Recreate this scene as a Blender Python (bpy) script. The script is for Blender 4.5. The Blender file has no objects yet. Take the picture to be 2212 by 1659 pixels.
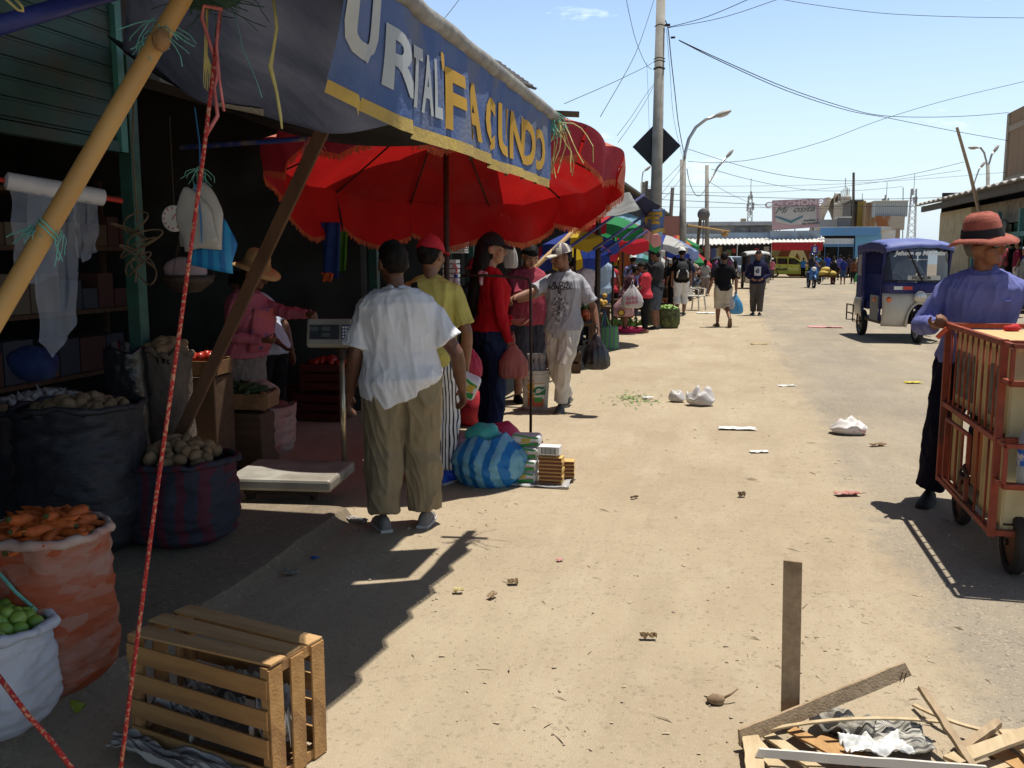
import bpy, bmesh, math, random
from mathutils import Vector, Matrix, noise
from mathutils.bvhtree import BVHTree
V=Vector; R=math.radians; pi=math.pi; sin=math.sin; cos=math.cos
rnd=random.Random(7)
scene=bpy.context.scene
COL=scene.collection
# ---------------------------------------------------------------- camera model (photo measured in 2212x1659 units)
F=2007.0; CX=1106.0; CY=829.5; H0=1.65; YAW=R(12.9); PIT=R(7.98)
CAM=V((0,0,H0))
cf=V((-sin(YAW)*cos(PIT),cos(YAW)*cos(PIT),-sin(PIT))); cr=V((cos(YAW),sin(YAW),0)); cu=cr.cross(cf)
def ray(px,py): return cf+cr*((px-CX)/F)+cu*((CY-py)/F)
def gp(px,py,z=0.0):
    d=ray(px,py); return CAM+d*((z-H0)/d.z)
def ad(px,py,d): return CAM+ray(px,py)*d
def aX(px,py,X):
    d=ray(px,py); return CAM+d*(X/d.x)
def aY(px,py,Y):
    d=ray(px,py); return CAM+d*(Y/d.y)
def proj(P):
    v=P-CAM; d=v.dot(cf); return CX+F*v.dot(cr)/d, CY-F*v.dot(cu)/d
def standing(px,ytop,yfoot,zg=0.0):
    g=gp(px,yfoot,zg); lo,hi=.3,3.5
    for _ in range(30):
        m=(lo+hi)/2
        if proj(g+V((0,0,m)))[1]>ytop: lo=m
        else: hi=m
    return g,lo
# ---------------------------------------------------------------- materials
MATS={}
def M(name,c1,c2=None,scale=6.,rough=.75,bump=.0,bscale=60.,stretch=(1,1,1),metal=0.,transl=0.,alpha=1.,pat=None,ramp=(.35,.65),spec=.3,axis='X',det=4.,c3=None,trn=0.,rot=(0,0,0)):
    if name in MATS: return MATS[name]
    m=bpy.data.materials.new(name); m.use_nodes=True; nt=m.node_tree; N=nt.nodes; L=nt.links
    b=N['Principled BSDF']; b.inputs['Roughness'].default_value=rough; b.inputs['Metallic'].default_value=metal
    b.inputs['Specular IOR Level'].default_value=spec
    c1=(*c1,1); b.inputs['Base Color'].default_value=c1
    tc=N.new('ShaderNodeTexCoord'); mp=N.new('ShaderNodeMapping'); mp.inputs['Scale'].default_value=stretch; mp.inputs['Rotation'].default_value=rot
    L.new(tc.outputs['Object'],mp.inputs['Vector'])
    def noi(s,d=det):
        n=N.new('ShaderNodeTexNoise'); n.inputs['Scale'].default_value=s; n.inputs['Detail'].default_value=d; L.new(mp.outputs[0],n.inputs['Vector']); return n
    colout=None
    if c2 is not None:
        c2=(*c2,1)
        if pat in('stripe','wood'):
            w=N.new('ShaderNodeTexWave'); w.bands_direction=axis; w.inputs['Scale'].default_value=scale
            w.inputs['Distortion'].default_value=.3 if pat=='stripe' else 4.; w.inputs['Detail'].default_value=2
            L.new(mp.outputs[0],w.inputs['Vector']); src=w.outputs['Fac']
        elif pat=='check':
            w=N.new('ShaderNodeTexChecker'); w.inputs['Scale'].default_value=scale; L.new(mp.outputs[0],w.inputs['Vector']); src=w.outputs['Fac']
        elif pat=='vor':
            w=N.new('ShaderNodeTexVoronoi'); w.inputs['Scale'].default_value=scale; L.new(mp.outputs[0],w.inputs['Vector'])
            sx=N.new('ShaderNodeSeparateColor'); L.new(w.outputs['Color'],sx.inputs[0]); src=sx.outputs[0]
        elif pat=='brick':
            w=N.new('ShaderNodeTexBrick'); w.inputs['Scale'].default_value=scale; w.inputs['Color1'].default_value=c1; w.inputs['Color2'].default_value=tuple(x*.8 for x in c1[:3])+(1,)
            w.inputs['Mortar'].default_value=c2; L.new(mp.outputs[0],w.inputs['Vector']); src=None; colout=w.outputs['Color']
        else: src=noi(scale).outputs['Fac']
        if src is not None:
            rp=N.new('ShaderNodeValToRGB'); rp.color_ramp.elements[0].position=ramp[0]; rp.color_ramp.elements[1].position=ramp[1]
            rp.color_ramp.elements[0].color=c1; rp.color_ramp.elements[1].color=c2
            if pat in('stripe','check'): rp.color_ramp.interpolation='LINEAR'
            L.new(src,rp.inputs[0]); colout=rp.outputs[0]
    if c3 is not None:   # dirt / wear blotches on top
        n=noi(2.7,6); r2=N.new('ShaderNodeMapRange'); r2.inputs[1].default_value=.5; r2.inputs[2].default_value=.72; L.new(n.outputs['Fac'],r2.inputs[0])
        mx=N.new('ShaderNodeMix'); mx.data_type='RGBA'; L.new(r2.outputs[0],mx.inputs[0])
        if colout: L.new(colout,mx.inputs[6])
        else: mx.inputs[6].default_value=c1
        mx.inputs[7].default_value=(*c3,1); colout=mx.outputs[2]
    if colout: L.new(colout,b.inputs['Base Color'])
    if bump:
        bn=noi(bscale,5); bp=N.new('ShaderNodeBump'); bp.inputs['Strength'].default_value=min(1,bump); bp.inputs['Distance'].default_value=.02
        L.new(bn.outputs['Fac'],bp.inputs['Height']); L.new(bp.outputs[0],b.inputs['Normal'])
    if trn: b.inputs['Transmission Weight'].default_value=trn
    if alpha<1: b.inputs['Alpha'].default_value=alpha
    if transl:
        t=N.new('ShaderNodeBsdfTranslucent'); ms=N.new('ShaderNodeMixShader'); ms.inputs[0].default_value=transl
        if colout: L.new(colout,t.inputs[0])
        else: t.inputs[0].default_value=c1
        L.new(b.outputs[0],ms.inputs[1]); L.new(t.outputs[0],ms.inputs[2]); L.new(ms.outputs[0],N['Material Output'].inputs[0])
    MATS[name]=m; return m
def cloth(c,k=.82,**kw):
    n='cloth_%02d%02d%02d'%tuple(int(x*99) for x in c)+str(sorted(kw.items()))[:40]
    a=dict(scale=9,rough=.9,bump=.25,bscale=160,spec=.1); a.update(kw)
    return M(n,c,tuple(x*k for x in c),**a)
SKIN=M('skin',(.23,.105,.058),(.17,.075,.04),scale=14,rough=.5,bump=.06,bscale=120,spec=.4)
SKIND=M('skin_dark',(.14,.062,.034),(.1,.043,.024),scale=14,rough=.5,bump=.1,bscale=90,spec=.4)
SKINL=M('skin_light',(.34,.175,.105),(.27,.13,.075),scale=14,rough=.5,bump=.06,bscale=120,spec=.4)
HAIR=M('hair_black',(.007,.005,.0045),(.014,.011,.009),scale=30,spec=.15,rough=.7,bump=.5,bscale=70,stretch=(1,1,.2))
WHITE=M('white_paint',(.72,.72,.7),(.6,.6,.57),scale=8,rough=.6)
BLACK=M('black_rubber',(.012,.012,.012),(.02,.019,.018),scale=10,rough=.7,bump=.1)
DARKM=M('dark_metal',(.03,.024,.02),(.055,.035,.025),scale=25,rough=.6,metal=.4,bump=.1)
STEEL=M('steel',(.5,.48,.44),(.38,.36,.33),scale=20,rough=.35,metal=.9)
EYEW=M('eye_white',(.6,.58,.55),rough=.3); EYED=M('eye_dark',(.01,.007,.005),rough=.2)
LIP=M('lips',(.2,.07,.055),rough=.5)
# ---------------------------------------------------------------- mesh builder
def frame(t,ref=None):
    t=t.normalized(); ref=ref or (V((0,0,1)) if abs(t.z)<.9 else V((0,1,0)))
    a=ref.cross(t).normalized(); return a,t.cross(a)
class MB:
    def __init__(s): s.v=[]; s.f=[]; s.m=[]; s.mi=0
    def add(s,vs,fs):
        o=len(s.v); s.v+=[V(x) for x in vs]; s.f+=[tuple(i+o for i in f) for f in fs]; s.m+=[s.mi]*len(fs); return s
    def box(s,c,sz,rot=None,taper=1.):
        c=V(c); x,y,z=[a/2 for a in sz]; vs=[]
        for k in(-1,1):
            t=taper if k>0 else 1.
            for i,j in((-1,-1),(1,-1),(1,1),(-1,1)):
                p=V((i*x*t,j*y*t,k*z)); vs.append(c+(rot@p if rot else p))
        return s.add(vs,[(3,2,1,0),(4,5,6,7),(0,1,5,4),(1,2,6,5),(2,3,7,6),(3,0,4,7)])
    def beam(s,a,b,w,h=None,up=None):
        a=V(a);b=V(b);h=h or w; x,y=frame(b-a,up); vs=[]
        for p in(a,b):
            for i,j in((-1,-1),(1,-1),(1,1),(-1,1)): vs.append(p+x*(i*w/2)+y*(j*h/2))
        return s.add(vs,[(3,2,1,0),(4,5,6,7),(0,1,5,4),(1,2,6,5),(2,3,7,6),(3,0,4,7)])
    def loft(s,rings,cap=True,closed=True):
        n=len(rings[0]); vs=[p for r in rings for p in r]; fs=[]
        for i in range(len(rings)-1):
            for j in range(n if closed else n-1):
                k=(j+1)%n; fs.append((i*n+j,i*n+k,(i+1)*n+k,(i+1)*n+j))
        if cap: fs.append(tuple(range(n-1,-1,-1))); fs.append(tuple((len(rings)-1)*n+j for j in range(n)))
        return s.add(vs,fs)
    def tube(s,pts,r,seg=8,cap=True,round_=False):
        pts=[V(p) for p in pts]; n=len(pts)
        rr=list(r) if isinstance(r,(list,tuple)) else [r]*n
        if round_:
            d0=(pts[0]-pts[1]).normalized(); d1=(pts[-1]-pts[-2]).normalized()
            pts=[pts[0]+d0*rr[0]*.95,pts[0]+d0*rr[0]*.6]+pts+[pts[-1]+d1*rr[-1]*.6,pts[-1]+d1*rr[-1]*.95]
            rr=[rr[0]*.3,rr[0]*.8]+rr+[rr[-1]*.8,rr[-1]*.3]; n=len(pts)
        t0=(pts[1]-pts[0]).normalized(); x,_=frame(t0); rings=[]
        for i in range(n):
            t=(pts[min(i+1,n-1)]-pts[max(i-1,0)])
            if t.length<1e-9: t=t0
            t=t.normalized(); x=(x-t*x.dot(t)).normalized(); y=t.cross(x)
            rings.append([pts[i]+x*(cos(2*pi*k/seg)*rr[i])+y*(sin(2*pi*k/seg)*rr[i]) for k in range(seg)])
        return s.loft(rings,cap)
    def ell(s,c,r,seg=12,rings=8,mat=None):
        c=V(c); r=(r,r,r) if not isinstance(r,(tuple,list)) else r; vs=[V((0,0,-r[2]))]
        for i in range(1,rings):
            a=-pi/2+pi*i/rings
            for k in range(seg): b=2*pi*k/seg; vs.append(V((cos(a)*cos(b)*r[0],cos(a)*sin(b)*r[1],sin(a)*r[2])))
        vs.append(V((0,0,r[2]))); fs=[]
        for k in range(seg):
            fs.append((0,1+(k+1)%seg,1+k))
            for i in range(rings-2):
                a=1+i*seg; fs.append((a+k,a+(k+1)%seg,a+seg+(k+1)%seg,a+seg+k))
            a=1+(rings-2)*seg; fs.append((a+k,a+(k+1)%seg,len(vs)-1))
        return s.add([c+(mat@v if mat else v) for v in vs],fs)
    def lathe(s,prof,seg=24,c=(0,0,0),mat=None,cap=True):
        c=V(c); rings=[]
        for r,z in prof:
            rg=[V((r*cos(2*pi*k/seg),r*sin(2*pi*k/seg),z)) for k in range(seg)]
            rings.append([c+(mat@p if mat else p) for p in rg])
        return s.loft(rings,cap)
    def prism(s,poly,o,ax,ay,th):
        o=V(o);ax=V(ax);ay=V(ay); n=ax.cross(ay).normalized()*th; k=len(poly)
        vs=[o+ax*p[0]+ay*p[1] for p in poly]; vs+=[v+n for v in vs]
        return s.add(vs,[tuple(range(k-1,-1,-1)),tuple(range(k,2*k))]+[(i,(i+1)%k,(i+1)%k+k,i+k) for i in range(k)])
    def grid(s,fn,nu,nv):
        vs=[fn(i/nu,j/nv) for j in range(nv+1) for i in range(nu+1)]
        return s.add(vs,[(j*(nu+1)+i,j*(nu+1)+i+1,(j+1)*(nu+1)+i+1,(j+1)*(nu+1)+i) for j in range(nv) for i in range(nu)])
    def xf(s,mat): s.v=[mat@v for v in s.v]; return s
    def mesh(s,name):
        me=bpy.data.meshes.new(name); me.from_pydata([tuple(v) for v in s.v],[],s.f)
        if any(s.m): me.polygons.foreach_set('material_index',s.m)
        me.update(); return me
def auto_smooth(me,smooth):
    if smooth is None: return
    if smooth is True: me.polygons.foreach_set('use_smooth',[True]*len(me.polygons))
    else:
        me.polygons.foreach_set('use_smooth',[True]*len(me.polygons))
        try: me.set_sharp_from_angle(angle=R(smooth))
        except Exception: pass
def obj(name,mb,mats,parent=None,smooth=None,bevel=0,solid=0,loc=None,fixn=True):
    me=mb if isinstance(mb,bpy.types.Mesh) else mb.mesh(name)
    if fixn and not isinstance(mb,bpy.types.Mesh):
        bm=bmesh.new(); bm.from_mesh(me); bmesh.ops.recalc_face_normals(bm,faces=bm.faces); bm.to_mesh(me); bm.free()
    auto_smooth(me,smooth)
    me.materials.clear()
    for m in (mats if isinstance(mats,(list,tuple)) else [mats]): me.materials.append(m)
    o=bpy.data.objects.new(name,me); COL.objects.link(o)
    if parent: o.parent=parent
    if loc is not None: o.location=loc
    if solid: md=o.modifiers.new('s','SOLIDIFY'); md.thickness=solid
    if bevel: md=o.modifiers.new('b','BEVEL'); md.width=bevel; md.segments=2; md.limit_method='ANGLE'
    return o
def tag(o,label,cat=None,group=None):
    o['label']=label
    if cat: o['category']=cat
    if group: o['group']=group
    return o
def thing(name,label,cat,loc=(0,0,0),rz=0,group=None,sc=1.):
    o=bpy.data.objects.new(name,None); COL.objects.link(o); o.location=loc; o.rotation_euler=(0,0,rz); o.scale=(sc,)*3
    o.empty_display_size=.1
    return tag(o,label,cat,group)
def struct(name,mb,m,**k):
    o=obj(name,mb,m,**k); o['kind']='structure'; return o
def center(mb):   # move builder to its own base point; returns that world point
    lo=V([min(v[i] for v in mb.v) for i in range(3)]); hi=V([max(v[i] for v in mb.v) for i in range(3)])
    b=V(((lo.x+hi.x)/2,(lo.y+hi.y)/2,lo.z)); mb.v=[v-b for v in mb.v]; return b
def solo(name,mb,m,label,cat,group=None,loc=None,**k):
    if loc is None: loc=center(mb)
    return tag(obj(name,mb,m,loc=loc,**k),label,cat,group)
def dup(o,loc=None,rz=None,label=None,sc=None):
    r=o.copy(); COL.objects.link(r)
    if loc is not None: r.location=loc
    if rz is not None: r.rotation_euler=(r.rotation_euler[0],r.rotation_euler[1],rz) if not isinstance(rz,(tuple,list)) else rz
    if label: r['label']=label
    if sc: r.scale=(sc,)*3 if not isinstance(sc,(tuple,list)) else sc
    for ch in list(o.children):
        c=ch.copy(); COL.objects.link(c); c.parent=r
        for g in ch.children: d=g.copy(); COL.objects.link(d); d.parent=c
    return r
def remesh(mb,vox,smooth=3,wr=None):
    me=mb.mesh('t'); o=bpy.data.objects.new('t',me); COL.objects.link(o)
    m=o.modifiers.new('r','REMESH'); m.mode='VOXEL'; m.voxel_size=vox; m.use_smooth_shade=True
    if smooth: s=o.modifiers.new('s','SMOOTH'); s.factor=.5; s.iterations=smooth
    dg=bpy.context.evaluated_depsgraph_get()
    me2=bpy.data.meshes.new_from_object(o.evaluated_get(dg)); bpy.data.objects.remove(o); bpy.data.meshes.remove(me)
    if wr:
        ns=[v.normal.copy() for v in me2.vertices]
        for v,n in zip(me2.vertices,ns): v.co=v.co+n*wr(v.co)
        me2.update()
    return me2
def folds(amp,seed,sx=9,sz=4,sk=.6):
    def f(p):
        q=V((p.x*sx+seed*7.1+p.z*sk*sx*.3,p.y*sx,p.z*sz-p.x*sk*sz+seed))
        a=noise.noise(q); b=noise.noise(q*2.3+V((5,5,5)))
        c=noise.noise(V((p.x*sx*2.4+p.z*4,p.y*sx*2.4,p.z*sz*1.7+seed*2))); r1=max(0,1-abs(a)*3.)**1.4; r2=max(0,1-abs(c)*3.2)**1.3
        return amp*(r1*1.2+r2*.6-.5+b*.35)
    return f
def text_mb(body,size=1.,bold=.0,shear=0.,cut=0.,align='CENTER',sx=1.):
    cu_=bpy.data.curves.new('t','FONT'); cu_.body=body; cu_.size=size; cu_.offset=bold; cu_.shear=shear; cu_.align_x=align; cu_.align_y='CENTER'; cu_.resolution_u=3
    o=bpy.data.objects.new('t',cu_); COL.objects.link(o); dg=bpy.context.evaluated_depsgraph_get()
    me=bpy.data.meshes.new_from_object(o.evaluated_get(dg)); bpy.data.objects.remove(o); bpy.data.curves.remove(cu_)
    bm=bmesh.new(); bm.from_mesh(me)
    for v in bm.verts: v.co.x*=sx
    if cut and bm.verts:
        for ax in(0,1):
            lo=min(v.co[ax] for v in bm.verts); hi=max(v.co[ax] for v in bm.verts); x=lo+cut
            while x<hi:
                no=V((1,0,0)) if ax==0 else V((0,1,0)); bmesh.ops.bisect_plane(bm,geom=bm.verts[:]+bm.edges[:]+bm.faces[:],plane_co=no*x,plane_no=no); x+=cut
    mb=MB(); bm.verts.index_update(); mb.add([v.co.copy() for v in bm.verts],[tuple(v.index for v in f.verts) for f in bm.faces]); bm.free(); bpy.data.meshes.remove(me)
    return mb
def place2d(mb,o,ax,ay):  # lay flat 2-D shapes into a plane
    o=V(o);ax=V(ax);ay=V(ay); n=ax.cross(ay)
    mb.v=[o+ax*v.x+ay*v.y+n*v.z for v in mb.v]; return mb
def poly_mb(polys,cut=0):
    mb=MB(); bm=bmesh.new()
    for p in polys: bm.faces.new([bm.verts.new((x,y,0)) for x,y in p])
    if cut:
        for ax in(0,1):
            lo=min(v.co[ax] for v in bm.verts); hi=max(v.co[ax] for v in bm.verts); x=lo+cut
            while x<hi:
                no=V((1,0,0)) if ax==0 else V((0,1,0)); bmesh.ops.bisect_plane(bm,geom=bm.verts[:]+bm.edges[:]+bm.faces[:],plane_co=no*x,plane_no=no); x+=cut
    bm.verts.index_update(); mb.add([v.co.copy() for v in bm.verts],[tuple(v.index for v in f.verts) for f in bm.faces]); bm.free(); return mb
def wrap(mb,target,d,off=.003):   # press flat marks onto a mesh surface along direction d
    bv=BVHTree.FromPolygons([v.co for v in target.vertices],[tuple(p.vertices) for p in target.polygons]); d=V(d).normalized()
    out=[]
    for v in mb.v:
        h=bv.ray_cast(v-d*.6,d)
        out.append(h[0]-d*off if h[0] is not None else v)
    mb.v=out; return mb
# ---------------------------------------------------------------- people
RINGS_M=[(.80,.10,.085,0),(.86,.158,.112,0),(.92,.168,.122,-.008),(1.0,.155,.108,.004),(1.08,.150,.104,.006),(1.18,.163,.110,.002),(1.28,.175,.116,-.002),(1.36,.168,.100,-.012),(1.405,.130,.078,-.018),(1.44,.075,.062,-.012)]
RINGS_F=[(.80,.11,.09,0),(.86,.168,.122,-.01),(.92,.172,.126,-.012),(1.0,.145,.104,.0),(1.08,.130,.095,.004),(1.18,.142,.108,.012),(1.28,.150,.122,.016),(1.36,.145,.095,-.006),(1.405,.115,.074,-.016),(1.44,.065,.055,-.012)]
def person(label,loc,yaw,H=1.7,vox=.012,sex='m',skin=None,group=None,fat=1.,belly=0.,lean=0.,side=0.,hp=0.,hy=0.,pose=None,
           top=None,sleeve='short',tloose=.018,hem=.84,collar=False,htilt=0.,bot=None,legs='pants',bloose=.02,shoe=None,shoem=None,sole=True,hair='short',hat=None,hatm=None,
           curl=.5,face=True,fing=True,seed=0,print_=None,hairm=None):
    skin=skin or SKIN; hairm=hairm or HAIR
    J=dict(sR=V((.168,-.012,1.345)),eR=V((.225,-.045,1.08)),wR=V((.24,.035,.85)),sL=V((-.168,-.012,1.345)),eL=V((-.225,-.045,1.08)),wL=V((-.24,.035,.85)),
           hR=V((.088,0,.89)),kR=V((.098,.02,.48)),aR=V((.10,-.02,.085)),hL=V((-.088,0,.89)),kL=V((-.098,.02,.48)),aL=V((-.10,-.02,.085)),
           tR=V((.22,.97,0)),tL=V((-.22,.97,0)),palmR=None,palmL=None,thR=V((-.2,1,.1)),thL=V((.2,1,.1)))
    Lm=Matrix.Rotation(-lean,3,'X')@Matrix.Rotation(side,3,'Y'); piv=V((0,0,.95))
    def up(p,k=None):
        if k is None: k=max(0,min(1,(p.z-.92)/.2))
        if k==0 or (lean==0 and side==0): return p.copy()
        return piv+(Matrix.Rotation(-lean*k,3,'X')@Matrix.Rotation(side*k,3,'Y'))@(p-piv)
    for k in('sR','sL','eR','eL','wR','wL'): J[k]=up(J[k],1)
    if sex=='f':
        for k in('sR','sL'): J[k].x*=.88
        for k in('eR','eL','wR','wL'): J[k].x*=.92
    if pose:
        for k,v in pose.items():
            if k[0]!='W' and k[0]!='E': J[k]=V(v)
        for s_ in'RL':
            if 'W'+s_ in pose:   # hand target in the world, elbow solved
                T=Matrix.Rotation(-yaw,3,'Z')@(V(pose['W'+s_])-V(loc))*(1.7/H); S=J['s'+s_]; l1,l2=.285,.255; d=T-S; D=min(d.length,l1+l2-.004); d=d.normalized(); T=S+d*D
                a=(l1*l1-l2*l2+D*D)/(2*D); hgt=math.sqrt(max(0,l1*l1-a*a)); hint=V(pose.get('E'+s_,(.5 if s_=='R' else -.5,-.6,-.6))); hint=(hint-d*hint.dot(d)).normalized()
                J['e'+s_]=S+d*a+hint*hgt; J['w'+s_]=T
    hm=Matrix.Translation(up(V((0,-.005,1.46)),1))@(Lm.to_4x4())@Matrix.Rotation(hy,4,'Z')@Matrix.Rotation(-hp,4,'X')@Matrix.Scale(1.08,4)
    def hd(x,y,z): return hm@V((x,y,z-1.46))
    rings0=RINGS_F if sex=='f' else RINGS_M
    def torso(mb,infl,zlo,zhi,flare=0,n=18,ht=0.):
        def at(z):
            for a,b in zip(rings0,rings0[1:]):
                if a[0]<=z<=b[0]:
                    t=(z-a[0])/(b[0]-a[0]); return [a[i]+(b[i]-a[i])*t for i in range(4)]
            return list(rings0[0] if z<rings0[0][0] else rings0[-1])
        zs=[zlo]+[r[0] for r in rings0 if zlo+.01<r[0]<zhi-.01]+[zhi]; rg=[]
        for z in zs:
            _,rx,ry,yo=at(z); bl=belly*max(0,1-abs(z-1.06)/.22); fl=flare*max(0,(1.08-z)/.2)
            rx=rx*fat+infl+bl*.3+fl; ry=ry*fat+infl+bl*.5+fl; yo+=bl*.5; r=[]
            for k in range(n):
                a=2*pi*k/n; ca,sa=cos(a),sin(a); q=(abs(ca)**2.5+abs(sa)**2.5)**(-1/2.5)
                r.append(up(V((ca*q*rx,yo+sa*q*ry,z+ht*ca*q*rx*max(0,1-(z-zlo)/.16)))))
            rg.append(r)
        mb.loft(rg)
    def armpts(s):
        S,E,W=J['s'+s],J['e'+s],J['w'+s]
        P=[S,S.lerp(E,.35),S.lerp(E,.75),E,E.lerp(W,.3),E.lerp(W,.65),W]
        k=1 if sex=='m' else .84
        return P,[r*k*(.5+.5*fat) for r in(.054,.050,.043,.040,.042,.035,.027)]
    def legpts(s):
        A,B,C=J['h'+s],J['k'+s],J['a'+s]
        return [A,A.lerp(B,.3),A.lerp(B,.7),B,B.lerp(C,.3),B.lerp(C,.65),C],[r*(.4+.6*fat) for r in(.092,.086,.068,.056,.058,.046,.036)]
    def part_of(P,r,t):  # first t (0..1) of the chain
        L=[0]
        for a,b in zip(P,P[1:]): L.append(L[-1]+(b-a).length)
        T=L[-1]*t; out=[];rr=[]
        for i,l in enumerate(L):
            if l<=T: out.append(P[i]); rr.append(r[i])
            else:
                k=(T-L[i-1])/(L[i]-L[i-1]); out.append(P[i-1].lerp(P[i],k)); rr.append(r[i-1]+(r[i]-r[i-1])*k); break
        return out,rr
    b=MB()
    # head
    def he(c,r,seg=14,rg=10): b.ell(hd(*c),r,seg,rg,hm.to_3x3())
    he((0,.012,1.600),(.072,.092,.105)); he((0,.040,1.545),(.058,.060,.072)); he((0,.07,1.508),(.030,.030,.026))
    if face:
        b.tube([hd(0,.092,1.60),hd(0,.112,1.572),hd(0,.118,1.558)],[.010,.014,.017],8,round_=True)
        he((.048,.062,1.565),(.022,.03,.028)); he((-.048,.062,1.565),(.022,.03,.028))
        b.tube([hd(-.05,.082,1.617),hd(0,.096,1.620),hd(.05,.082,1.617)],.013,8,round_=True)
        b.tube([hd(-.024,.088,1.533),hd(0,.098,1.536),hd(.024,.088,1.533)],.009,8,round_=True)
        for s in(1,-1): b.ell(hd(s*.076,.0,1.585),(.012,.024,.034),8,6,hm.to_3x3())
    b.tube([up(V((0,-.02,1.38)),1),up(V((0,-.012,1.45)),1),hd(0,.004,1.53)],[.062*fat,.054,.052],12)
    torso(b,-.016,.84,1.44)
    for s in'RL': b.tube([up(V((0,-.02,1.425)),1),J['s'+s]+V((0,0,.006))],[.052,.045],10)
    def hand(s):
        W=J['w'+s]; d=(W-J['e'+s]).normalized(); th=J['th'+s]; th=(th-d*th.dot(d)).normalized()
        pn=th.cross(d) if s=='R' else d.cross(th)     # palm normal
        sd=th; c=curl
        def rg(p,a,q): return [p+sd*(cos(2*pi*k/10)*a)+pn*(sin(2*pi*k/10)*q) for k in range(10)]
        b.loft([rg(W-d*.01,.026,.02),rg(W+d*.03,.034,.019),rg(W+d*.075,.041,.016),rg(W+d*.092,.036,.012)])
        if not fing:
            b.ell(W+d*.12+pn*c*.02,.035,8,6); return
        for i,(o,l) in enumerate(((.030,.070),(.010,.080),(-.010,.076),(-.029,.060))):
            p0=W+d*.085+sd*o; a1=c*.9+.05*i; a2=c*1.9
            d1=d*cos(a1)+pn*sin(a1); d2=d*cos(a2)+pn*sin(a2)
            p1=p0+d1*l*.5; b.tube([p0,p1,p1+d2*l*.5],[.0098,.0092,.0078],8,round_=True)
        t0=W+d*.025+sd*.026; t1=t0+(d*.7+sd*.75+pn*.25).normalized()*.042; t2=t1+(d*.9+pn*(.2+c*.6)+sd*.1).normalized()*.034
        b.tube([t0,t1,t2],[.015,.0115,.009],8,round_=True)
    for s in'RL':
        P,r=armpts(s); b.tube(P,r,10,round_=True); hand(s)
        if bot is None or legs!='pants':
            P,r=legpts(s); b.tube(P,r,12,round_=True)
        A=J['a'+s]; t=J['t'+s].normalized(); base=A-V((0,0,.06))
        sx=t.cross(V((0,0,1))).normalized(); upv=sx.cross(t).normalized()
        def foot(mb,g,n=10,A=A,t=t,sx=sx,upv=upv):
            rg=[]
            for d_,w,h in((-.075,.022,.05),(-.055,.034,.085),(.0,.038,.10),(.07,.045,.075),(.13,.047,.055),(.175,.036,.04),(.195,.014,.028)):
                rg.append([A-upv*.085+t*(d_*(1+g*2))+sx*(cos(2*pi*k/n)*(w+g))+upv*(max(-.02,sin(2*pi*k/n))*(h+g*.5)*.95 if sin(2*pi*k/n)>0 else sin(2*pi*k/n)*.004) for k in range(n)])
            mb.loft(rg)
        if shoem is None:
            foot(b,-.004)

        J['foot'+s]=foot
    me=remesh(b,vox,2)
    root=obj('person',me,skin,smooth=True); root.location=loc; root.rotation_euler=(0,0,yaw); root.scale=(H/1.7,)*3
    tag(root,label,'person',group)
    lo=min(v.co.z for v in me.vertices)
    def kid(name,mb,m,v=None,sm=2,wr=None,parent=None):
        me_=remesh(mb,v or vox,sm,wr) if isinstance(mb,MB) else mb
        return obj(name,me_,m,parent or root,smooth=True)
    # hair
    if hair:
        h=MB(); nz=.011
        def hv(p):
            q=(noise.noise(p*32+V((seed,0,0)))+.6*noise.noise(p*75+V((seed,3,0))))*nz; return q
        seg,rgn=32,24
        for i in range(1):
            vs=[];fs=[]
            m=MB(); m.ell((0,0,0),(.081,.101,.113),seg,rgn)
            for v in m.v:
                p=V((v.x,v.y+.008,v.z+1.602)); f=(p.y-.008)/.101
                line=1.64 if f>.55 else (1.615+.025*(f/.55) if f>.1 else max(1.54,1.615-(.1-f)*.11))
                if hair in('long','tied') and f<.1: line=1.50
                if p.z<line: p=V((p.x*.82,.012+(p.y-.012)*.82,max(p.z,1.53)))
                else: p=p+v.normalized()*hv(p)
                h.v.append(hd(*p))
            h.f=m.f; h.m=m.m
        if hair=='long':
            h.loft([[hd(cos(a)*w,yy+sin(a)*dd,z) for a in[2*pi*k/12 for k in range(12)]] for z,w,dd,yy in((1.67,.05,.04,-.05),(1.60,.095,.065,-.055),(1.50,.118,.07,-.065),(1.38,.125,.062,-.10),(1.24,.105,.05,-.13),(1.14,.07,.035,-.14),(1.07,.03,.02,-.14))])
        if hair=='tied':
            h.ell(hd(0,-.11,1.60),(.045,.045,.05)); h.tube([hd(0,-.12,1.58),hd(0,-.14,1.48),hd(0,-.13,1.36)],[.03,.025,.01],8)
        if hair=='braid':
            h.tube([hd(.03,-.08,1.54),hd(.05,-.03,1.44),hd(.06,.06,1.32),hd(.06,.09,1.2)],[.022,.02,.018,.01],8)
        mh=h.mesh('hair'); o=obj('hair',mh,hairm,root,smooth=True)
    if face and vox<.02:
        for s in(1,-1):
            e=MB(); e.ell(hd(s*.031,.0905,1.597),(.0125,.008,.0052),10,8,hm.to_3x3()); eo=obj('eye',e,EYEW,root,smooth=True)
            e=MB(); e.ell(hd(s*.031,.0975,1.597),(.0062,.004,.0052),8,6,hm.to_3x3()); obj('pupil',e,EYED,eo,smooth=True)
            e=MB(); e.tube([hd(s*.016,.101,1.621),hd(s*.035,.0975,1.626),hd(s*.054,.084,1.618)],[.004,.0055,.003],6); obj('eyebrow',e,HAIR,root,smooth=True)
        e=MB(); e.tube([hd(-.022,.093,1.535),hd(0,.104,1.536),hd(.022,.093,1.535)],[.003,.0075,.003],6); obj('mouth',e,LIP,root,smooth=True)
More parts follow.
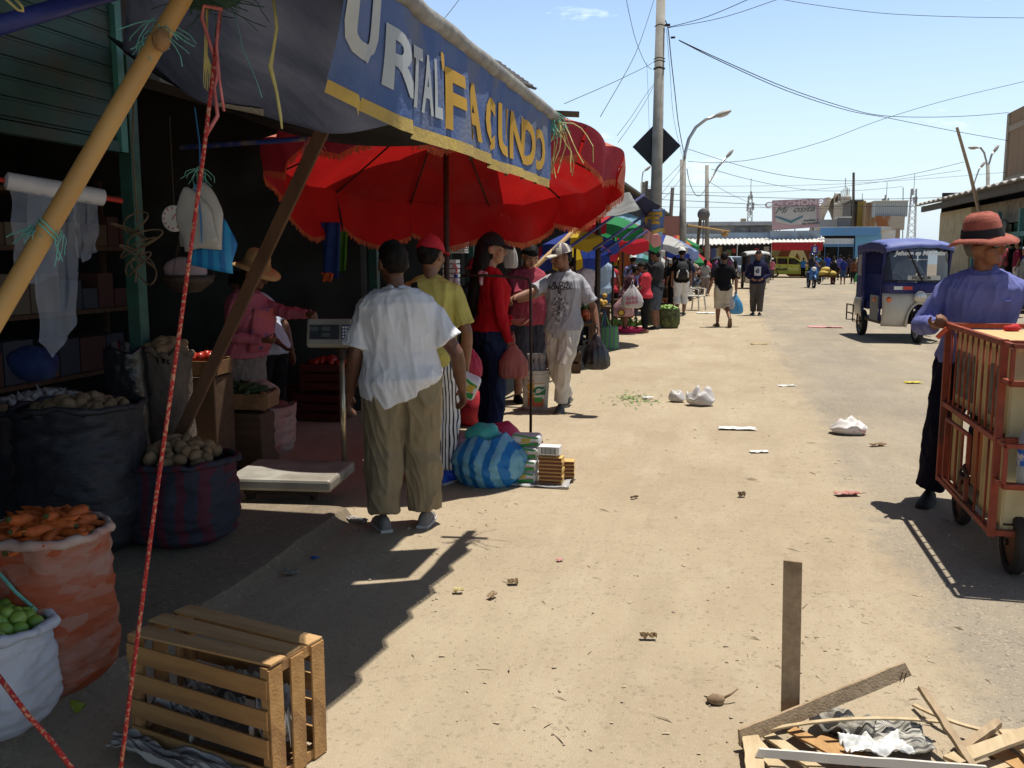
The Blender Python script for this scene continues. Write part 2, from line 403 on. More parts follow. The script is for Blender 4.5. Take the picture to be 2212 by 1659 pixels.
    # hat
    if hat in('cap','capback'):
        sg=-1 if hat=='capback' else 1
        c=MB(); m=MB(); m.ell((0,0,0),(.089,.108,.118),20,14)
        for v in m.v:
            p=V((v.x,v.y+.008,max(v.z,.018-.02*sg*v.y/.1)+1.605)); c.v.append(hd(*p))
        c.f=m.f;c.m=m.m; ho=obj('cap',c,hatm[0],root,smooth=60)
        br=MB(); rgs=[]
        for i in range(7):
            t=i/6; w=.082*math.sqrt(max(.02,1-(t*.88)**2)); y=.085+t*.085
            rgs.append([hd(x_*w,sg*y+.008*1,1.628-.022*t-abs(x_)**2*.02+ (0 if sg>0 else -.006)) for x_ in[-1+2*k/8 for k in range(9)]])
        br.loft(rgs,cap=False,closed=False); obj('brim',br,hatm[-1],ho,smooth=True,solid=.006)
        bt=MB(); bt.ell(hd(0,.008,1.724),.008,8,6); obj('button',bt,hatm[0],ho,smooth=True)
    elif hat in('straw','bucket'):
        w=.19 if hat=='straw' else .175
        prof=[(w,1.612),(w*.8,1.634),(.105,1.640),(.100,1.66),(.092,1.715),(.080,1.752),(.05,1.768),(.001,1.772)]
        c=MB(); rgs=[]
        for r_,z in prof:
            rgs.append([hd(cos(a)*r_*.92,.006+sin(a)*r_*1.05,z+(.018*cos(2*a)*(r_/w)**2 if r_>.1 else 0)+ (.012*noise.noise(V((cos(a)*2,sin(a)*2,seed))) if r_>.1 else .004*sin(3*a))) for a in[2*pi*k/28 for k in range(28)]])
        c.loft(rgs,cap=False); ho=obj('hat',c,hatm[0],root,smooth=50,solid=.005)
        c=MB(); c.loft([[hd(cos(a)*r_*.92,.006+sin(a)*r_*1.05,z+.0) for a in[2*pi*k/28 for k in range(28)]] for r_,z in((.109,1.640),(.1065,1.662),(.1025,1.685))],cap=False)
        obj('hat_band',c,hatm[-1],ho,smooth=True)
    elif hat=='helmet':
        c=MB(); c.ell(hd(0,.01,1.605),(.125,.14,.14),18,12,hm.to_3x3()); ho=obj('helmet',c,hatm[0],root,smooth=True)
    # clothes
    if top:
        t=MB(); torso(t,tloose,hem,1.445,flare=.012,n=28,ht=htilt)
        tt={'short':.43,'none':.08,'long':.985,'elbow':.56}[sleeve]
        for s in'RL':
            P,r=armpts(s); P2,r2=part_of(P,r,tt)
            lo_=tloose+.012 if sleeve=='short' else tloose*.75
            rr=[x+lo_*((.45+.55*min(1,i/2)) if sleeve!='short' else .15+1.15*i/len(r2)) for i,x in enumerate(r2)]
            if sleeve=='long': rr[-1]=r2[-1]+.011
            t.tube(P2,rr,12); t.ell(P2[0],rr[0]*1.0); t.tube([up(V((0,-.02,1.425)),1),J['s'+s]+V((0,0,.006))],[.052+tloose*.4,.046+tloose*.4],10)
        if collar: t.tube([up(V((cos(a)*.07,-.014+sin(a)*.066,1.452+.012*sin(a)*-1)),1) for a in[2*pi*k/14 for k in range(15)]],.014,6)
        shirt=kid('shirt',t,top,wr=folds(.0085 if vox<.01 else .005,seed,8,2.6) if vox<.02 else None)
        if print_: print_(shirt,root,up)
    if bot:
        p=MB(); torso(p,min(.004,bloose*.3),.80,hem+.12 if top else .98)
        tt={'pants':.975,'shorts':.58,'skirt':.62,'capri':.75}[legs]
        for s in'RL':
            P,r=legpts(s); P2,r2=part_of(P,r,tt)
            mn=.045+bloose
            p.tube(P2,[max(x+bloose,mn) for x in r2],14); p.ell(P2[0],r2[0]+bloose)
        if legs=='skirt':
            zk=J['kR'].z-.05
            p.loft([[V((cos(a)*w_,sin(a)*d_,z)) for a in[2*pi*k/16 for k in range(16)]] for z,w_,d_ in((.95,.17,.13),(.8,.20,.16),(zk,.24,.2))])
        kid({'pants':'trousers','capri':'trousers','shorts':'shorts','skirt':'skirt'}[legs],p,bot,wr=folds(.012 if vox<.01 else .006,seed+3,7,3,.3) if vox<.02 else None)
    if shoem:
        for s in'RL':
            m=MB(); J['foot'+s](m,.006); so=obj('shoe',m,shoem[0],root,smooth=50)
            if len(shoem)>1:
                m=MB(); A=J['a'+s]; t=J['t'+s].normalized(); sx=t.cross(V((0,0,1))).normalized(); upv=sx.cross(t)
                m.loft([[A-upv*(.085-z)+t*d_+sx*(cos(2*pi*k/10)*w) for (d_,w,k) in [(d0+.0,w0,k) for k in(0,)]] for z in(0,)] ,cap=False) if False else m.prism([(-.085,-.036),(-.085,.036),(.04,.050),(.13,.054),(.19,.03),(.205,0),(.19,-.03),(.13,-.054),(.04,-.050)],A-upv*.086,t,sx,-.018)
                obj('sole',m,shoem[1],so)
    root['_J']=0; del root['_J']
    return root,J,hd,up
# ---------------------------------------------------------------- light, sky, camera
SUN=V((.185,.165,1)).normalized(); EL=math.asin(SUN.z); AZ=math.atan2(SUN.x,SUN.y)
w=bpy.data.worlds.new('World'); scene.world=w; w.use_nodes=True; nt=w.node_tree; N=nt.nodes; L=nt.links
bg=N['Background']; sk=N.new('ShaderNodeTexSky'); sk.sky_type='NISHITA'; sk.sun_disc=False; sk.sun_elevation=EL; sk.sun_rotation=AZ
sk.air_density=1.0; sk.dust_density=1.2; sk.ozone_density=1.5
tc=N.new('ShaderNodeTexCoord'); mp=N.new('ShaderNodeMapping'); mp.inputs['Scale'].default_value=(1,1,3.6); L.new(tc.outputs['Generated'],mp.inputs[0])
no=N.new('ShaderNodeTexNoise'); no.inputs['Scale'].default_value=7.5; no.inputs['Detail'].default_value=7; no.inputs['Roughness'].default_value=.6; L.new(mp.outputs[0],no.inputs['Vector'])
mr=N.new('ShaderNodeMapRange'); mr.inputs[1].default_value=.62; mr.inputs[2].default_value=.8; mr.inputs[4].default_value=.4; L.new(no.outputs['Fac'],mr.inputs[0])
mx=N.new('ShaderNodeMix'); mx.data_type='RGBA'; L.new(mr.outputs[0],mx.inputs[0]); L.new(sk.outputs[0],mx.inputs[6]); mx.inputs[7].default_value=(14,14.3,15,1)
sx=N.new('ShaderNodeSeparateXYZ'); L.new(tc.outputs['Generated'],sx.inputs[0])
hz=N.new('ShaderNodeMapRange'); hz.interpolation_type='SMOOTHSTEP'; hz.inputs[1].default_value=.22; hz.inputs[2].default_value=.6; hz.inputs[3].default_value=1.6; hz.inputs[4].default_value=.45; L.new(sx.outputs[2],hz.inputs[0])
hm=N.new('ShaderNodeMapRange'); hm.interpolation_type='SMOOTHSTEP'; hm.inputs[1].default_value=-.02; hm.inputs[2].default_value=.26; hm.inputs[3].default_value=.75; hm.inputs[4].default_value=0; L.new(sx.outputs[2],hm.inputs[0])
mh=N.new('ShaderNodeMix'); mh.data_type='RGBA'; L.new(hm.outputs[0],mh.inputs[0]); L.new(mx.outputs[2],mh.inputs[6]); mh.inputs[7].default_value=(4.1,5.0,5.75,1)
vm=N.new('ShaderNodeVectorMath'); vm.operation='SCALE'; L.new(mh.outputs[2],vm.inputs[0]); L.new(hz.outputs[0],vm.inputs['Scale'])
L.new(vm.outputs[0],bg.inputs[0]); bg.inputs[1].default_value=.088
sl=bpy.data.lights.new('sun','SUN'); sl.energy=4.5; sl.angle=R(.53); sl.color=(1,.95,.86)
so=bpy.data.objects.new('sun',sl); COL.objects.link(so); so.rotation_euler=SUN.to_track_quat('Z','Y').to_euler(); so.location=SUN*50
ca=bpy.data.cameras.new('camera'); co=bpy.data.objects.new('camera',ca); COL.objects.link(co); co.location=CAM
co.rotation_euler=(pi/2-PIT,0,YAW); ca.sensor_width=36; ca.lens=F/2212*36; ca.clip_end=2000; ca.clip_start=.05; scene.camera=co
vs=scene.view_settings; vs.view_transform='Standard'; vs.look='None'; vs.exposure=.46; vs.gamma=1
scene.cycles.use_denoising=True; scene.cycles.max_bounces=8; scene.cycles.transparent_max_bounces=12
# ---------------------------------------------------------------- ground
def ground_mat(name,a,b,c,grit,road=None):
    m=bpy.data.materials.new(name); m.use_nodes=True; nt=m.node_tree; N=nt.nodes; L=nt.links; bs=N['Principled BSDF']; bs.inputs['Roughness'].default_value=.95; bs.inputs['Specular IOR Level'].default_value=.12
    tc=N.new('ShaderNodeTexCoord')
    def noi(s,d=6,st=(1,1,1)):
        mp=N.new('ShaderNodeMapping'); mp.inputs['Scale'].default_value=st; L.new(tc.outputs['Object'],mp.inputs[0])
        n=N.new('ShaderNodeTexNoise'); n.inputs['Scale'].default_value=s; n.inputs['Detail'].default_value=d; n.inputs['Roughness'].default_value=.65; L.new(mp.outputs[0],n.inputs['Vector']); return n.outputs['Fac']
    def mrg(x,lo,hi,o0=0,o1=1):
        r=N.new('ShaderNodeMapRange'); L.new(x,r.inputs[0])
        for i,v in zip((1,2,3,4),(lo,hi,o0,o1)): r.inputs[i].default_value=v
        return r.outputs[0]
    def mix(f,x,y,mode='MIX'):
        q=N.new('ShaderNodeMix'); q.data_type='RGBA'; q.blend_type=mode
        if isinstance(f,float): q.inputs[0].default_value=f
        else: L.new(f,q.inputs[0])
        for i,v in((6,x),(7,y)):
            if isinstance(v,tuple): q.inputs[i].default_value=(*v,1)
            else: L.new(v,q.inputs[i])
        return q.outputs[2]
    def math_(op,x,y):
        q=N.new('ShaderNodeMath'); q.operation=op
        for i,v in((0,x),(1,y)):
            if isinstance(v,(int,float)): q.inputs[i].default_value=v
            else: L.new(v,q.inputs[i])
        return q.outputs[0]
    def soil(a,b,c,grit,f1,f2):
        c1=mix(mrg(noi(.55,8),.38,.62),a,b); c1=mix(mrg(noi(2.3,8,(1,.35,1)),.5,.72,0,.75),c1,c); c1=mix(mrg(noi(9,5),.56,.7,0,.45),c1,tuple(x*.62 for x in a))
        c1=mix(mrg(noi(1.1,7,(1,.5,1)),.60,.75,0,.38),c1,tuple(x*.55 for x in a))
        sp=N.new('ShaderNodeTexVoronoi'); sp.inputs['Scale'].default_value=grit; L.new(tc.outputs['Object'],sp.inputs['Vector'])
        sc=N.new('ShaderNodeSeparateColor'); L.new(sp.outputs['Color'],sc.inputs[0])
        c1=mix(mrg(sc.outputs[0],.86,.95,0,f1),c1,(.5,.43,.32)); c1=mix(mrg(sc.outputs[1],.9,.97,0,f2),c1,(.06,.05,.04))
        c1=mix(mrg(noi(1.9,5,(1.3,.05,1)),.55,.7,0,.28),c1,tuple(x*.6 for x in a)); c1=mix(mrg(noi(5.5,9,(1,.8,1)),.62,.70,0,.35),c1,tuple(x*.5 for x in a))
        return mix(mrg(noi(150,2),.3,.7,0,.3),c1,tuple(x*.6 for x in a))
    c1=soil(a,b,c,grit,.22,.25)
    if road:
        c2=soil(*road,.5,.45); sx=N.new('ShaderNodeSeparateXYZ'); L.new(tc.outputs['Object'],sx.inputs[0])
        e=math_('ADD',sx.outputs[0],math_('MULTIPLY',math_('SUBTRACT',noi(1.6,9),.5),0.8)); e=math_('ADD',e,math_('MULTIPLY',math_('SUBTRACT',noi(14,4),.5),.4))
        k=math_('MULTIPLY',mrg(e,.80,1.02),mrg(noi(.8,8,(1,.25,1)),.36,.56,.5,1.)); c1=mix(k,c1,c2)
    L.new(c1,bs.inputs['Base Color'])
    bp=N.new('ShaderNodeBump'); bp.inputs['Strength'].default_value=.6; bp.inputs['Distance'].default_value=.03
    h1=mix(.5,mix(.35,noi(3.5,8),noi(40,4)),noi(170,2)); L.new(h1,bp.inputs['Height']); L.new(bp.outputs[0],bs.inputs['Normal']); return m
DC=((.44,.36,.25),(.37,.295,.20),(.50,.42,.305))
DIRT=ground_mat('dry_dirt',*DC,75)
ASPH=ground_mat('dusty_asphalt',*DC,75,((.335,.288,.222),(.265,.23,.182),(.39,.335,.258),95))
SLAB=ground_mat('worn_concrete',(.25,.20,.145),(.20,.16,.11),(.29,.235,.165),60)
def ragged(x,amp,s,seed): return lambda y:x+amp*noise.noise(V((y*s,seed,0)))+amp*.4*noise.noise(V((y*s*5,seed,3)))
g=MB()
def gz(u,v_):
    x=-90+180*u; y=-30+190*v_; return V((x,y,0))
g.grid(gz,2,2); struct('ground',g,DIRT)
eL=ragged(.30,.05,.5,1); eR=ragged(8.6,.3,.3,2); m=MB(); ys=[-6+.12*i for i in range(200)]+[18+.8*i for i in range(100)]
m.loft([[V(((eL(y) if y<45 else eL(45)-30*(min(1,(y-45)/4))),y,-.004)),V(((eL(y) if y<45 else eL(45)-30*(min(1,(y-45)/4)))+.25,y,.004)),V((2.5,y,.004)),V((5.5,y,.004)),V((eR(y) if y<45 else 40,y,.004))] for y in ys if y<64],cap=False,closed=False); struct('road',m,ASPH,fixn=False)
m=MB(); kx=ragged(-2.27,.035,1.1,5); ys=[-2+.1*i for i in range(74)]
m.loft([[V((-9,y,-.05)),V((-9,y,.075)),V((kx(y)-.06,y,.075+.006*noise.noise(V((y*3,0,0))))),V((kx(y)-.015,y,.066)),V((kx(y)+.012,y,.03)),V((kx(y)+.06,y,-.01)),V((kx(y)+.06,y,-.05))] for y in ys]); struct('pavement',m,SLAB,smooth=35)
# ---------------------------------------------------------------- left market building (dark open stalls)
GREEN=M('green_shutter_paint',(.028,.075,.066),(.02,.055,.05),scale=5,rough=.6,c3=(.06,.045,.03)); WALLD=M('dark_stall_wall',(.05,.055,.05),(.03,.03,.028),scale=2,rough=.95)  # walls coloured near-black to make the stalls dark
ROOFC=M('weathered_metal_roof',(.12,.115,.11),(.07,.06,.05),scale=3,rough=.7)
lb=thing('market_building','long dim market building of open stalls with a green roll shutter','building',(-3.6,0,0))
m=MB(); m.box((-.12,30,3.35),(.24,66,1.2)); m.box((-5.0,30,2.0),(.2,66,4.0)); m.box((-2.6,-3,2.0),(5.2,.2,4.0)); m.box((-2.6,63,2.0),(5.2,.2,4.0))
for y in(9.2,13,17,22,28,36,46): m.box((-2.55,y,1.95),(4.9,.15,3.9))  # cross walls added to keep light out of the stalls
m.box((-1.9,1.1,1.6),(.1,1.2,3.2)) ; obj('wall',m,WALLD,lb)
m=MB(); m.box((-2.4,30,4.0),(5.2,66.4,.08)); obj('roof',m,ROOFC,lb)
m=MB()
rg=[]
for i in range(40):
    x=i/39*1.5; rg.append([V((-.25+x*.42,14.6,4.72-.3*x+.03*cos(i*1.3))),V((-.25+x*.42,16.0,4.86-.3*x+.03*cos(i*1.3)))])
m.box((0,15,4.3),(.08,.08,.6)); m.box((.2,15.6,4.25),(.08,.08,.5)); m.loft(rg,cap=False,closed=False); obj('corrugated_sheet',m,ROOFC,lb,solid=.01)
pg=M('green_post_paint',(.03,.10,.075),(.02,.06,.05),rough=.55,c3=(.05,.04,.03))
for y in(5.15,9.2,13,17,22,28,36,46): 
    m=MB(); m.box((.02,y,1.45),(.09,.09,2.75)); obj('post',m,pg,lb,bevel=.006)
m=MB()
for i in range(13):
    z=2.33+i*.1; m.box((.03,2.9,z+.046),(.03,4.2,.085)); m.box((.035,2.9,z),(.02,4.2,.018))
m.box((.04,2.9,2.28),(.06,4.3,.06)); obj('roll_shutter',m,GREEN,lb)
m=MB(); m.box((.05,5.03,3.0),(.06,.06,1.5)); m.box((.06,4.6,3.45),(.05,.9,.06)); m.beam((.06,4.2,3.45),(.06,5.0,3.1),.04); obj('shutter_rail',m,M('teal_rail',(.06,.22,.19),(.05,.15,.13),rough=.5),lb)
m=MB(); m.tube([(.06,3.35,2.36),(.09,3.35,2.34),(.09,3.45,2.34)],.02,6); obj('shutter_handle',m,DARKM,lb)
# ---------------------------------------------------------------- buildings at the end of the road
FB={}
def fb(root,name,mat,px0,px1,py0,py1,Y,dep=.3,off=0,**k):  # wall panel seen at that spot, standing at distance Y, dep metres thick
    a=aY(px0,py1,Y); b=aY(px1,py0,Y); mb=MB(); mb.box(((a.x+b.x)/2,Y+dep/2+off,(a.z+b.z)/2),(abs(b.x-a.x),dep,abs(b.z-a.z)))
    return obj(name,mb,mat,root,**k) if root else mb
def place_root(name,label,cat,px,Y):
    p=aY(px,548,Y); t=thing(name,label,cat,(0,0,0)); t.location=(p.x,Y,0); t['_o']=0; del t['_o']; return t
def rootat(t,child):  # keep world position under a moved root
    child.location=-t.location; return child
PALEB=M('pale_blue_paint',(.42,.50,.56),(.34,.40,.44),scale=.8,rough=.8,c3=(.3,.27,.23)); BLUE=M('bright_blue_paint',(.13,.33,.62),(.11,.28,.53),scale=.7,rough=.7,c3=(.2,.3,.45))
ROOFW=M('sunlit_white_roof',(.66,.64,.6),(.52,.5,.46),scale=2,rough=.6); REDV=M('red_valance',(.5,.03,.035),(.4,.025,.03),rough=.8); WALLT=M('tan_wall',(.34,.27,.2),(.25,.2,.15),scale=.9,rough=.9)
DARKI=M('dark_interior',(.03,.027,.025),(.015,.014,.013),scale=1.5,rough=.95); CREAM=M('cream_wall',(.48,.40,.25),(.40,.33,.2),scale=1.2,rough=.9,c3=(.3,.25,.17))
t=place_root('market_hall','long low market hall with pale blue fascia and white awning roof','building',1560,70)
def K(name,mat,*a,**k): return rootat(t,fb(t,name,mat,*a,**k))
K('upper_wall',M('grey_wall',(.40,.39,.36),(.31,.3,.28),scale=.6,rough=.9),1440,1672,487,506,76,4)
K('roof',ROOFW,1436,1676,478,488,75.6,5)
K('fascia',PALEB,1440,1586,505,521,70.2,.5); K('fascia',M('blue_grey_fascia',(.25,.33,.43),(.2,.26,.33),scale=.7,rough=.85),1563,1666,502,520,70,.5); K('fascia',PALEB,1664,1774,498,516,69.6,.5)
K('vent_panel',M('vent_grey',(.22,.22,.21),(.34,.33,.31),scale=3.5,ramp=(.55,.62)),1585,1617,492,502,75.8,.1); K('vent_panel',MATS['vent_grey'],1620,1652,490,501,75.8,.1); K('roof_tank',DARKM,1550,1558,480,487,77,1.2); K('roof_box',WALLT,1600,1612,472,479,79,2)
for px in(1518,1536,1546): K('roof_rod',DARKM,px,px+1,470,508,71,.05)
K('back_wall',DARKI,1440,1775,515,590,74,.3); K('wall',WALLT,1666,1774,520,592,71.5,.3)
mb=MB(); rg=[]
for i in range(121):
    px=1440+340*i/120; rg.append([aY(px,518.5-(px-1440)*.012,70)+V((0,0,.05*cos(i*1.9))),aY(px,531.5-(px-1440)*.020,67)+V((0,0,.05*cos(i*1.9)))])
mb.loft(rg,cap=False,closed=False); rootat(t,obj('awning_roof',mb,ROOFW,t,solid=.05))
K('valance',REDV,1667,1778,523,541,66.8,.06)
for px in(1470,1530,1590,1664): K('post',WHITE,px,px+4,525,592,67.2,.2)
gm=[M('shop_goods_%d'%i,c,rough=.8) for i,c in enumerate(((.35,.06,.05),(.08,.12,.3),(.4,.35,.25),(.1,.2,.1),(.45,.4,.38),(.3,.2,.08)))]
for i in range(26):
    px=1450+rnd.random()*205; y=532+rnd.random()*14; K('hanging_goods',gm[i%6],px,px+4+rnd.random()*9,y,y+8+rnd.random()*20,72+rnd.random(),.15)
mb=text_mb('A',3.2,.08); o_=aY(1722,562,71.4); place2d(mb,o_,(1,0,0),(0,0,1)); rootat(t,obj('mural',mb,M('mural_cream',(.6,.52,.42)),t))
mb=MB(); mb.lathe([(1.35,0),(1.35,.06),(.001,.06)],24,aY(1722,560,71.47),Matrix.Rotation(pi/2,3,'X')); rootat(t,obj('mural_disc',mb,M('mural_brown',(.16,.05,.035)),t))
t=place_root('blue_building','bright blue shop building with open front right of the market hall','building',1838,69)
K('fascia',BLUE,1773,1903,491,509,68.5,.5); K('wall',M('blue_wall',(.17,.42,.66),(.14,.35,.56),scale=.5,rough=.8),1845,1904,505.5,592,69,.4); K('lintel',WHITE,1778,1845,515,528,69.3,.3)
K('interior_wall',DARKI,1772,1850,505,592,72,.2); K('roof',ROOFW,1773,1904,489,492.5,70.2,5)
for px in(1779,1808,1841): K('door_post',BLUE,px,px+4,528,592,69.2,.12)
K('door_frame',BLUE,1779,1845,529,533,69.15,.12)
# billboard
t=place_root('billboard','faded pink mattress billboard on posts above the market hall','billboard',1719,69.8)
def Bq(px,py): return aY(px,py,69.4)
mb=MB(); q=[Bq(1668,433),Bq(1770,428.5),Bq(1770,490),Bq(1668,498)]; mb.add(q+[v+V((0,.25,0)) for v in q],[(3,2,1,0),(4,5,6,7),(0,1,5,4),(1,2,6,5),(2,3,7,6),(3,0,4,7)])
rootat(t,obj('panel',mb,M('faded_pink',(.50,.33,.34),(.44,.29,.30),scale=.5,rough=.8),t))
mb=MB(); q=[aY(1675,448,69.36),aY(1764,444,69.36),aY(1764,482,69.36),aY(1710,486,69.36),aY(1675,480,69.36)]; mb.add(q,[(4,3,2,1,0)]); rootat(t,obj('picture_field',mb,M('faded_cream',(.50,.48,.43),(.45,.40,.37),scale=.4,rough=.8),t))
def BT(s,px,py,size,mat,**k): rootat(t,obj('lettering',place2d(text_mb(s,size,**k),aY(px,py,69.33),(1,0,.06),(0,0,1)),mat,t))
BT('COLCHONES',1719,439,.52,M('pale_letter',(.62,.5,.5)),bold=.02,sx=1.35); BT('Mi  osita',1716,453,.62,M('grey_ink',(.12,.13,.12)),shear=.45,sx=1.25)
BT('medidas y\nlos modelos',1752,479,.2,M('grey_ink',(.1,.1,.1)),bold=.01,sx=1.2)
mb=MB(); cq=[aY(1675,466,69.34),aY(1709,477,69.34),aY(1734,465.5,69.34),aY(1734,469,69.34),aY(1709,482,69.34),aY(1675,469.5,69.34)]; mb.add(cq,[(0,5,4,1),(1,4,3,2)]); rootat(t,obj('mattress_picture',mb,M('mattress_teal',(.05,.13,.17),(.12,.25,.30),scale=9),t,solid=.02))
for px in(1676,1683,1716,1755): rootat(t,fb(t,'post',DARKM,px,px+2.2,488,502,69.8,.15))
# buildings behind
def bld(name,label,parts,px,Y):
    global t
    t=place_root(name,label,'building',px,Y)
    for p in parts: rootat(t,fb(t,*p))
CORG=M('grey_corrugated',(.38,.42,.43),(.27,.30,.31),scale=2.2,pat='stripe',rough=.6); RUST=M('rusty_brick',(.36,.26,.17),(.25,.12,.06),scale=.9,rough=.9)
bld('warehouse','ochre walled warehouse with dark side behind the blue building',[('side_wall',M('dark_plank',(.10,.09,.08),(.06,.05,.05),scale=2),1836,1852,436,498,84,6),('wall',M('ochre_metal',(.40,.29,.06),(.28,.20,.05),scale=1.8,pat='stripe'),1850,1871,433.5,498,83.8,.4),('roof',ROOFC,1836,1866,431.5,435,83.6,6)],1850,84)
bld('brick_house','bare brick house wedged between ochre warehouse and pale metal shed',[('wall',M('bare_brick',(.36,.22,.12),(.46,.40,.30),scale=1.6,pat='brick'),1868,1893,437,498,82,5)],1880,82)
bld('metal_shed','pale corrugated metal shed with rust stained lower wall',[('wall',CORG,1890,1962,434,468,80,5),('lower_wall',M('rust_stain',(.42,.38,.31),(.30,.12,.05),scale=.7,ramp=(.45,.55),rough=.9),1890,1955,466,497,79.8,.3),('roof',ROOFW,1888,1964,432.5,435,79.7,5.4)],1925,80)
bld('low_shed','low grey sheet metal shed beside the billboard',[('wall',M('light_corrugated',(.46,.47,.46),(.36,.37,.36),scale=2,pat='stripe'),1768,1813,474,500,78,4),('side_panel',M('slate_sheet',(.17,.18,.2),(.12,.13,.14),scale=3,pat='stripe'),1809,1839,470,498,77,.4),('roof',ROOFW,1809,1840,467.5,470.5,76.8,1.5)],1800,78)
bld('white_kiosk','small white roofed kiosk right of the blue building',[('wall',WHITE,1903,1935,497,560,72,3),('roof',ROOFW,1902,1926,489,497,71.6,3.6),('side_wall',WALLT,1932,1945,492,560,72.5,2)],1915,72)
mb=MB(); mb.grid(lambda u,v_:aY(1760+85*u,0,130)*0+V((aY(1760+85*u,500,130).x,130+v_*20,(1-abs(2*u-1.1)**1.6)*6.4+3+noise.noise(V((u*9,v_*4,0)))*.8)),30,6); hb=struct('hill',mb,M('brown_hill',(.25,.19,.12),(.18,.13,.08),scale=.4),smooth=True)
SILO=M('concrete_pale',(.42,.39,.34),(.34,.31,.27),scale=.8,rough=.9)
for px,y0,n,lb_ in((1802,441,1,'shortest pale concrete silo behind the low metal shed'),(1808,437,1,'second pale concrete silo, beside the shortest'),(1815,428,1,'tall pale silo with antennas, left of the tallest tower'),(1824,425,2,'tallest silo tower with antenna masts behind the shed')):
    a=aY(px,548,125); z=aY(px,y0,125).z; mb=MB(); mb.lathe([(.22*n+.1,0),(.22*n+.1,z),(.1,z+.2)],12); 
    for k in range(2+n): x=rnd.uniform(-.3,.3); mb.tube([(x,0,z),(x,0,z+.8+rnd.random()*(1.6 if n>1 else .7))],.05,5)
    solo('silo',mb,SILO,lb_,'silo',group='silos far behind',loc=(a.x,125,0))
def lattice(px,y0,d,lab,wd=.8):
    a=aY(px,548,d); z=aY(px,y0,d).z; mb=MB(); n=12
    for i,j in((-1,-1),(1,-1),(1,1),(-1,1)): mb.tube([(i*wd/2,j*wd/2,0),(i*wd/4,j*wd/4,z)],.06,5)
    for k in range(n): 
        s=wd/2*(1-k/n/2); zz=z*k/n; mb.tube([(-s,-s,zz),(s,-s,zz+z/n)],.04,4); mb.tube([(s,s,zz),(-s,s,zz+z/n)],.04,4)
    mb.tube([(0,0,z),(0,0,z+2)],.04,5)
    for k in range(5): mb.box((rnd.uniform(-.5,.5),-.3,z-rnd.random()*2),(.22,.15,.9))
    solo('antenna_tower',mb,M('tower_grey',(.35,.36,.37)),lab,'tower',loc=(a.x,d,0))
lattice(1617,421,120,'thin lattice antenna tower left of the billboard'); lattice(1966,408,140,'bushy antenna tower above the pale metal shed',1.2)
lattice(1908,428,130,'stubby antenna tower above the bare brick house',1.0)
def pole(px,yt,yb,d,r0,r1,lab,mat,cat='pole',name='pole',tilt=0):
    b=ad(px,yb,d); tp=ad(px+tilt,yt,d); base=V((b.x,b.y,0)); h=tp.z; mb=MB(); mb.tube([(0,0,0),(tp.x-b.x,tp.y-b.y,h)],[r0,r1],12)
    return solo(name,mb,mat,lab,cat,loc=base),base,h
WOODP=M('grey_wood_pole',(.16,.13,.105),(.11,.09,.075),scale=9,stretch=(1,1,.1),rough=.9)
pole(1844,373,560,78,.14,.10,'thin bare pole rising behind the blue building',WOODP)
pole(1951,405,560,76,.05,.04,'thin pipe mast standing above the white kiosk',STEEL); pole(1863,418,560,80,.04,.03,'slim rod aerial on the ochre warehouse',STEEL)
# ---------------------------------------------------------------- right-hand market row
RX=9.6
t=thing('market_row','right hand market row with corrugated eaves, cream wall and red stall front','building',(10.4,42,0))
def P_(mbx,name,mat,**k): o=obj(name,mbx,mat,t,**k); o.location=-t.location; return o
mb=MB(); rg=[]
for i in range(101):
    y=27+i*.265; rg.append([V((RX,y,4.2+.05*cos(i*1.6))),V((RX+3.6,y,4.9+.05*cos(i*1.6)))])
mb.loft(rg,cap=False,closed=False); P_(mb,'roof',M('grey_eaves',(.42,.41,.39),(.33,.3,.27),scale=3,rough=.6),solid=.04)
mb=MB(); mb.box((RX+.35,40.2,3.95),(.14,26,.28)); P_(mb,'beam',M('dark_beam',(.06,.05,.04),(.09,.07,.05),scale=4))
mb=MB(); mb.box((11.2,40.2,3.35),(.25,26,.9)); P_(mb,'upper_wall',M('dingy_wall',(.30,.25,.17),(.22,.18,.12),scale=.8,c3=(.12,.11,.1)))
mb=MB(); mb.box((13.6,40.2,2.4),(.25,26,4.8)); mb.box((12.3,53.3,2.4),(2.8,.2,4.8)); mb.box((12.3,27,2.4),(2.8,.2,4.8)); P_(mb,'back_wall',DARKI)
mb=MB(); mb.box((10.9,49.6,1.9),(.3,6.4,3.7)); P_(mb,'wall',CREAM)
mb=MB(); mb.box((11.9,40.2,.2),(3.4,26,.4)); P_(mb,'platform',SLAB)
REDP=M('red_orange_paint',(.42,.07,.04),(.33,.055,.03),scale=2,rough=.7)
for y in(29.4,32.4,34.6): mb=MB(); mb.box((10.75,y,1.75),(.3,.3,3.2)); P_(mb,'post',REDP)
mb=MB(); mb.box((10.75,31,2.75),(.2,7,.2)); mb.box((10.75,31,3.35),(.24,7.4,.25)); P_(mb,'crossbar',REDP)
TEAL=M('teal_frame',(.10,.26,.25),(.08,.2,.19),rough=.7)
for y in(36.4,39,42,45.8): mb=MB(); mb.box((10.8,y,1.75),(.16,.16,3.2)); P_(mb,'post',TEAL if y>37 else BLUE)
mb=MB(); mb.box((10.8,41,2.4),(.12,9.5,.18)); P_(mb,'crossbar',TEAL)
for i in range(34):
    y=28+rnd.random()*17.5; z=1.2+rnd.random()*1.7; mb=MB(); mb.box((10.6+rnd.random()*.9,y,z),(.25,.3+rnd.random()*.4,.3+rnd.random()*.5)); P_(mb,'hanging_goods',gm[rnd.randrange(6)])
mb=MB()
for i in range(14): mb.ell((10.35+rnd.random()*.2,40+.38*i,2.55+rnd.random()*.2),(.2,.4,.25),8,6)
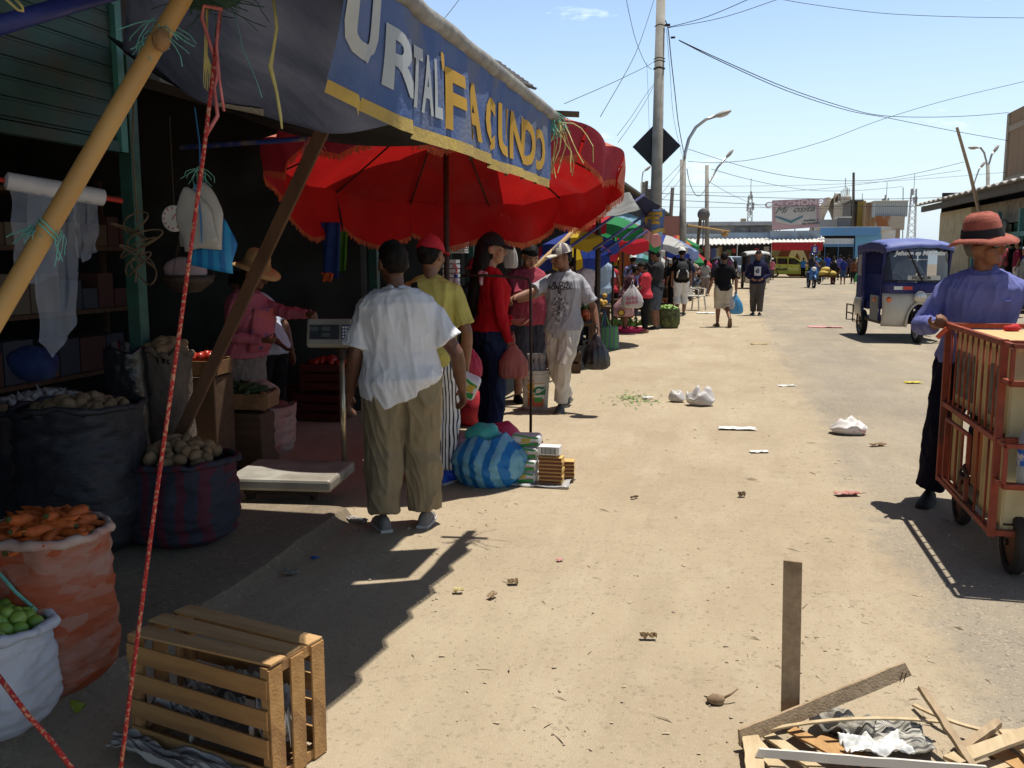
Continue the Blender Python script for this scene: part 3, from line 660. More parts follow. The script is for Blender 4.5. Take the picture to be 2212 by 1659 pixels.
P_(mb,'stacked_bundles',M('bundle_grey',(.22,.21,.18),(.12,.12,.11),scale=3))
t=thing('brick_building','tall bare brick building rising above the right hand eaves','building',(20,47,0))
h=8.85; mb=MB(); mb.box((18,44.35,h/2),(8,19.3,h)); P_(mb,'wall',M('tall_brick',(.27,.17,.10),(.33,.25,.17),scale=.9,pat='brick',rough=.95)); mb=MB()
for z in(5.4,8.0): mb.box((13.97,44.35,z),(.08,19.2,.3))
for y in(35.2,41,47,53.8): mb.box((13.96,y,h/2),(.1,.35,h-.1))
P_(mb,'concrete_frame',M('frame_concrete',(.34,.28,.21),(.28,.22,.16),scale=2,rough=.9))
# ---------------------------------------------------------------- awning, tarp, big red umbrella
BANB=M('faded_blue_banner',(.07,.12,.28),(.11,.155,.30),scale=7,rough=.85,bump=.25,bscale=60,c3=(.20,.19,.17),transl=.12); HEM=M('mustard_hem',(.46,.33,.08),(.36,.26,.09),scale=9,rough=.85,bump=.2,c3=(.28,.2,.1))
GREYT=M('grey_tube',(.30,.29,.26),(.2,.19,.17),scale=14,rough=.7,bump=.4,bscale=25,c3=(.14,.14,.16))
aw=thing('stall_awning','stall awning with blue lettered valance on a wrapped front pole','awning',(-1.0,2.3,2.42))
ZP=2.405
def A_(mb,name,mat,par=None,**k):
    mb.v=[v-aw.location for v in mb.v]; return obj(name,mb,mat,par or aw,**k)
mb=MB(); mb.tube([(-1.0+.012*noise.noise(V((i*.7,0,0))),1.6+i*.16,ZP+.03+.012*noise.noise(V((0,i*.7,0)))) for i in range(25)],[.033+.007*noise.noise(V((i*.9,3,0))) for i in range(25)],10); A_(mb,'front_pole',GREYT,smooth=True)
mb=MB(); mb.tube([(-1.0,5.3,ZP+.03),(-.99,5.62,ZP+.035)],.03,8); mb.beam((-1.13,5.47,ZP+.06),(-.86,5.5,ZP+.045),.035,.03); A_(mb,'pole_end',M('brown_stick',(.12,.08,.05),(.08,.05,.03),scale=10))
Y0,Y1=2.42,5.34
def bx(y,h):   # accordion folds of the hanging valance; h = 0 at the pole, 1 at the hem
    s=y*3.05; f=s-math.floor(s); tri=(f/.78 if f<.78 else (1-f)/.22)
    return -1.0+.005+(.012+.03*h)*(tri-.5)*(.9+.2*noise.noise(V((y*2,0,0))))+.03*h*noise.noise(V((y*1.3,h,4)))
def bz(y,h): 
    s=y*3.05; f=s-math.floor(s)
    return ZP-h*(.375+.02*noise.noise(V((math.floor(s)*1.7,0,1)))+.012*f)
def bp_(y,h):
    k=max(0,(2.80-y)/.38); p=V((bx(y,h)-.17*k*h,y+.012*sin(h*3)+.20*k*h,bz(y,h))); p.z=ZP+(p.z-ZP)*(1-.26*k); return p
mb=MB(); mb.grid(lambda u,v_:bp_(Y0+(Y1-Y0)*u,v_*.9),260,14); va=A_(mb,'valance',BANB,smooth=50,fixn=False)
mb=MB(); mb.grid(lambda u,v_:bp_(Y0+(Y1-Y0-.12)*u,.895+.115*v_)+V((.004,0,0)),260,3); A_(mb,'hem',HEM,va,smooth=50,fixn=False)
def banner_word(s,y0,y1,h0,h1,mat,name='lettering',bold=.03):
    t=text_mb(s,1.,bold,cut=0.03); xs=[v.x for v in t.v]; ys=[v.y for v in t.v]; a,b=min(xs),max(xs); c,d=min(ys),max(ys)
    t.v=[bp_(y0+(v.x-a)/(b-a)*(y1-y0),h1+(v.y-c)/(d-c)*(h0-h1))+V((.006,-.002,0)) for v in t.v]; A_(t,name,mat,va,fixn=False)
LW=M('banner_white',(.42,.45,.46),(.36,.39,.41),scale=8,rough=.85,transl=.1); LY=M('banner_yellow',(.52,.30,.04),(.45,.27,.05),scale=8,rough=.85,transl=.1)
banner_word('U',2.43,2.66,.06,.62,LW,bold=.05)
banner_word('R',2.70,2.93,.22,.72,LW); banner_word('T',2.93,3.02,.24,.74,LW); banner_word('A',3.02,3.11,.26,.76,LW); banner_word('L',3.12,3.18,.26,.76,LW)
for i,ch in enumerate('FACUNDO'): banner_word(ch,3.26+i*.268,3.26+i*.268+.225,.25,.82,LY,bold=.035)
banner_word('"',3.185,3.235,.17,.32,LY)
# sagging tarp roof behind the pole
TARP=M('dark_blue_tarp',(.18,.23,.40),(.11,.145,.28),scale=5,rough=.7,bump=.6,bscale=14,stretch=(1,.25,1))
def tarpf(u,v_):
    y=1.2+3.55*v_; xr=-1.25-1.95*max(0,(y-1.9))/2.7 if y>1.9 else -1.25; zr=2.62+.13*max(0,(y-3.3))/1.3
    x=-1.03+(xr+1.03)*u; s=4*u*(1-u)*(1-.25*u); yy=y-.35*s*v_*v_
    z=2.43+(zr-2.43)*u-(.05+.29*v_*v_)*s+(.02*noise.noise(V((u*3,y*.8,0)))+.022*sin(u*17-y*1.7)+.012*noise.noise(V((u*10,y*3,5))))*min(1,3*s)
    return V((x,yy,z))
mb=MB(); mb.grid(tarpf,60,40); A_(mb,'tarp',TARP,smooth=True,solid=.004)
mb=MB(); mb.grid(lambda u,v_:tarpf(.56+.13*u,.955+.044*v_-.02*abs(u-.5))+V((0,-.004,-.006)),8,5); A_(mb,'sun_spot',M('sun_spot_silver',(.55,.55,.54),(.36,.36,.37),scale=40,rough=.45,bump=.5,bscale=40),smooth=True)  # pale silver stands in for a spot of sun on the tarp's lower edge
# second, darker sheet sagging behind it (black edge)
mb=MB(); mb.grid(lambda u,v_:V((-1.1-2.3*u,4.75+.5*v_-.3*4*u*(1-u),2.40+.45*u-.36*4*u*(1-u)*.85-.04*v_)),40,4); A_(mb,'edge_strip',M('black_plastic_sheet',(.008,.008,.009),(.014,.014,.015),scale=6,rough=.5),smooth=True,solid=.006)
rs=thing('shade_roof','unseen corrugated roof added to shade the stall below','roof',(-3.5,2,3.4)); mb=MB(); rg=[]  # roof above the view, added to keep sun off the stall
for i in range(121): y=-2+7.68*i/120; rg.append([V((-3.6,y,3.62+.02*cos(i*1.5))),V((-1.16,y,3.38+.02*cos(i*1.5)))])
mb.loft(rg,cap=False,closed=False); mb.v=[v-rs.location for v in mb.v]; obj('sheet',mb,ROOFC,rs,solid=.006)
mb=MB()
for y in(-1.5,.5,2.3,5.5): mb.beam((-3.55,y,3.56),(-1.2,y,3.33),.06,.08)
mb.v=[v-rs.location for v in mb.v]; obj('rafters',mb,PLK_ if 0 else M('rafter_wood',(.15,.09,.05),(.1,.06,.03),scale=6),rs)
# knots at the pole end
def strands(n,o,len_,sp,seed,r=.0022,drop=1.):
    q=random.Random(seed); mb=MB()
    for i in range(n):
        p=V(o)+V((q.uniform(-1,1)*sp*.2,q.uniform(-1,1)*sp*.2,q.uniform(-1,1)*sp*.2)); d=V((q.uniform(-1,1),q.uniform(-1,1),-drop*q.random()*1.5)).normalized(); pts=[p]
        for k in range(5): p=p+d*len_/5*q.uniform(.5,1.2); d=(d+V((q.uniform(-1,1),q.uniform(-1,1),-.4*drop))*.5).normalized(); pts.append(p.copy())
        mb.tube(pts,r,4)
    return mb
CORDG=M('teal_twine',(.10,.32,.26),(.16,.42,.36),scale=30,rough=.8); CORDY=M('yellow_raffia',(.52,.45,.16),(.42,.36,.14),scale=20,rough=.7); CORDR=M('red_rope',(.42,.03,.03),(.55,.28,.16),scale=95,rough=.85,ramp=(.52,.62),bump=.5,bscale=200); CORDB=M('brown_twine',(.17,.12,.075),(.12,.085,.055),scale=30,rough=.9); CORDP=M('pink_raffia',(.52,.17,.17),(.4,.1,.1),scale=25,rough=.7)
mb=strands(46,(-1.0,5.42,ZP+.03),.16,.12,3); A_(mb,'knot',CORDG,smooth=False)
mb=strands(10,(-.98,5.45,ZP),.42,.1,9,.003,2.2); A_(mb,'knot',CORDY)
def strandobj(name,label,pts,r,mat,cat='rope',seg=6,group=None):
    mb=MB(); mb.tube(pts,r,seg); return solo(name,mb,mat,label,cat,group,smooth=True)
# bamboo pole
BAM=M('bamboo',(.43,.26,.085),(.33,.18,.055),scale=5,stretch=(1,1,.12),rough=.45,bump=.12,bscale=20,c3=(.30,.15,.05))
b0=ad(-75,800,2.35); b1=ad(480,-150,2.55); dv=(b1-b0); n=34; pts=[];rr=[]
nodes=(.305,.735)
for i in range(n+1):
    t=i/n; pts.append(b0+dv*t)
    rr.append(.0265-.002*t)
for q in nodes:
    for dt,k in((-.012,1.0),(-.004,1.07),(0,1.09),(.004,1.03),(.008,.98)): pts.append(b0+dv*(q+dt)); rr.append((.0265-.002*q)*k)
for q in(-.2,-.42,-.425,-.43,-.8,-1.0): pts.append(b0+dv*q); rr.append(.0275 if abs(q+.425)>.006 else .030)
qz=-(b0.z-.02)/dv.z
pts=[p for p in pts if p.z>.05]+[b0+dv*qz]; rr=rr[:len(pts)-1]+[.028]
o_=sorted(range(len(pts)),key=lambda i:(pts[i]-b0).dot(dv)); pts=[pts[i] for i in o_]; rr=[rr[i] for i in o_]
bb=thing('bamboo_pole','thick yellow bamboo pole leaning across the stall front','pole',b0)
mb=MB(); mb.tube(pts,rr,20); mb.v=[v-b0 for v in mb.v]; obj('culm',mb,BAM,bb,smooth=True)
kb=ad(352,90,2.47); mb=MB(); mb.ell(V((0,0,0)),(.024,.024,.03),12,8); k_=obj('knot',mb,M('bamboo_node',(.30,.17,.07),(.2,.11,.05),scale=20,bump=.4,bscale=60),bb,smooth=True); k_.location=kb-b0-cf*.012
mb=MB()
for q in(-.004,.004): 
    c=b0+dv*(.302+q); x,y=frame(dv)
    mb.tube([c+x*(cos(a)*.030)+y*(sin(a)*.030)+dv.normalized()*(.01*sin(a)) for a in[2*pi*k/20 for k in range(21)]],.0025,5)
mb.v+=[]; s_=strands(30,b0+dv*.305+cr*-.035,.07,.05,4,.0012,.3); mb.add(s_.v,s_.f); s_=strands(6,b0+dv*.30+cr*.03,.1,.05,6,.0012,2); mb.add(s_.v,s_.f); mb.v=[v-b0 for v in mb.v]; obj('twine_lashing',mb,CORDG,bb)
mb=strands(26,b0+dv*.775+cr*-.03,.13,.09,14,.0014,.6); mb.v=[v-b0 for v in mb.v]; obj('twine_lashing',mb,CORDG,bb)
# blue pipe overhead, red guy ropes, raffia strings
mb=MB(); mb.tube([ad(-60,72,2.6),ad(280,-28,3.0)],.027,12); solo('blue_pipe',mb,M('blue_pipe_paint',(.02,.03,.16),(.03,.04,.2),scale=9,rough=.45,bump=.15),'navy blue pipe crossing the top left corner','pipe',smooth=True)
strandobj('red_rope','taut red rope running down beside the wooden crate',[ad(476,24,2.62),ad(440,330,2.55),ad(390,700,2.52),ad(335,1090,2.5),ad(290,1430,2.48),ad(248,1760,2.46)],.0062,CORDR)
strandobj('red_rope','short slanting red rope near the lime sack',[ad(-30,1425,2.3),ad(60,1545,2.32),ad(110,1600,2.34),ad(200,1720,2.36)],.0065,CORDR)
strandobj('raffia_string','pink raffia loop hanging from the top of the red rope',[ad(480,20,2.6),ad(440,12,2.6),ad(436,40,2.6),ad(462,120,2.6),ad(470,160,2.6),ad(462,190,2.6),ad(470,250,2.6),ad(445,292,2.6)],.0055,CORDP,'string')
strandobj('raffia_string','pink raffia tail dangling right of the red rope',[ad(474,22,2.58),ad(468,100,2.58),ad(474,170,2.58),ad(484,240,2.58)],.004,CORDP,'string')
strandobj('raffia_string','long yellow raffia string hanging under the dark tarp',[ad(590,-10,2.7),ad(598,60,2.7),ad(590,110,2.7),ad(584,145,2.7),ad(598,200,2.7),ad(606,250,2.7),ad(609,278,2.7)],[.005,.0055,.005,.008,.005,.005,.003],CORDY,'string')
mb=MB(); 
for k in range(7): mb.tube([ad(447,12,2.62),ad(444+k%2*3,60,2.62),ad(442+k*.8,120,2.62),ad(440+k*4,165+4*(k%3),2.62),ad(441+k*3.5,190+3*(k%3),2.62)],[.004,.003,.0025,.0014,.0011],5)
solo('raffia_string',mb,CORDY,'frayed yellow raffia tassel beside the pink loop','string')
strandobj('raffia_string','yellow raffia loop dangling at the top left corner',[ad(0,-12,2.5),ad(15,0,2.5),ad(40,22,2.5),ad(50,24,2.5),ad(48,14,2.5),ad(30,-5,2.5)],.004,CORDY,'string')
strandobj('twine','thin teal thread hanging in front of the tarp middle',[ad(502,18,2.7),ad(515,60,2.7),ad(525,110,2.7),ad(540,140,2.7),ad(556,180,2.7),ad(566,211,2.7)],.0013,CORDG,'string',4)
mb=MB(); q=random.Random(5)
mb.ell(ad(455,-12,2.66),(.11,.05,.045),10,7); s_=strands(40,ad(455,-8,2.66),.15,.2,8,.0014,.2); mb.add(s_.v,s_.f); solo('net_bundle',mb,M('dark_green_net',(.02,.05,.035),(.03,.07,.05),scale=40),'bunched dark green net tied above the raffia strings','net')
# leaning brown plank, thin blue rod
PLK=M('brown_plank',(.13,.065,.035),(.085,.042,.024),scale=7,stretch=(1,1,.15),rough=.8,bump=.2,bscale=30)
mb=MB(); pa=ad(737,195,4.6); pb=ad(405,905,5.4); pb=pa+(pb-pa)*((pa.z-.08)/(pa.z-pb.z)); mb.beam(pa,pb,.068,.032,up=cf); solo('leaning_plank',mb,PLK,'dark brown plank leaning from awning to stall floor','plank',bevel=.003)
mb=MB(); mb.tube([ad(390,319,5.3),ad(600,304,5.15),ad(830,286,4.95)],.014,10); rod=solo('thin_pipe',mb,M('worn_blue_pipe',(.03,.05,.22),(.22,.16,.12),scale=12,ramp=(.5,.7),rough=.4),'thin worn blue pipe lashed across the brown plank','pipe',smooth=True)
mb=strands(14,ad(668,298,5.02),.14,.05,21,.003,1.2); solo('twine_knot',mb,CORDP,'pink raffia knot tying the thin pipe to the plank','string')
# ---- big red umbrella
REDU=M('red_canvas',(.48,.014,.013),(.36,.010,.011),scale=3,rough=.85,bump=.3,bscale=25,transl=.28,c3=(.40,.03,.03)); BACKRED=M('backlit_red_canvas',(.34,.03,.05),(.27,.022,.04),scale=5,rough=.85,bump=.2,bscale=60,transl=.22); FRI=M('orange_fringe',(.52,.15,.06),(.42,.09,.04),scale=60,stretch=(1,1,.2),rough=.9,transl=.3)  # near flaps' backlit shade is put into a darker red cloth
nt_=REDU.node_tree; bsd=nt_.nodes['Principled BSDF']; lk=bsd.inputs['Base Color'].links[0].from_socket; ge=nt_.nodes.new('ShaderNodeNewGeometry'); mm=nt_.nodes.new('ShaderNodeMix'); mm.data_type='RGBA'
nt_.links.new(ge.outputs['Backfacing'],mm.inputs[0]); nt_.links.new(lk,mm.inputs[6]); mm.inputs[7].default_value=(.55,.19,.13,1); nt_.links.new(mm.outputs[2],bsd.inputs['Base Color'])   # the upper side of the cloth is bleached
UC=V((-2.22,7.3,0)); uz=2.50
um=thing('market_umbrella','big red market umbrella with fringed scalloped flaps on a dark pole','umbrella',(UC.x,UC.y,0))
mb=MB(); mb.tube([(0,0,0),(0,.02,2.75)],.024,10); obj('pole',mb,DARKM,um,smooth=True)
mb=MB(); mb.lathe([(.26,0),(.26,.05),(.05,.09),(.04,.3)],16); obj('base',mb,DARKM,um,smooth=40)
NU=12; RU=1.43; tl=Matrix.Rotation(R(-10.5),3,'X')@Matrix.Rotation(R(-1.5),3,'Y')
def upt(a,r,dz=0,out=0):   # canopy surface at angle a (panels sag between the ribs)
    k=a/(2*pi/NU); f=abs(k-round(k))*2; z=.46*(1-r/RU)-.05*f*f*(r/RU)**2+.06*sin(pi*r/RU)
    rr_=r*(1-.035*f*f)
    return V((0,0,uz-.12))+tl@V((cos(a)*rr_,sin(a)*rr_,z+dz))
mb=MB(); mb.grid(lambda u,v_:upt(2*pi*u,.06+(RU-.06)*v_),NU*8,12); cp=obj('canopy',mb,REDU,um,smooth=60,fixn=False)
for k in range(NU):
    a0=2*pi*k/NU; near=sin(a0+pi/NU)<-.1; mt=BACKRED if near else REDU; dl=.25 if near else (.27 if k<3 else .36)+.04*((k*7)%3)
    sg=random.Random(k)
    def flap(u,v_,a0=a0,dl=dl,k=k):
        a=a0+2*pi/NU*u; p=upt(a,RU); sc=dl*(.66+.34*sin(pi*(.06+.88*u))**.6); o=V((cos(a),sin(a),0))
        wv=.03*sin(u*9+k*2)*v_+.05*noise.noise(V((u*2+k*3,v_,k)))*v_
        return p+V((0,0,-sc*v_))+o*(wv-.05*v_*v_)
    mb=MB(); mb.grid(flap,14,6); fo=obj('flap',mb,mt,um,smooth=True,fixn=False)
    mb=MB()
    for i in range(70):
        u=(i+.5)/70; p=flap(u,1.); p2=flap(min(1,u+.012),1.); d=.055*sg.uniform(.6,1.15); mb.add([p,p2,p2+V((0,sg.uniform(-.01,.01),-d)),p+V((0,0,-d*.9))],[(0,1,2,3)])
    obj('fringe',mb,FRI,fo,fixn=False)
    mb=MB(); mb.tube([upt(a0,.08,-.03),upt(a0,RU*.5,-.03),upt(a0,RU,-.02)],.008,5); obj('rib',mb,DARKM,um)
# ---------------------------------------------------------------- hanging things
POLYW=M('white_poly_bag',(.52,.50,.47),(.42,.40,.37),scale=5,rough=.35,bump=.4,bscale=12,transl=.25,spec=.6); CLEAR=M('clear_film',(.34,.39,.5),(.22,.26,.36),scale=6,rough=.25,bump=.5,bscale=10,alpha=.32,spec=.6); BLUB=M('blue_stripe_bag',(.02,.16,.42),(.03,.28,.55),scale=6,pat='stripe',rough=.4,bump=.4,bscale=14,transl=.2)
c=ad(436,465,4.0); hb=thing('hanging_bag','white poly bag bundle tied up on a blue cord','bag',c)
def bagm(w,h,d,seed,rot=0):
    mb=MB(); rg=[]
    for i in range(12):
        t=i/11; wd=w*(.12+.88*min(1,(1-t)*2.4)**.7); dd=d*(.5+.5*(1-t))
        rg.append([Matrix.Rotation(rot,3,'Y')@V((cos(a)*wd*(1+.12*noise.noise(V((cos(a)*2+seed,sin(a)*2,t*3)))),sin(a)*dd,-h/2+h*t)) for a in[2*pi*k/20 for k in range(20)]])
    mb.loft(rg); return mb
obj('bag',bagm(.10,.28,.03,1,.08),POLYW,hb,smooth=True)
o=obj('bag',bagm(.085,.26,.02,2,-.25),POLYW,hb,smooth=True); o.location=(-.02,-.03,-.01)
o=obj('bag',bagm(.11,.24,.03,5,.2),BLUB,hb,smooth=True); o.location=(.03,.03,-.11)
mb=MB(); mb.tube([(-.005,-.035,.13),(.02,-.05,.04),(.025,-.05,-.05),(.022,-.045,-.13)],.004,5); mb.tube([(0,0,.12),(.005,0,.3),(-.01,0,.45)],.003,5); obj('cord',mb,M('blue_cord',(.02,.14,.35),rough=.5),hb)
s_=strands(14,(0,0,.2),.1,.05,7,.0016,1); obj('knot',s_,CORDG,hb)
# scale dial and pan
c=ad(377,472,4.7); t=thing('hanging_scale','round white dial scale hanging behind the poly bags','scale',c)
mb=MB(); mb.lathe([(.062,0),(.066,.012),(.066,.03),(.06,.035),(.001,.035)],24,(0,.02,0),Matrix.Rotation(pi/2,3,'X')); obj('dial',mb,WHITE,t,smooth=40)
mb=MB(); 
for k in range(12): a=2*pi*k/12; mb.box((cos(a)*.05,-.017,sin(a)*.05),(.005,.002,.012),Matrix.Rotation(-a+pi/2,3,'Y'))
mb.box((.012,-.018,.012),(.004,.002,.05),Matrix.Rotation(.7,3,'Y')); obj('tick_marks',mb,REDV,t)
mb=MB(); mb.tube([(0,0,.06),(0,0,.5)],.004,5); obj('hook',mb,DARKM,t)
c=ad(405,590,4.7); t=thing('scale_pan','hanging round pan holding a pale crumpled bag','pan',c)
mb=MB(); mb.lathe([(.001,-.10),(.06,-.095),(.115,-.05),(.13,-.01),(.135,-.008),(.12,-.05),(.06,-.088),(.001,-.092)],24); obj('pan',mb,DARKM,t,smooth=True)
mb=MB(); mb.ell((0,0,0),(.115,.09,.08),16,10); mb.v=[v*(1+.25*noise.noise(v*14)) for v in mb.v]; obj('bag',mb,M('pale_pink_bag',(.36,.25,.25),(.28,.19,.2),scale=5,rough=.5),t,smooth=True)
mb=MB()
for a in(.5,2.6,4.7): mb.tube([(cos(a)*.13,sin(a)*.13,-.01),(0,0,.33)],.0025,4)
obj('chain',mb,DARKM,t)
# plastic film roll
a=ad(10,390,3.9); b=ad(228,428,4.15); t=thing('film_roll','roll of clear plastic bags on a red stick','roll',a)
dv=b-a; mb=MB(); mb.tube([V((0,0,0)),dv*.02,dv*.5,dv*.98,dv],[.02,.038,.04,.037,.02],18); obj('roll',mb,M('film_white',(.5,.5,.54),(.42,.42,.47),scale=8,rough=.4),t,smooth=50)
mb=MB(); mb.tube([dv*-.12,dv*1.18],.011,8); obj('stick',mb,M('red_stick',(.35,.03,.02),rough=.6),t)
def film(u0,u1,L,seed,rag):
    def f(u,v_):
        p=dv*(u0+(u1-u0)*u*(1-.15*v_)); return p+V((.02*noise.noise(V((u*3,v_*4,seed)))*v_-.01,-.04+.03*noise.noise(V((u*4,v_*3,seed+2))),-.02-L*v_*(1-rag*abs(u-.3))))
    return f
for u0,u1,L,s,rg_ in((.12,.62,.40,1,.2),(.30,.78,.72,4,.35),(.74,1.0,.28,7,.3)):
    mb=MB(); mb.grid(film(u0,u1,L,s,rg_),12,14); obj('film_sheet',mb,CLEAR,t,smooth=True,fixn=False)
# tangle of twine
q=random.Random(3); mb=MB(); c=ad(300,535,4.6)
for k in range(7):
    p=V((q.uniform(-.03,.03),q.uniform(-.02,.02),.12-.04*k)); pts=[]
    rx,rz,ph=q.uniform(.04,.11),q.uniform(.03,.07),q.uniform(0,6)
    for i in range(19): a=2*pi*i/18; pts.append(c+p+V((cos(a+ph)*rx,.02*sin(2*a+ph),sin(a)*rz)))
    mb.tube(pts,.0045,5)
mb.tube([c+V((0,0,.1)),c+V((.03,0,.0)),c+V((-.02,0,-.1)),c+V((-.03,0,-.17))],.0045,5); mb.tube([c+V((0,0,.12)),c+V((-.005,0,.5)),c+V((.02,0,.75))],.004,5)
solo('twine_tangle',mb,CORDB,'tangled coil of brown twine hanging by the green post','string',smooth=True)
# ---------------------------------------------------------------- sacks and produce
def sack(label,px,py,r,h,mat,seed,fill=None,rim=None,ry=None,roll=True,lean=(0,0),z0=None,sq=2.6,parts=None,name='sack'):
    z0=(.075 if z0 is None else z0); p=gp(px,py,z0); p=p+V((0,0,0)); ry=ry or r; q=random.Random(seed)
    t=thing(name,label,'sack',p); mb=MB(); rg=[]; n=64; m=44
    prof=[(0,.55),(.03,.8),(.12,.98),(.3,1.05),(.5,1.03),(.7,.99),(.85,.97),(.95,.98),(1.,.99)]
    def rad(t_):
        for (a,x),(b,y) in zip(prof,prof[1:]):
            if t_<=b: return x+(y-x)*(t_-a)/(b-a)
        return prof[-1][1]
    for i in range(m+1):
        t_=i/m; r_=[]
        for k in range(n):
            a=2*pi*k/n; ca,sa=cos(a),sin(a); s=(abs(ca)**sq+abs(sa)**sq)**(-1/sq)
            w=rad(t_)*(1+.07*noise.noise(V((ca*1.6,sa*1.6,t_*3+seed)))+.06*(.45-abs(noise.noise(V((ca*1.5+t_*2.5,sa*1.5-t_,t_*9+seed*3))))*1.6)+.035*(.45-abs(noise.noise(V((ca*3.5-t_*4,sa*3.5,t_*17+seed))))*1.6)+.03*noise.noise(V((ca*6,sa*6,t_*12+seed))))
            r_.append(V((ca*s*r*w+lean[0]*t_*h,sa*s*ry*w+lean[1]*t_*h,h*t_*(1+.06*noise.noise(V((ca*1.2,sa*1.2,seed)))+.025*noise.noise(V((ca*4,sa*4,seed)))*t_))))
        rg.append(r_)
    top=rg[-1]; cx=V((lean[0]*h,lean[1]*h,0))
    rg.append([cx+(v-cx)*.93+V((0,0,v.z*.0-.02)) for v in top]); rg.append([V((cx.x+(v.x-cx.x)*.88,cx.y+(v.y-cx.y)*.88,h-.09)) for v in top]); 
    mb.loft(rg); obj('sack_cloth',mb,mat,t,smooth=True)
    if roll:
        mb=MB(); mb.tube([cx+V(((v.x-cx.x)*1.0,(v.y-cx.y)*1.0,v.z-.012)) for v in top+top[:1]],[.017+.010*noise.noise(V((cos(2*pi*k/n)*3,sin(2*pi*k/n)*3,seed))) for k in range(n+1)],8); obj('rolled_rim',mb,rim or mat,t,smooth=True)
    return t,p,cx
def heap(proto_fn,n,c,rx,ry,hz,seed,label,cat,group,smin=.85,smax=1.15,flat=False):
    q=random.Random(seed); pr=proto_fn(label,cat,group); first=True
    for i in range(n):
        rr_=math.sqrt((i+.5)/n)*.97; a=i*2.399+q.uniform(-.3,.3); o=pr if first else dup(pr)
        first=False; s=q.uniform(smin,smax); o.scale=(s,s,s)
        o.location=V(c)+V((cos(a)*rr_*rx,sin(a)*rr_*ry,hz*(1-rr_**2)+q.uniform(-.008,.008)))
        o.rotation_euler=(q.uniform(-.35,.35)+(pi/2 if flat else q.uniform(0,3)),q.uniform(-.3,.3) if flat else q.uniform(0,3),q.uniform(0,6.28))
def carrot(label,cat,group):
    mb=MB(); mb.tube([(.004*sin(i),.003*cos(i*2),-.095+.19*i/9) for i in range(10)],[.003,.009,.013,.016,.018,.0195,.021,.022,.021,.012],10)
    o=tag(obj('carrot',mb,M('carrot_orange',(.50,.115,.02),(.38,.075,.015),scale=25,stretch=(.3,.3,2),rough=.6,bump=.2,bscale=40),smooth=True),label,cat,group)
    mb=MB(); mb.lathe([(.011,.094),(.009,.101),(.004,.103)],8); obj('stem_end',mb,M('carrot_top',(.06,.07,.02),rough=.8),o); return o
def lime(label,cat,group):
    mb=MB(); mb.lathe([(.002,-.031),(.012,-.027),(.022,-.017),(.0265,-.002),(.024,.012),(.014,.024),(.006,.029),(.004,.033)],14)
    o=tag(obj('lime',mb,M('lime_green',(.13,.26,.03),(.22,.34,.05),scale=12,rough=.4,bump=.15,bscale=150,spec=.5),smooth=True),label,cat,group)
    mb=MB(); mb.ell((0,0,.033),.003,6,4); obj('stem_end',mb,M('carrot_top',(.06,.07,.02)),o); return o
POT=M('potato_skin',(.20,.13,.068),(.13,.082,.045),scale=18,rough=.8,bump=.2,bscale=60,c3=(.27,.19,.10))
def potato(label,cat,group):
    mb=MB(); mb.ell((0,0,0),(.038,.032,.048),12,9); mb.v=[v*(1+.10*noise.noise(v*22)) for v in mb.v]
    return tag(obj('potato',mb,POT,smooth=True),label,cat,group)
def fruit(nm,mat,r):
    def f(label,cat,group):
        mb=MB(); mb.ell((0,0,0),(r,r,r*.86),12,9); o=tag(obj(nm,mb,mat,smooth=True),label,cat,group)
        mb=MB(); mb.ell((0,0,r*.84),(r*.18,r*.18,r*.08),6,4); obj('stem_end',mb,M('carrot_top',(.06,.07,.02)),o); return o
    return f
CARS=M('carrot_mesh_sack',(.31,.062,.02),(.32,.145,.10),scale=15,stretch=(.75,.75,2.0),rough=.6,bump=.7,bscale=14,c3=(.33,.2,.16),rot=(.5,.5,.3),pat='vor',ramp=(.25,.85)); RIMW=M('cream_rim',(.46,.40,.34),(.38,.2,.16),scale=9,rough=.8)
t,p,cx=sack('translucent mesh sack overfilled with carrots, cream rolled rim','108','0',1,1,CARS,1) if 0 else sack('translucent mesh sack overfilled with carrots, cream rolled rim',118,1476,.205,.60,CARS,1,rim=RIMW)
mb=text_mb('EL',.09,.004,cut=.02); o=[c for c in t.children if c.name.startswith('sack_cloth')][0]; place2d(mb,V((.13,-.6,.34)),(.8,.6,0),(0,0,1)); wrap(mb,o.data,(-.45,1,0)); obj('lettering',mb,REDV,t,fixn=False)
mb=MB(); mb.tube([V((-.0,-.22,.5)),V((.06,-.222,.44)),V((.12,-.2,.37))],.006,5); obj('green_thread',mb,CORDG,t)
heap(carrot,46,p+V((0,0,.575)),.165,.165,.055,11,'loose orange carrot heaped in the mesh sack','carrot','carrots heaped in the mesh sack',.8,1.2,True)
WSACK=M('white_woven_sack',(.52,.53,.56),(.42,.43,.47),scale=6,rough=.7,bump=.35,bscale=34)
t,p,cx=sack('white woven sack of green limes at the left edge',-10,1568,.18,.37,WSACK,6,rim=WSACK)
o=[c for c in t.children if c.name.startswith('sack_cloth')][0]; mb=text_mb('ZAINU',.075,.006,shear=-.1,cut=.02); place2d(mb,V((.10,-.6,.295)),(.9,.42,.1),(-.1,0,1)); wrap(mb,o.data,(-.3,1,0)); obj('lettering',mb,M('black_print',(.02,.02,.025)),t,fixn=False)
heap(lime,44,p+V((0,0,.345)),.15,.15,.05,12,'round green lime piled in the white woven sack','lime','limes piled in the white sack',.9,1.12)
DKS=M('dark_poly_sack',(.024,.025,.03),(.015,.016,.02),scale=8,rough=.55,bump=.5,bscale=16,stretch=(1,1,2)); BROWNS=M('brown_weave_sack',(.11,.085,.065),(.075,.06,.05),scale=9,rough=.85,bump=.4,bscale=60)
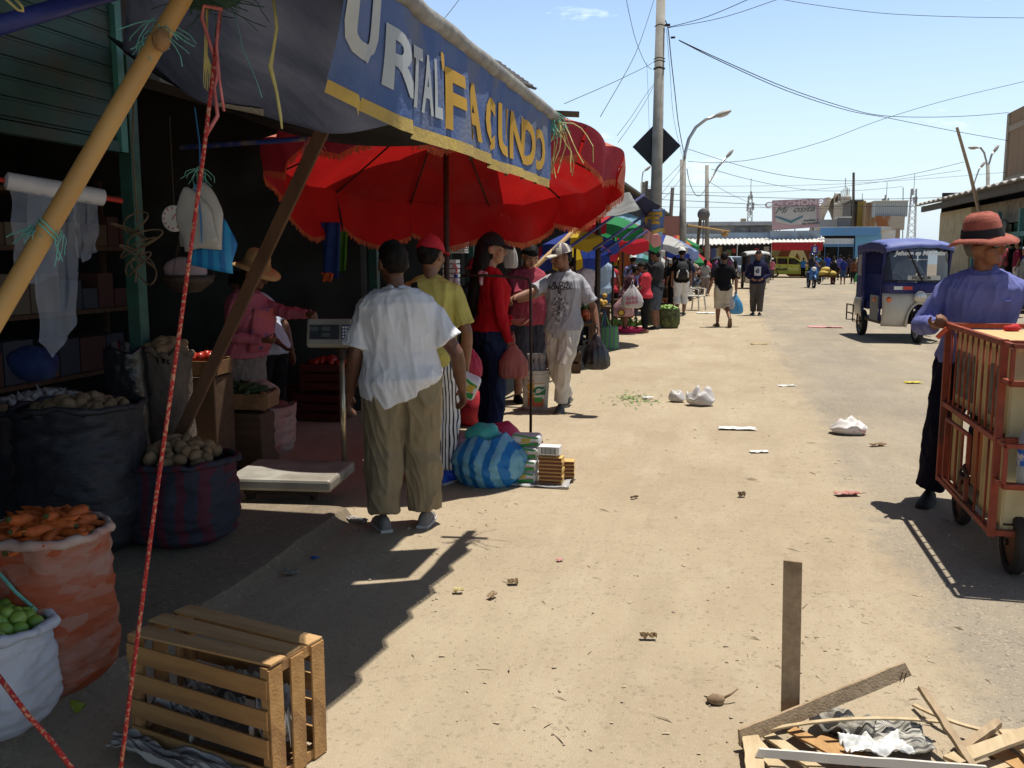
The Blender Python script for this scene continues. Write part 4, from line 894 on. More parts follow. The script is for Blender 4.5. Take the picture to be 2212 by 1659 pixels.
t,p,cx=sack('large dark grey poly sack of potatoes behind the carrots',190,1185,.30,.80,DKS,3)
heap(potato,34,p+V((0,0,.76)),.24,.24,.05,13,'brown potato topping the large dark grey sack','potato','potatoes in the large dark grey sack')
t,p,cx=sack('dark sack of potatoes cut off by the left edge',-25,1150,.24,.70,DKS,4)
heap(potato,20,p+V((0,0,.67)),.19,.19,.05,14,'brown potato topping the dark sack cut off at left','potato','potatoes in the sack at the left edge')
PLAID=M('plaid_sack',(.025,.027,.04),(.07,.014,.024),scale=3.3,pat='stripe',ramp=(.55,.66),rough=.8,bump=.4,bscale=30)
t,p,cx=sack('squat dark sack with red woven stripes and spilling potatoes',400,1165,.27,.47,PLAID,5,rim=PLAID)
heap(potato,40,p+V((0,0,.46)),.21,.21,.09,15,'brown potato topping the red striped sack','potato','potatoes in the red striped sack')
BPL=M('black_plastic_sack',(.012,.012,.013),(.018,.018,.02),scale=8,rough=.28,bump=.8,bscale=9,spec=.6)
t,p,cx=sack('shiny black plastic sack with a strip of sunlight on it',300,1084,.15,1.0,BPL,7,roll=False)
t,p,cx=sack('tall brown woven sack heaped with pale potatoes',377,1080,.135,.98,BROWNS,8)
heap(potato,26,p+V((0,0,.97)),.11,.11,.06,16,'pale potato heaped on the tall brown sack','potato','potatoes on the tall brown sack')
t,p,cx=sack('dark brown woven sack of garlic deep in the stall',110,1110,.26,.72,BROWNS,9)
GAR=M('garlic_white',(.34,.32,.30),(.24,.2,.2),scale=20,rough=.7)
def garlic(label,cat,group):
    mb=MB(); mb.lathe([(.004,-.02),(.02,-.018),(.026,0),(.018,.014),(.006,.024),(.004,.045)],10); o=tag(obj('garlic_bulb',mb,GAR,smooth=True),label,cat,group)
    mb=MB(); mb.ell((0,0,.046),.005,6,4); obj('stem_end',mb,CORDB,o); return o
heap(garlic,40,p+V((0,0,.70)),.24,.22,.05,17,'whitish garlic bulb heaped deep in the stall','garlic','garlic bulbs deep in the stall')
mb=MB(); mb.ell((0,0,0),(.15,.13,.11),32,22); mb.v=[v*(1+.35*noise.noise(v*8)+.25*(.4-abs(noise.noise(v*19)))) for v in mb.v]; solo('cloth_bundle',mb,M('blue_bundle',(.012,.024,.08),(.02,.04,.13),scale=6,rough=.8),'dark blue cloth bundle behind the garlic sack','bundle',loc=gp(62,1090,.075)+V((-.15,.3,.86)),smooth=True)
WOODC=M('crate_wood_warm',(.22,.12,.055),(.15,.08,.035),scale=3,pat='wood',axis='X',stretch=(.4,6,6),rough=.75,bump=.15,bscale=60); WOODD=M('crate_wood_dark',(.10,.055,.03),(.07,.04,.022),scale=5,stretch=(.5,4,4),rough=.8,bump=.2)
def slatbox(name,label,loc,rz,L,Wd,H,nl,mat,tz=.012,group=None):
    t=thing(name,label,'crate',loc,rz,group)
    for sx in(-1,1):
        for sy in(-1,1): mb=MB(); mb.box((sx*(L/2-.02),sy*(Wd/2-.02),H/2),(.03,.03,H)); obj('corner_post',mb,mat,t)
    hh=H/nl
    for k in range(nl):
        for sy in(-1,1): mb=MB(); mb.box((0,sy*(Wd/2+tz/2-.004),hh*(k+.5)),(L,tz,hh*.8)); obj('side_slat',mb,mat,t)
        for sx in(-1,1): mb=MB(); mb.box((sx*(L/2+tz/2-.004),0,hh*(k+.5)),(tz,Wd-.03,hh*.8)); obj('end_slat',mb,mat,t)
    mb=MB(); mb.box((0,0,.012),(L-.04,Wd-.04,.014)); obj('floor_board',mb,mat,t); return t
p=ad(523,850,7.0); t=slatbox('vegetable_crate','brown wooden crate of cucumbers by the leaning plank',(p.x,p.y,.50),.15,.46,.3,.14,1,WOODC)
mb=MB(); mb.box((0,0,.20),(.44,.28,.41)); solo('crate_stand',mb,WOODD,'dark wooden block under the cucumber crate','stand',loc=(p.x,p.y,.075),bevel=.01)
CUC=M('cucumber_green',(.02,.045,.016),(.035,.065,.02),scale=14,rough=.5)
def cucumber(label,cat,group):
    mb=MB(); mb.tube([(0,.006*(i-4)**2/16,-.09+.18*i/8) for i in range(9)],[.008,.017,.021,.022,.022,.022,.021,.016,.007],10); o=tag(obj('cucumber',mb,CUC,smooth=True),label,cat,group)
    mb=MB(); mb.ell((0,.006,.091),.005,6,4); obj('stem_end',mb,M('carrot_top',(.06,.07,.02)),o); return o
heap(cucumber,22,V((p.x,p.y,.62)),.18,.10,.05,18,'dark green cucumber lying in the brown crate','cucumber','cucumbers in the brown crate',.9,1.1,True)
p=ad(441,792,6.6); t=slatbox('vegetable_crate','narrow orange brown crate of tomatoes by the tall sack',(p.x,p.y,.80),.05,.3,.25,.12,1,WOODC)
TOM=M('tomato_red',(.38,.035,.015),(.3,.02,.01),scale=10,rough=.3,spec=.5); fr=fruit('tomato',TOM,.034)
heap(fr,10,V((p.x,p.y,.91)),.11,.09,.03,19,'ripe tomato in the narrow orange brown crate','tomato','tomatoes by the tall sack')
mb=MB(); mb.box((0,0,.36),(.3,.26,.72)); solo('crate_stand',mb,WOODD,'dark wooden block under the tomato crate','stand',loc=(p.x,p.y,.075),bevel=.01)
PINKS=M('printed_pink_sack',(.34,.19,.16),(.30,.24,.21),scale=4,rough=.75,bump=.5,bscale=14,c3=(.28,.05,.05))
t,p,cx=sack('crumpled pinkish sack slumped below the cucumber crate',560,985,.24,.42,PINKS,21,lean=(.12,0),roll=False)
mb=MB(); mb.ell((.02,-.02,.5),(.17,.13,.13),18,12); mb.v=[v+v.normalized()*.05*noise.noise(v*11) for v in mb.v]; obj('folded_top',mb,PINKS,t,smooth=True)
# red plastic crates behind the scale
RCR=M('dark_red_crate',(.09,.014,.012),(.06,.01,.01),scale=5,rough=.6)
for i,(px,py,zz,lb_) in enumerate(((700,905,0,'dark red slatted crate on the ground behind the scale'),(715,905,.3,'dark red slatted crate of tomatoes stacked behind the scale'),(615,890,0,'dark red crate half hidden by the pink sack'))):
    p=gp(px,py,.0); slatbox('produce_crate',lb_,(p.x,p.y,.075 if p.y<5.6 else zz+.01),.1*i,.5,.34,.27,3,RCR,group='dark red produce crates')
    if i==1: heap(fr,30,V((p.x,p.y,zz+.27)),.2,.13,.04,23,'ripe tomato in the stacked dark red crate','tomato','tomatoes in the stacked red crate')
# hanging cloth/bag goods at the back by the umbrella
for px,py0,py1,c,d,lb_ in((712,480,600,(.02,.05,.17),8.2,'dark blue garment hanging behind the brown plank'),(735,500,585,(.05,.16,.02),8.3,'green garment strip hanging behind the brown plank'),(705,590,608,(.4,.1,.03),8.1,'orange packet hanging below the blue garment')):
    mb=MB(); a=ad(px,py0,d); b=ad(px,py1,d); h=a.z-b.z; w_=.16 if c[1]<.1 else .09
    mb.grid(lambda u,v_:V((-w_/2+w_*u,.02*sin(u*9+v_*3),-h*v_)),10,10); solo('hanging_garment',mb,cloth(c),lb_,'garment',loc=a,smooth=True,solid=.02)
# ---------------------------------------------------------------- platform scale
g=gp(655,1082,.075); PS=M('scale_cream',(.33,.32,.27),(.27,.26,.22),scale=6,rough=.5,c3=(.2,.18,.14)); t=thing('platform_scale','grey platform scale with steel post and display','scale',(g.x-.17,g.y+.2,.075),.12)
mb=MB(); mb.box((0,0,.115),(.70,.58,.08)); obj('platform',mb,M('scale_plate',(.40,.38,.33),(.30,.28,.24),scale=7,rough=.5,metal=.3,c3=(.22,.19,.15)),t,bevel=.02)
mb=MB(); mb.box((0,0,.055),(.5,.44,.04)); obj('base_frame',mb,DARKM,t)
for x in(-.22,.22):
    for y in(-.19,.19): mb=MB(); mb.lathe([(.035,0),(.035,.02),(.025,.04)],12,(x,y,0)); obj('foot',mb,DARKM,t)
mb=MB(); mb.tube([(.27,.30,.1),(.27,.30,.86)],.020,12); obj('post',mb,M('steel_post',(.55,.48,.33),(.42,.37,.27),scale=10,rough=.3,metal=.8),t,smooth=True)
mb=MB(); mb.tube([(.27,.30,.86),(.27,.30,.94)],.032,12); mb.box((.27,.30,.95),(.07,.05,.05)); obj('collar',mb,DARKM,t)
tm=Matrix.Translation((.20,.27,1.04))@Matrix.Rotation(.12,4,'Z')@Matrix.Rotation(-.32,4,'X')
mb=MB(); mb.box((0,0,0),(.30,.07,.19)); mb.box((0,.03,.0),(.27,.08,.15)); mb.xf(tm); hd_=obj('display_head',mb,PS,t,bevel=.012)
mb=MB(); mb.box((-.03,-.037,.0),(.20,.006,.10)); mb.xf(tm); sc_=obj('display_panel',mb,M('dark_panel',(.03,.035,.045),(.045,.05,.06),scale=9,rough=.3),hd_)
mb=MB()
for x,z in((-.10,.022),(-.02,.022),(-.02,-.02)): mb.box((x,-.042,z),(.055,.003,.026))
mb.xf(tm); obj('readout',mb,M('lcd_grey',(.10,.12,.11),rough=.3),sc_)
mb=MB(); mb.box((.115,-.037,.0),(.06,.006,.10)); mb.xf(tm); kp=obj('keypad',mb,M('keypad_blue',(.03,.06,.16),rough=.4),hd_)
mb=MB()
for i in range(3):
    for j in range(4): mb.box((.098+i*.017,-.042,-.035+j*.022),(.012,.004,.013))
mb.xf(tm); obj('key',mb,WHITE,kp)

t=thing('shade_roof','dark tarpaulin roof added to shade the stall behind the red umbrella','roof',(-3,11,3)); mb=MB(); mb.grid(lambda u,v_:V((-3.7+1.75*u,8.0+6.5*v_,3.05-.25*u+.05*noise.noise(V((u*4,v_*9,2))))) - V(t.location),14,30); obj('sheet',mb,M('dark_tarpaulin',(.03,.035,.04),(.05,.05,.045),scale=3,rough=.8),t,smooth=True,solid=.006)  # tarpaulin added to shade a sunlit gap behind the umbrella
mb=MB(); mb.beam((1.02,-2.9,-.18),(1.02,3.4,-.18),.05,.05); obj('edge_rail',mb,DARKM,t)
q=random.Random(31)
for j,(x,y,rz) in enumerate(((-6.2,4.2,0),(-6.2,7.4,0))):
    t=thing('shelf_rack','dim wooden shelf rack at the back of the stall, '+('nearer' if j==0 else 'farther')+' one','shelf',(x,y,0),rz)
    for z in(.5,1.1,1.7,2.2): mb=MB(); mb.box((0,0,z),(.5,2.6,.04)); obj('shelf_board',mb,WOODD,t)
    for yy in(-1.28,1.28):
        for xx in(-.22,.22): mb=MB(); mb.box((xx,yy,1.2),(.05,.05,2.4)); obj('upright',mb,WOODD,t)
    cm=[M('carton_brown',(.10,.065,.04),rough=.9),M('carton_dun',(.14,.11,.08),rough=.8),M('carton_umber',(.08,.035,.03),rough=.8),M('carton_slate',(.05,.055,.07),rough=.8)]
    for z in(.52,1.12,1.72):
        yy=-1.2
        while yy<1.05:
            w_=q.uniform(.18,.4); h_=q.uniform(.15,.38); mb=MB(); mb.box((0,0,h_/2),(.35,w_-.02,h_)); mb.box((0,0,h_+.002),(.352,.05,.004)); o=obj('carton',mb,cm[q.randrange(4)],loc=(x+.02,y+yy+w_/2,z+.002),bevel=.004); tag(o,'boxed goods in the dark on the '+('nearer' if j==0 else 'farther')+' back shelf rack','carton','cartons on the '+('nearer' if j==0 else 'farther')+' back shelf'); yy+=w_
# ---------------------------------------------------------------- the people near the stall
def stripe(name,a,b,sc,axis='Z',ramp=(.45,.55)): return M(name,a,b,scale=sc,pat='stripe',axis=axis,ramp=ramp,rough=.9,bump=.2,bscale=120)
def at_d(px,d,zg=0.0):   # ground point under image column px at distance d
    y=548+(H0-zg)*F/d; return gp(px,y,zg)
WTEE=cloth((.68,.69,.72),k=.93,bump=.15); KHAKI=cloth((.27,.215,.13),k=.85); GSHOE=M('grey_shoe',(.13,.12,.11),(.2,.19,.17),scale=12); SOLEW=M('sole_white',(.5,.48,.44),rough=.7)
g,h=standing(872,530,1135); 
MAN1,J1,_,_=person('heavy man in white tee and baggy khaki trousers seen from behind',g,.36,h*1.0,.0075,fat=1.2,belly=.02,top=WTEE,tloose=.034,hem=.79,htilt=.38,bot=KHAKI,bloose=.052,shoem=(GSHOE,SOLEW),seed=11,hy=.35,side=-.05,curl=.55,skin=SKIND,
   pose=dict(eR=(.33,-.05,1.06),wR=(.37,.05,.84),eL=(-.27,-.03,1.06),wL=(-.31,.07,.81),aR=(.13,.0,.085),kR=(.12,.03,.48),aL=(-.12,-.06,.085),kL=(-.11,.0,.48)))
YEL=cloth((.52,.46,.13),k=.9); ZEB=M('zebra_stripe',(.62,.61,.6),(.03,.03,.035),scale=9,pat='wood',axis='X',ramp=(.62,.70),stretch=(1.6,1,.5),rough=.9); REDC=M('red_cap',(.5,.025,.04),(.42,.02,.03),scale=9,rough=.8)
g,h=standing(935,520,1040); pk=ad(1000,800,6.75)
MAN2,_,hd2,up2=person('man in yellow tee and red cap with a black shoulder strap',g,.05,h,.0085,top=YEL,tloose=.022,hem=.80,bot=ZEB,bloose=.035,shoem=(M('blue_shoe',(.02,.08,.42),rough=.5),SOLEW),hat='cap',hatm=(REDC,REDC),seed=12,hy=-.25,curl=.9,pose=dict(WR=pk+V((.03,0,.06)),ER=(.6,-.5,-.5)))
def torso_strap(root,shirt,pts,r,mat):
    bv=BVHTree.FromPolygons([v.co for v in shirt.data.vertices],[tuple(p.vertices) for p in shirt.data.polygons]); out=[]
    for p in pts: q=bv.find_nearest(V(p)); out.append(q[0]+q[1]*.004)
    mb=MB(); ups=[]
    for i,p in enumerate(out):
        t=(out[min(i+1,len(out)-1)]-out[max(i-1,0)]).normalized(); n=bv.find_nearest(p)[1]; s=t.cross(n).normalized(); ups.append([p+s*r,p+s*r+n*.008,p-s*r+n*.008,p-s*r])
    mb.loft(ups); return obj('strap',mb,mat,root)
sh=[c for c in MAN2.children if c.name.startswith('shirt')][0]
torso_strap(MAN2,sh,[(-.10+.30*t,-.16,1.43-.42*t) for t in[i/10 for i in range(11)]],.024,M('black_strap',(.012,.012,.013),rough=.7))
mb=MB(); mb.ell(hd2(0,-.1,1.625),(.034,.014,.026)); obj('cap_gap',mb,HAIR,MAN2,smooth=True)
REDS=cloth((.42,.012,.018),k=.85); JEAN=cloth((.018,.027,.065),k=.7); BLK=cloth((.012,.012,.014),k=.7)
g,h=standing(1062,512,948); HANDW=ad(1102,742,8.05)
W1,_,hdw,upw=person('woman in red sweater and dark jeans with long black hair and cap',g,-.95,h*1.0,.0085,sex='f',top=REDS,sleeve='long',tloose=.012,hem=.93,bot=JEAN,bloose=.014,shoem=(M('navy_shoe',(.02,.02,.06),rough=.6),),hair='long',hat='cap',hatm=(M('black_cap',(.012,.012,.015),rough=.9),),seed=13,hy=-.35,fat=1.06,pose=dict(WR=HANDW,ER=(.5,-.4,-.6),WL=HANDW+V((-.02,.2,.18)),EL=(-.5,-.4,-.6)),skin=SKINL)
mb=MB(); q=upw(V((.09,-.12,1.40)),1); mb.ell(q,(.035,.03,.028)); mb.ell(q+V((.05,.01,.0)),(.05,.02,.022)); mb.ell(q+V((-.06,.0,.005)),(.06,.02,.02)); mb.tube([q,q+V((.04,-.02,-.06)),q+V((.05,-.02,-.09))],[.02,.016,.012],8); obj('scarf_bow',mb,M('pale_pink_scarf',(.62,.48,.48),(.5,.38,.39),scale=12,rough=.7),W1,smooth=True)
BURG=cloth((.30,.05,.075),k=.85); DGR=cloth((.05,.05,.065),k=.75)
g=at_d(1138,10.4); hn=ad(1172,632,10.05)
def swoosh(shirt,root,up):
    pts=[]; 
    for i in range(13): t=i/12; pts.append((-.06+.13*t,-.03+.11*(t-.35)**2*1.1+.02*t))
    for i in range(12,-1,-1): t=i/12; pts.append((-.06+.13*t,-.03+.11*(t-.35)**2*1.1+.02*t+.03*(1-t)**.8*(1 if t>.02 else .3)))
    mb=poly_mb([pts]); place2d(mb,V((0,0,1.24)),(-1,0,0),(0,0,1)); wrap(mb,shirt.data,(0,-1,0)); obj('shirt_logo',mb,WHITE,root,fixn=False)
MAN3,_,_,_=person('stout man in burgundy tee and grey shorts looking down at his hands',g,-2.45,1.76,.009,fat=1.22,belly=.035,top=BURG,tloose=.02,hem=.84,bot=DGR,legs='shorts',bloose=.04,shoem=(BLACK,),seed=14,hp=.6,hy=-.1,print_=swoosh,curl=.9,pose=dict(WR=hn,WL=hn+V((.06,.08,.04)),ER=(.7,-.3,-.6)),skin=SKINL)
GTEE=cloth((.36,.355,.38),k=.9); CREAMP=cloth((.62,.575,.50),k=.88)
g,h=standing(1216,533,886); give=ad(1092,652,9.35)
PG=[M('print_%d'%i,c,rough=.9) for i,c in enumerate(((.07,.07,.075),(.17,.17,.18),(.30,.29,.30),(.52,.51,.52),(.20,.17,.17)))]
def collage(shirt,root,up):
    q=random.Random(4); by={i:[] for i in range(5)}
    for i in range(11):
        for j in range(17):
            d=abs(i-5-.6*math.sin(j*.5))/5+abs(j-8)/16
            if q.random()<d*.95: continue
            x=-.115+i*.021+q.uniform(-.006,.006); y=.16-j*.021+q.uniform(-.006,.006); s=q.uniform(.008,.014); s2=s*q.uniform(.8,1.3)
            by[q.choice((0,0,1,1,2,4) if d<.45 else (1,2,3,3,4))].append([(x-s,y-s2),(x+s,y-s2*.9),(x+s*.9,y+s2),(x-s*.9,y+s2)])
    for k,pl in by.items():
        mb=poly_mb(pl); place2d(mb,V((-.01,0,1.10)),(-1,0,0),(0,0,1)); wrap(mb,shirt.data,(0,-1,0),.003+.0006*k); o=obj('shirt_print',mb,PG[k],root,fixn=False)
        if k==3: o['kind']='stuff'; del o['kind']
    for s,x,z,sz in(('N  OVE',-.01,1.325,.055),('RONCHA',0,1.285,.058),('G',0,1.245,.05)):
        mb=text_mb(s,sz,.0015,cut=.02); place2d(mb,V((x,0,z)),(-1,0,0),(0,0,1)); wrap(mb,shirt.data,(0,-1,0),.0065); obj('shirt_lettering',mb,EYED,root,fixn=False)
MAN4,_,_,_=person('man in grey printed tee, cream trousers and two tone cap stepping forward',g,2.98,h,.0085,fat=1.0,top=GTEE,tloose=.026,hem=.77,bot=CREAMP,bloose=.026,shoem=(M('dark_trainer',(.035,.035,.035),(.09,.09,.085),scale=25),M('trainer_sole',(.16,.16,.12))),hat='cap',hatm=(M('stone_cap',(.50,.46,.37),(.46,.42,.34),scale=9,rough=.9),M('stone_brim',(.58,.54,.45),rough=.9)),seed=15,hy=-.85,hp=.1,curl=1.0,print_=collage,
   pose=dict(WR=give,ER=(.3,-.5,-.7),eL=(-.30,-.06,1.09),wL=(-.37,.02,.86),hL=(-.085,0,.89),kL=(-.055,.14,.5),aL=(.0,.08,.085),kR=(.085,.0,.48),aR=(.05,-.26,.12),tR=(.1,.95,-.25)))
mb=MB(); m=MB(); m.ell((0,0,0),(.0905,.109,.119),14,12)
capo=[c for c in MAN4.children if c.name.startswith('cap')][0]
for p in capo.data.polygons: p.material_index=1 if p.index%20 in range(8,19) else 0
capo.data.materials.append(M('plum_grey_cap',(.13,.11,.13),rough=.9))
FLOR=M('floral_pink',(.42,.10,.13),(.10,.08,.2),scale=16,rough=.9,ramp=(.55,.62),c3=(.5,.2,.1)); PINKC=cloth((.40,.11,.15),k=.8); APR=cloth((.20,.17,.15),k=.7)
g=at_d(533,7.3); hR=ad(668,680,7.05); hL=ad(566,735,7.0)
SELL,_,_,_=person('market woman in pink cardigan and straw hat reaching out her arm',g,-1.75,1.62,.0085,sex='f',fat=1.25,belly=.02,top=PINKC,sleeve='long',tloose=.012,hem=.9,bot=APR,legs='skirt',shoem=(BLACK,),hair='braid',hat='straw',hatm=(M('straw',(.42,.27,.11),(.33,.2,.08),scale=40,pat='stripe',axis='Z',rough=.8,bump=.3,bscale=90),M('straw_band',(.25,.15,.06),rough=.9)),seed=16,lean=.22,hp=.1,curl=1.1,pose=dict(WL=hR,EL=(0,-.3,-1),WR=hL,ER=(.6,-.7,-.2)),skin=SKIND)
mb=MB(); mb.loft([[upv_ for upv_ in [V((cos(a)*w_*1.25,.05+sin(a)*.06+lean_,z)) for a in[pi*k/10 for k in range(11)]]] for z,w_,lean_ in((.95,.11,.115),(1.08,.115,.15),(1.2,.12,.18),(1.3,.10,.17))],closed=False,cap=False); obj('blouse_front',mb,FLOR,SELL,smooth=True,solid=.01)
g=at_d(590,8.1); person('stooping helper in pale blue shirt half hidden behind the pink vendor',g,1.2,1.6,.014,top=cloth((.42,.47,.58)),bot=BLK,lean=.55,seed=17,shoem=(BLACK,),hp=.3,face=False,skin=SKIND,pose=dict(WL=ad(607,745,7.9)))
g=at_d(1030,10.2); person('vendor in dark grey sleeves behind the hanging bottle',g,2.9,1.58,.012,top=cloth((.07,.07,.075)),sleeve='long',bot=BLK,seed=18,shoem=(BLACK,),hat='cap',hatm=(REDC,REDC),skin=SKIND,pose=dict(WL=ad(1042,700,9.9)))
# old man with the cart
BLUS=M('violet_blue_shirt',(.15,.165,.41),(.115,.13,.34),scale=7,rough=.85,bump=.25,bscale=140); HATR=M('faded_red_hat',(.40,.12,.085),(.29,.085,.06),scale=9,rough=.9,bump=.3,bscale=80,c3=(.50,.19,.14)); NAVY=cloth((.010,.010,.022),k=.7)
OG=V((1.62,6.62,0)); hR=V((1.31,6.24,1.17)); hL=V((2.17,6.22,1.30))
OLD,JO,hdo,upo=person('old man in violet blue shirt, faded red hat and sunglasses pushing the cart',OG,2.98,1.82,.0075,fat=1.14,top=BLUS,sleeve='long',tloose=.024,hem=.84,collar=True,bot=NAVY,bloose=.035,shoem=(BLACK,),hair='short',hat='bucket',hatm=(HATR,M('black_band',(.02,.02,.024),rough=.9)),seed=19,lean=.2,hy=1.05,hp=-.14,curl=1.3,skin=M('weathered_skin',(.21,.095,.052),(.14,.06,.034),scale=16,rough=.55,bump=.3,bscale=60),hairm=M('grey_hair',(.1,.1,.1),rough=.8),
   pose=dict(WR=hR+V((-.01,.10,.03)),ER=(.35,-.9,-.2),WL=hL,EL=(-.6,-.6,-.3),aR=(.22,.14,.085),kR=(.17,.2,.5),aL=(-.1,-.22,.1)))
mb=MB()
for s in(1,-1): mb.ell(hdo(s*.036,.098,1.594),(.033,.014,.021),10,8,Matrix.Rotation(2.98+1.05-2.98,3,'Z'))
mb.tube([hdo(-.03,.106,1.602),hdo(.03,.106,1.602)],.004,6)
for s in(1,-1): mb.tube([hdo(s*.066,.085,1.602),hdo(s*.082,.0,1.605)],.004,6)
obj('sunglasses',mb,M('dark_lens',(.008,.008,.01),rough=.1,spec=.8),OLD,smooth=True)
mb=MB(); p=upo(V((-.09,.135,1.24)),1); mb.box(p,(.12,.008,.13),Matrix.Rotation(-.24,3,'X')); 
po=obj('shirt_pocket',mb,BLUS,OLD,bevel=.003)
for s,P in(('R',JO['wR']),('L',JO['wL'])):
    e=JO['e'+s]; d=(P-e).normalized(); mb=MB(); mb.tube([P-d*.05,P-d*.012],[.037,.036],12); obj('cuff',mb,M('dark_cuff',(.025,.025,.03),rough=.9),OLD,smooth=40)
mb=MB(); mb.tube([hdo(-.09,.03,1.60),hdo(-.105,.05,1.53),hdo(-.10,.04,1.46)],.004,5); obj('hat_cord',mb,REDV,OLD)
# ---------------------------------------------------------------- middle distance people
def mp(label,px,yt,yf,yaw,top,bot,vox=.014,group='shoppers along the stalls',**k):
    g,h=standing(px,yt,yf); h=max(1.42,min(1.86,h)); k.setdefault('shoem',(BLACK,)); k.setdefault('seed',int(px)); return person(label,g,yaw,h,vox,top=top,bot=bot,group=group,**k)
LBLU=cloth((.30,.40,.52),k=.85); DJ=cloth((.05,.09,.19),k=.75); CORAL=cloth((.55,.05,.07)); LIL=cloth((.48,.42,.46))
mp('man in pale blue shirt and jeans with his back turned',1298,538,722,.5,LBLU,DJ,tloose=.03,hem=.80,hy=.3)
mp('dark haired man in black and teal shirt beyond the grey tee man',1233,558,760,.9,BLK,BLK,hp=.2)
mp('bowed person in lilac shirt behind the black and teal shirt',1262,552,745,.6,LIL,DGR,hp=.3)
mp('woman in red sleeveless top walking off behind the pale blue shirt',1317,556,706,.2,CORAL,BLK,sex='f',sleeve='none',hair='tied',hairm=M('brown_hair',(.06,.025,.015),rough=.6))
DPAT=M('dark_floral',(.05,.02,.03),(.22,.06,.09),scale=14,ramp=(.5,.62),rough=.9)
w2=mp('stooping woman in dark floral dress holding pale shopping bags',1350,570,718,-1.3,DPAT,DPAT,sex='f',legs='skirt',lean=.35,hp=.3,hair='tied',fat=1.2,pose=dict(WR=ad(1372,640,19.6),WL=ad(1378,640,19.8)))
mp('woman in coral top and black leggings looking into a bag',1392,566,719,1.5,CORAL,BLK,sex='f',hp=.5,hair='tied',bloose=.008,fat=1.12,pose=dict(WR=ad(1366,632,19.2),WL=ad(1366,636,19.4)),shoem=None)
CAMO=M('camo_shorts',(.10,.12,.15),(.045,.055,.075),scale=10,rough=.9)
mp('man in faded black tee and camouflage shorts by the utility pole',1416,541,711,1.4,cloth((.035,.035,.038)),CAMO,legs='shorts',bloose=.04,hp=.25,fat=1.1,pose=dict(WR=ad(1397,600,20.2),WL=ad(1393,590,20.4)))
mp('person in white cap and violet shirt among the umbrellas',1365,552,690,.3,cloth((.22,.2,.4)),DGR,hat='cap',hatm=(WHITE,))
bk=mp('man with black backpack, white shorts and white cap',1470,537,682,.15,BLK,cloth((.68,.68,.66)),legs='capri',bloose=.03,hat='cap',hatm=(M('cap_white',(.66,.66,.63),rough=.9),),shoem=(M('dark_trainer',(.035,.035,.035)),SOLEW),pose=dict(kR=(.1,.12,.5),aR=(.09,.14,.085),aL=(-.1,-.18,.1)))[0]
mb=MB(); mb.loft([[V((cos(a)*w_,-.13-dd+sin(a)*dd,z)) for a in[2*pi*k/14 for k in range(14)]] for z,w_,dd in((.93,.09,.05),(.97,.15,.085),(1.15,.16,.10),(1.30,.14,.08),(1.38,.07,.04))]); bo=obj('backpack',mb,M('pack_black',(.018,.018,.02),rough=.8),bk,smooth=True)
mb=MB()
for s in(1,-1): mb.tube([(s*.14,-.25,.98),(s*.13,-.33,1.08),(s*.08,-.335,1.17)],[.02,.025,.008],8)
obj('side_trim',mb,M('pack_grey',(.5,.5,.5)),bo,smooth=True)
mb=MB(); mb.box((0,-.33,1.12),(.16,.03,.2)); obj('front_pocket',mb,BLACK,bo,bevel=.02)
for s in(1,-1): mb=MB(); mb.tube([(s*.09,-.16,1.36),(s*.10,-.05,1.45),(s*.11,.09,1.36),(s*.12,.12,1.2)],.018,6); obj('strap',mb,BLACK,bo)
mp('person in long black trousers beside the backpack man',1455,556,676,.4,BLK,BLK)
w3,J3,_,_=mp('man in black tee and cream shorts carrying a blue bag away',1560,547,706,.22,cloth((.016,.016,.018)),cloth((.50,.46,.37)),legs='shorts',bloose=.04,shoem=(M('sandal_brown',(.14,.09,.05),rough=.9),),pose=dict(eR=(.29,.0,1.08),wR=(.31,.05,.83),eL=(-.28,-.06,1.08),wL=(-.33,-.02,.86),aL=(-.09,.12,.085),kL=(-.09,.08,.48),kR=(.09,.05,.5),aR=(.11,-.28,.2),tR=(.1,.5,-.85)),hy=-.2)
BAG3=w3.matrix_basis@J3['wR']
def hoodprint(shirt,root,up):
    mb=poly_mb([[(-.085,-.12),(.085,-.12),(.085,.12),(-.085,.12)]],cut=.04); place2d(mb,V((0,0,1.18)),(-1,0,0),(0,0,1)); wrap(mb,shirt.data,(0,-1,0),.004); obj('shirt_print',mb,M('print_pale',(.55,.56,.6)),root,fixn=False)
    q=[[(cos(a)*.055,sin(a)*.055) for a in[.6+i*(2*pi-1.2)/12 for i in range(13)]]+[(cos(a)*.03,sin(a)*.03) for a in[2*pi-.6-i*(2*pi-1.2)/12 for i in range(13)]],[(-.05,-.012),(.045,-.012),(.045,.012),(-.05,.012)],[(.0,.03),(.015,.03),(.015,.085),(.0,.085)]]
    mb=poly_mb(q,cut=.03); place2d(mb,V((0,0,1.18)),(-1,0,0),(0,0,1)); wrap(mb,shirt.data,(0,-1,0),.009); obj('shirt_logo',mb,cloth((.02,.022,.06)),root,fixn=False)
HOOD=cloth((.017,.018,.05),k=.8)
hm_=mp('young man in navy hoodie with white square logo walking this way',1634,543,681,3.05,HOOD,cloth((.10,.085,.075)),vox=.012,sleeve='long',tloose=.03,hem=.84,bloose=.035,print_=hoodprint,hp=-.05,shoem=(M('dark_trainer',(.035,.035,.035)),SOLEW),pose=dict(wR=(.13,.17,.97),eR=(.29,-.04,1.08),wL=(-.13,.17,.97),eL=(-.29,-.04,1.08),kL=(-.09,.1,.49),aL=(-.08,.1,.085),aR=(.1,-.1,.085)))[0]
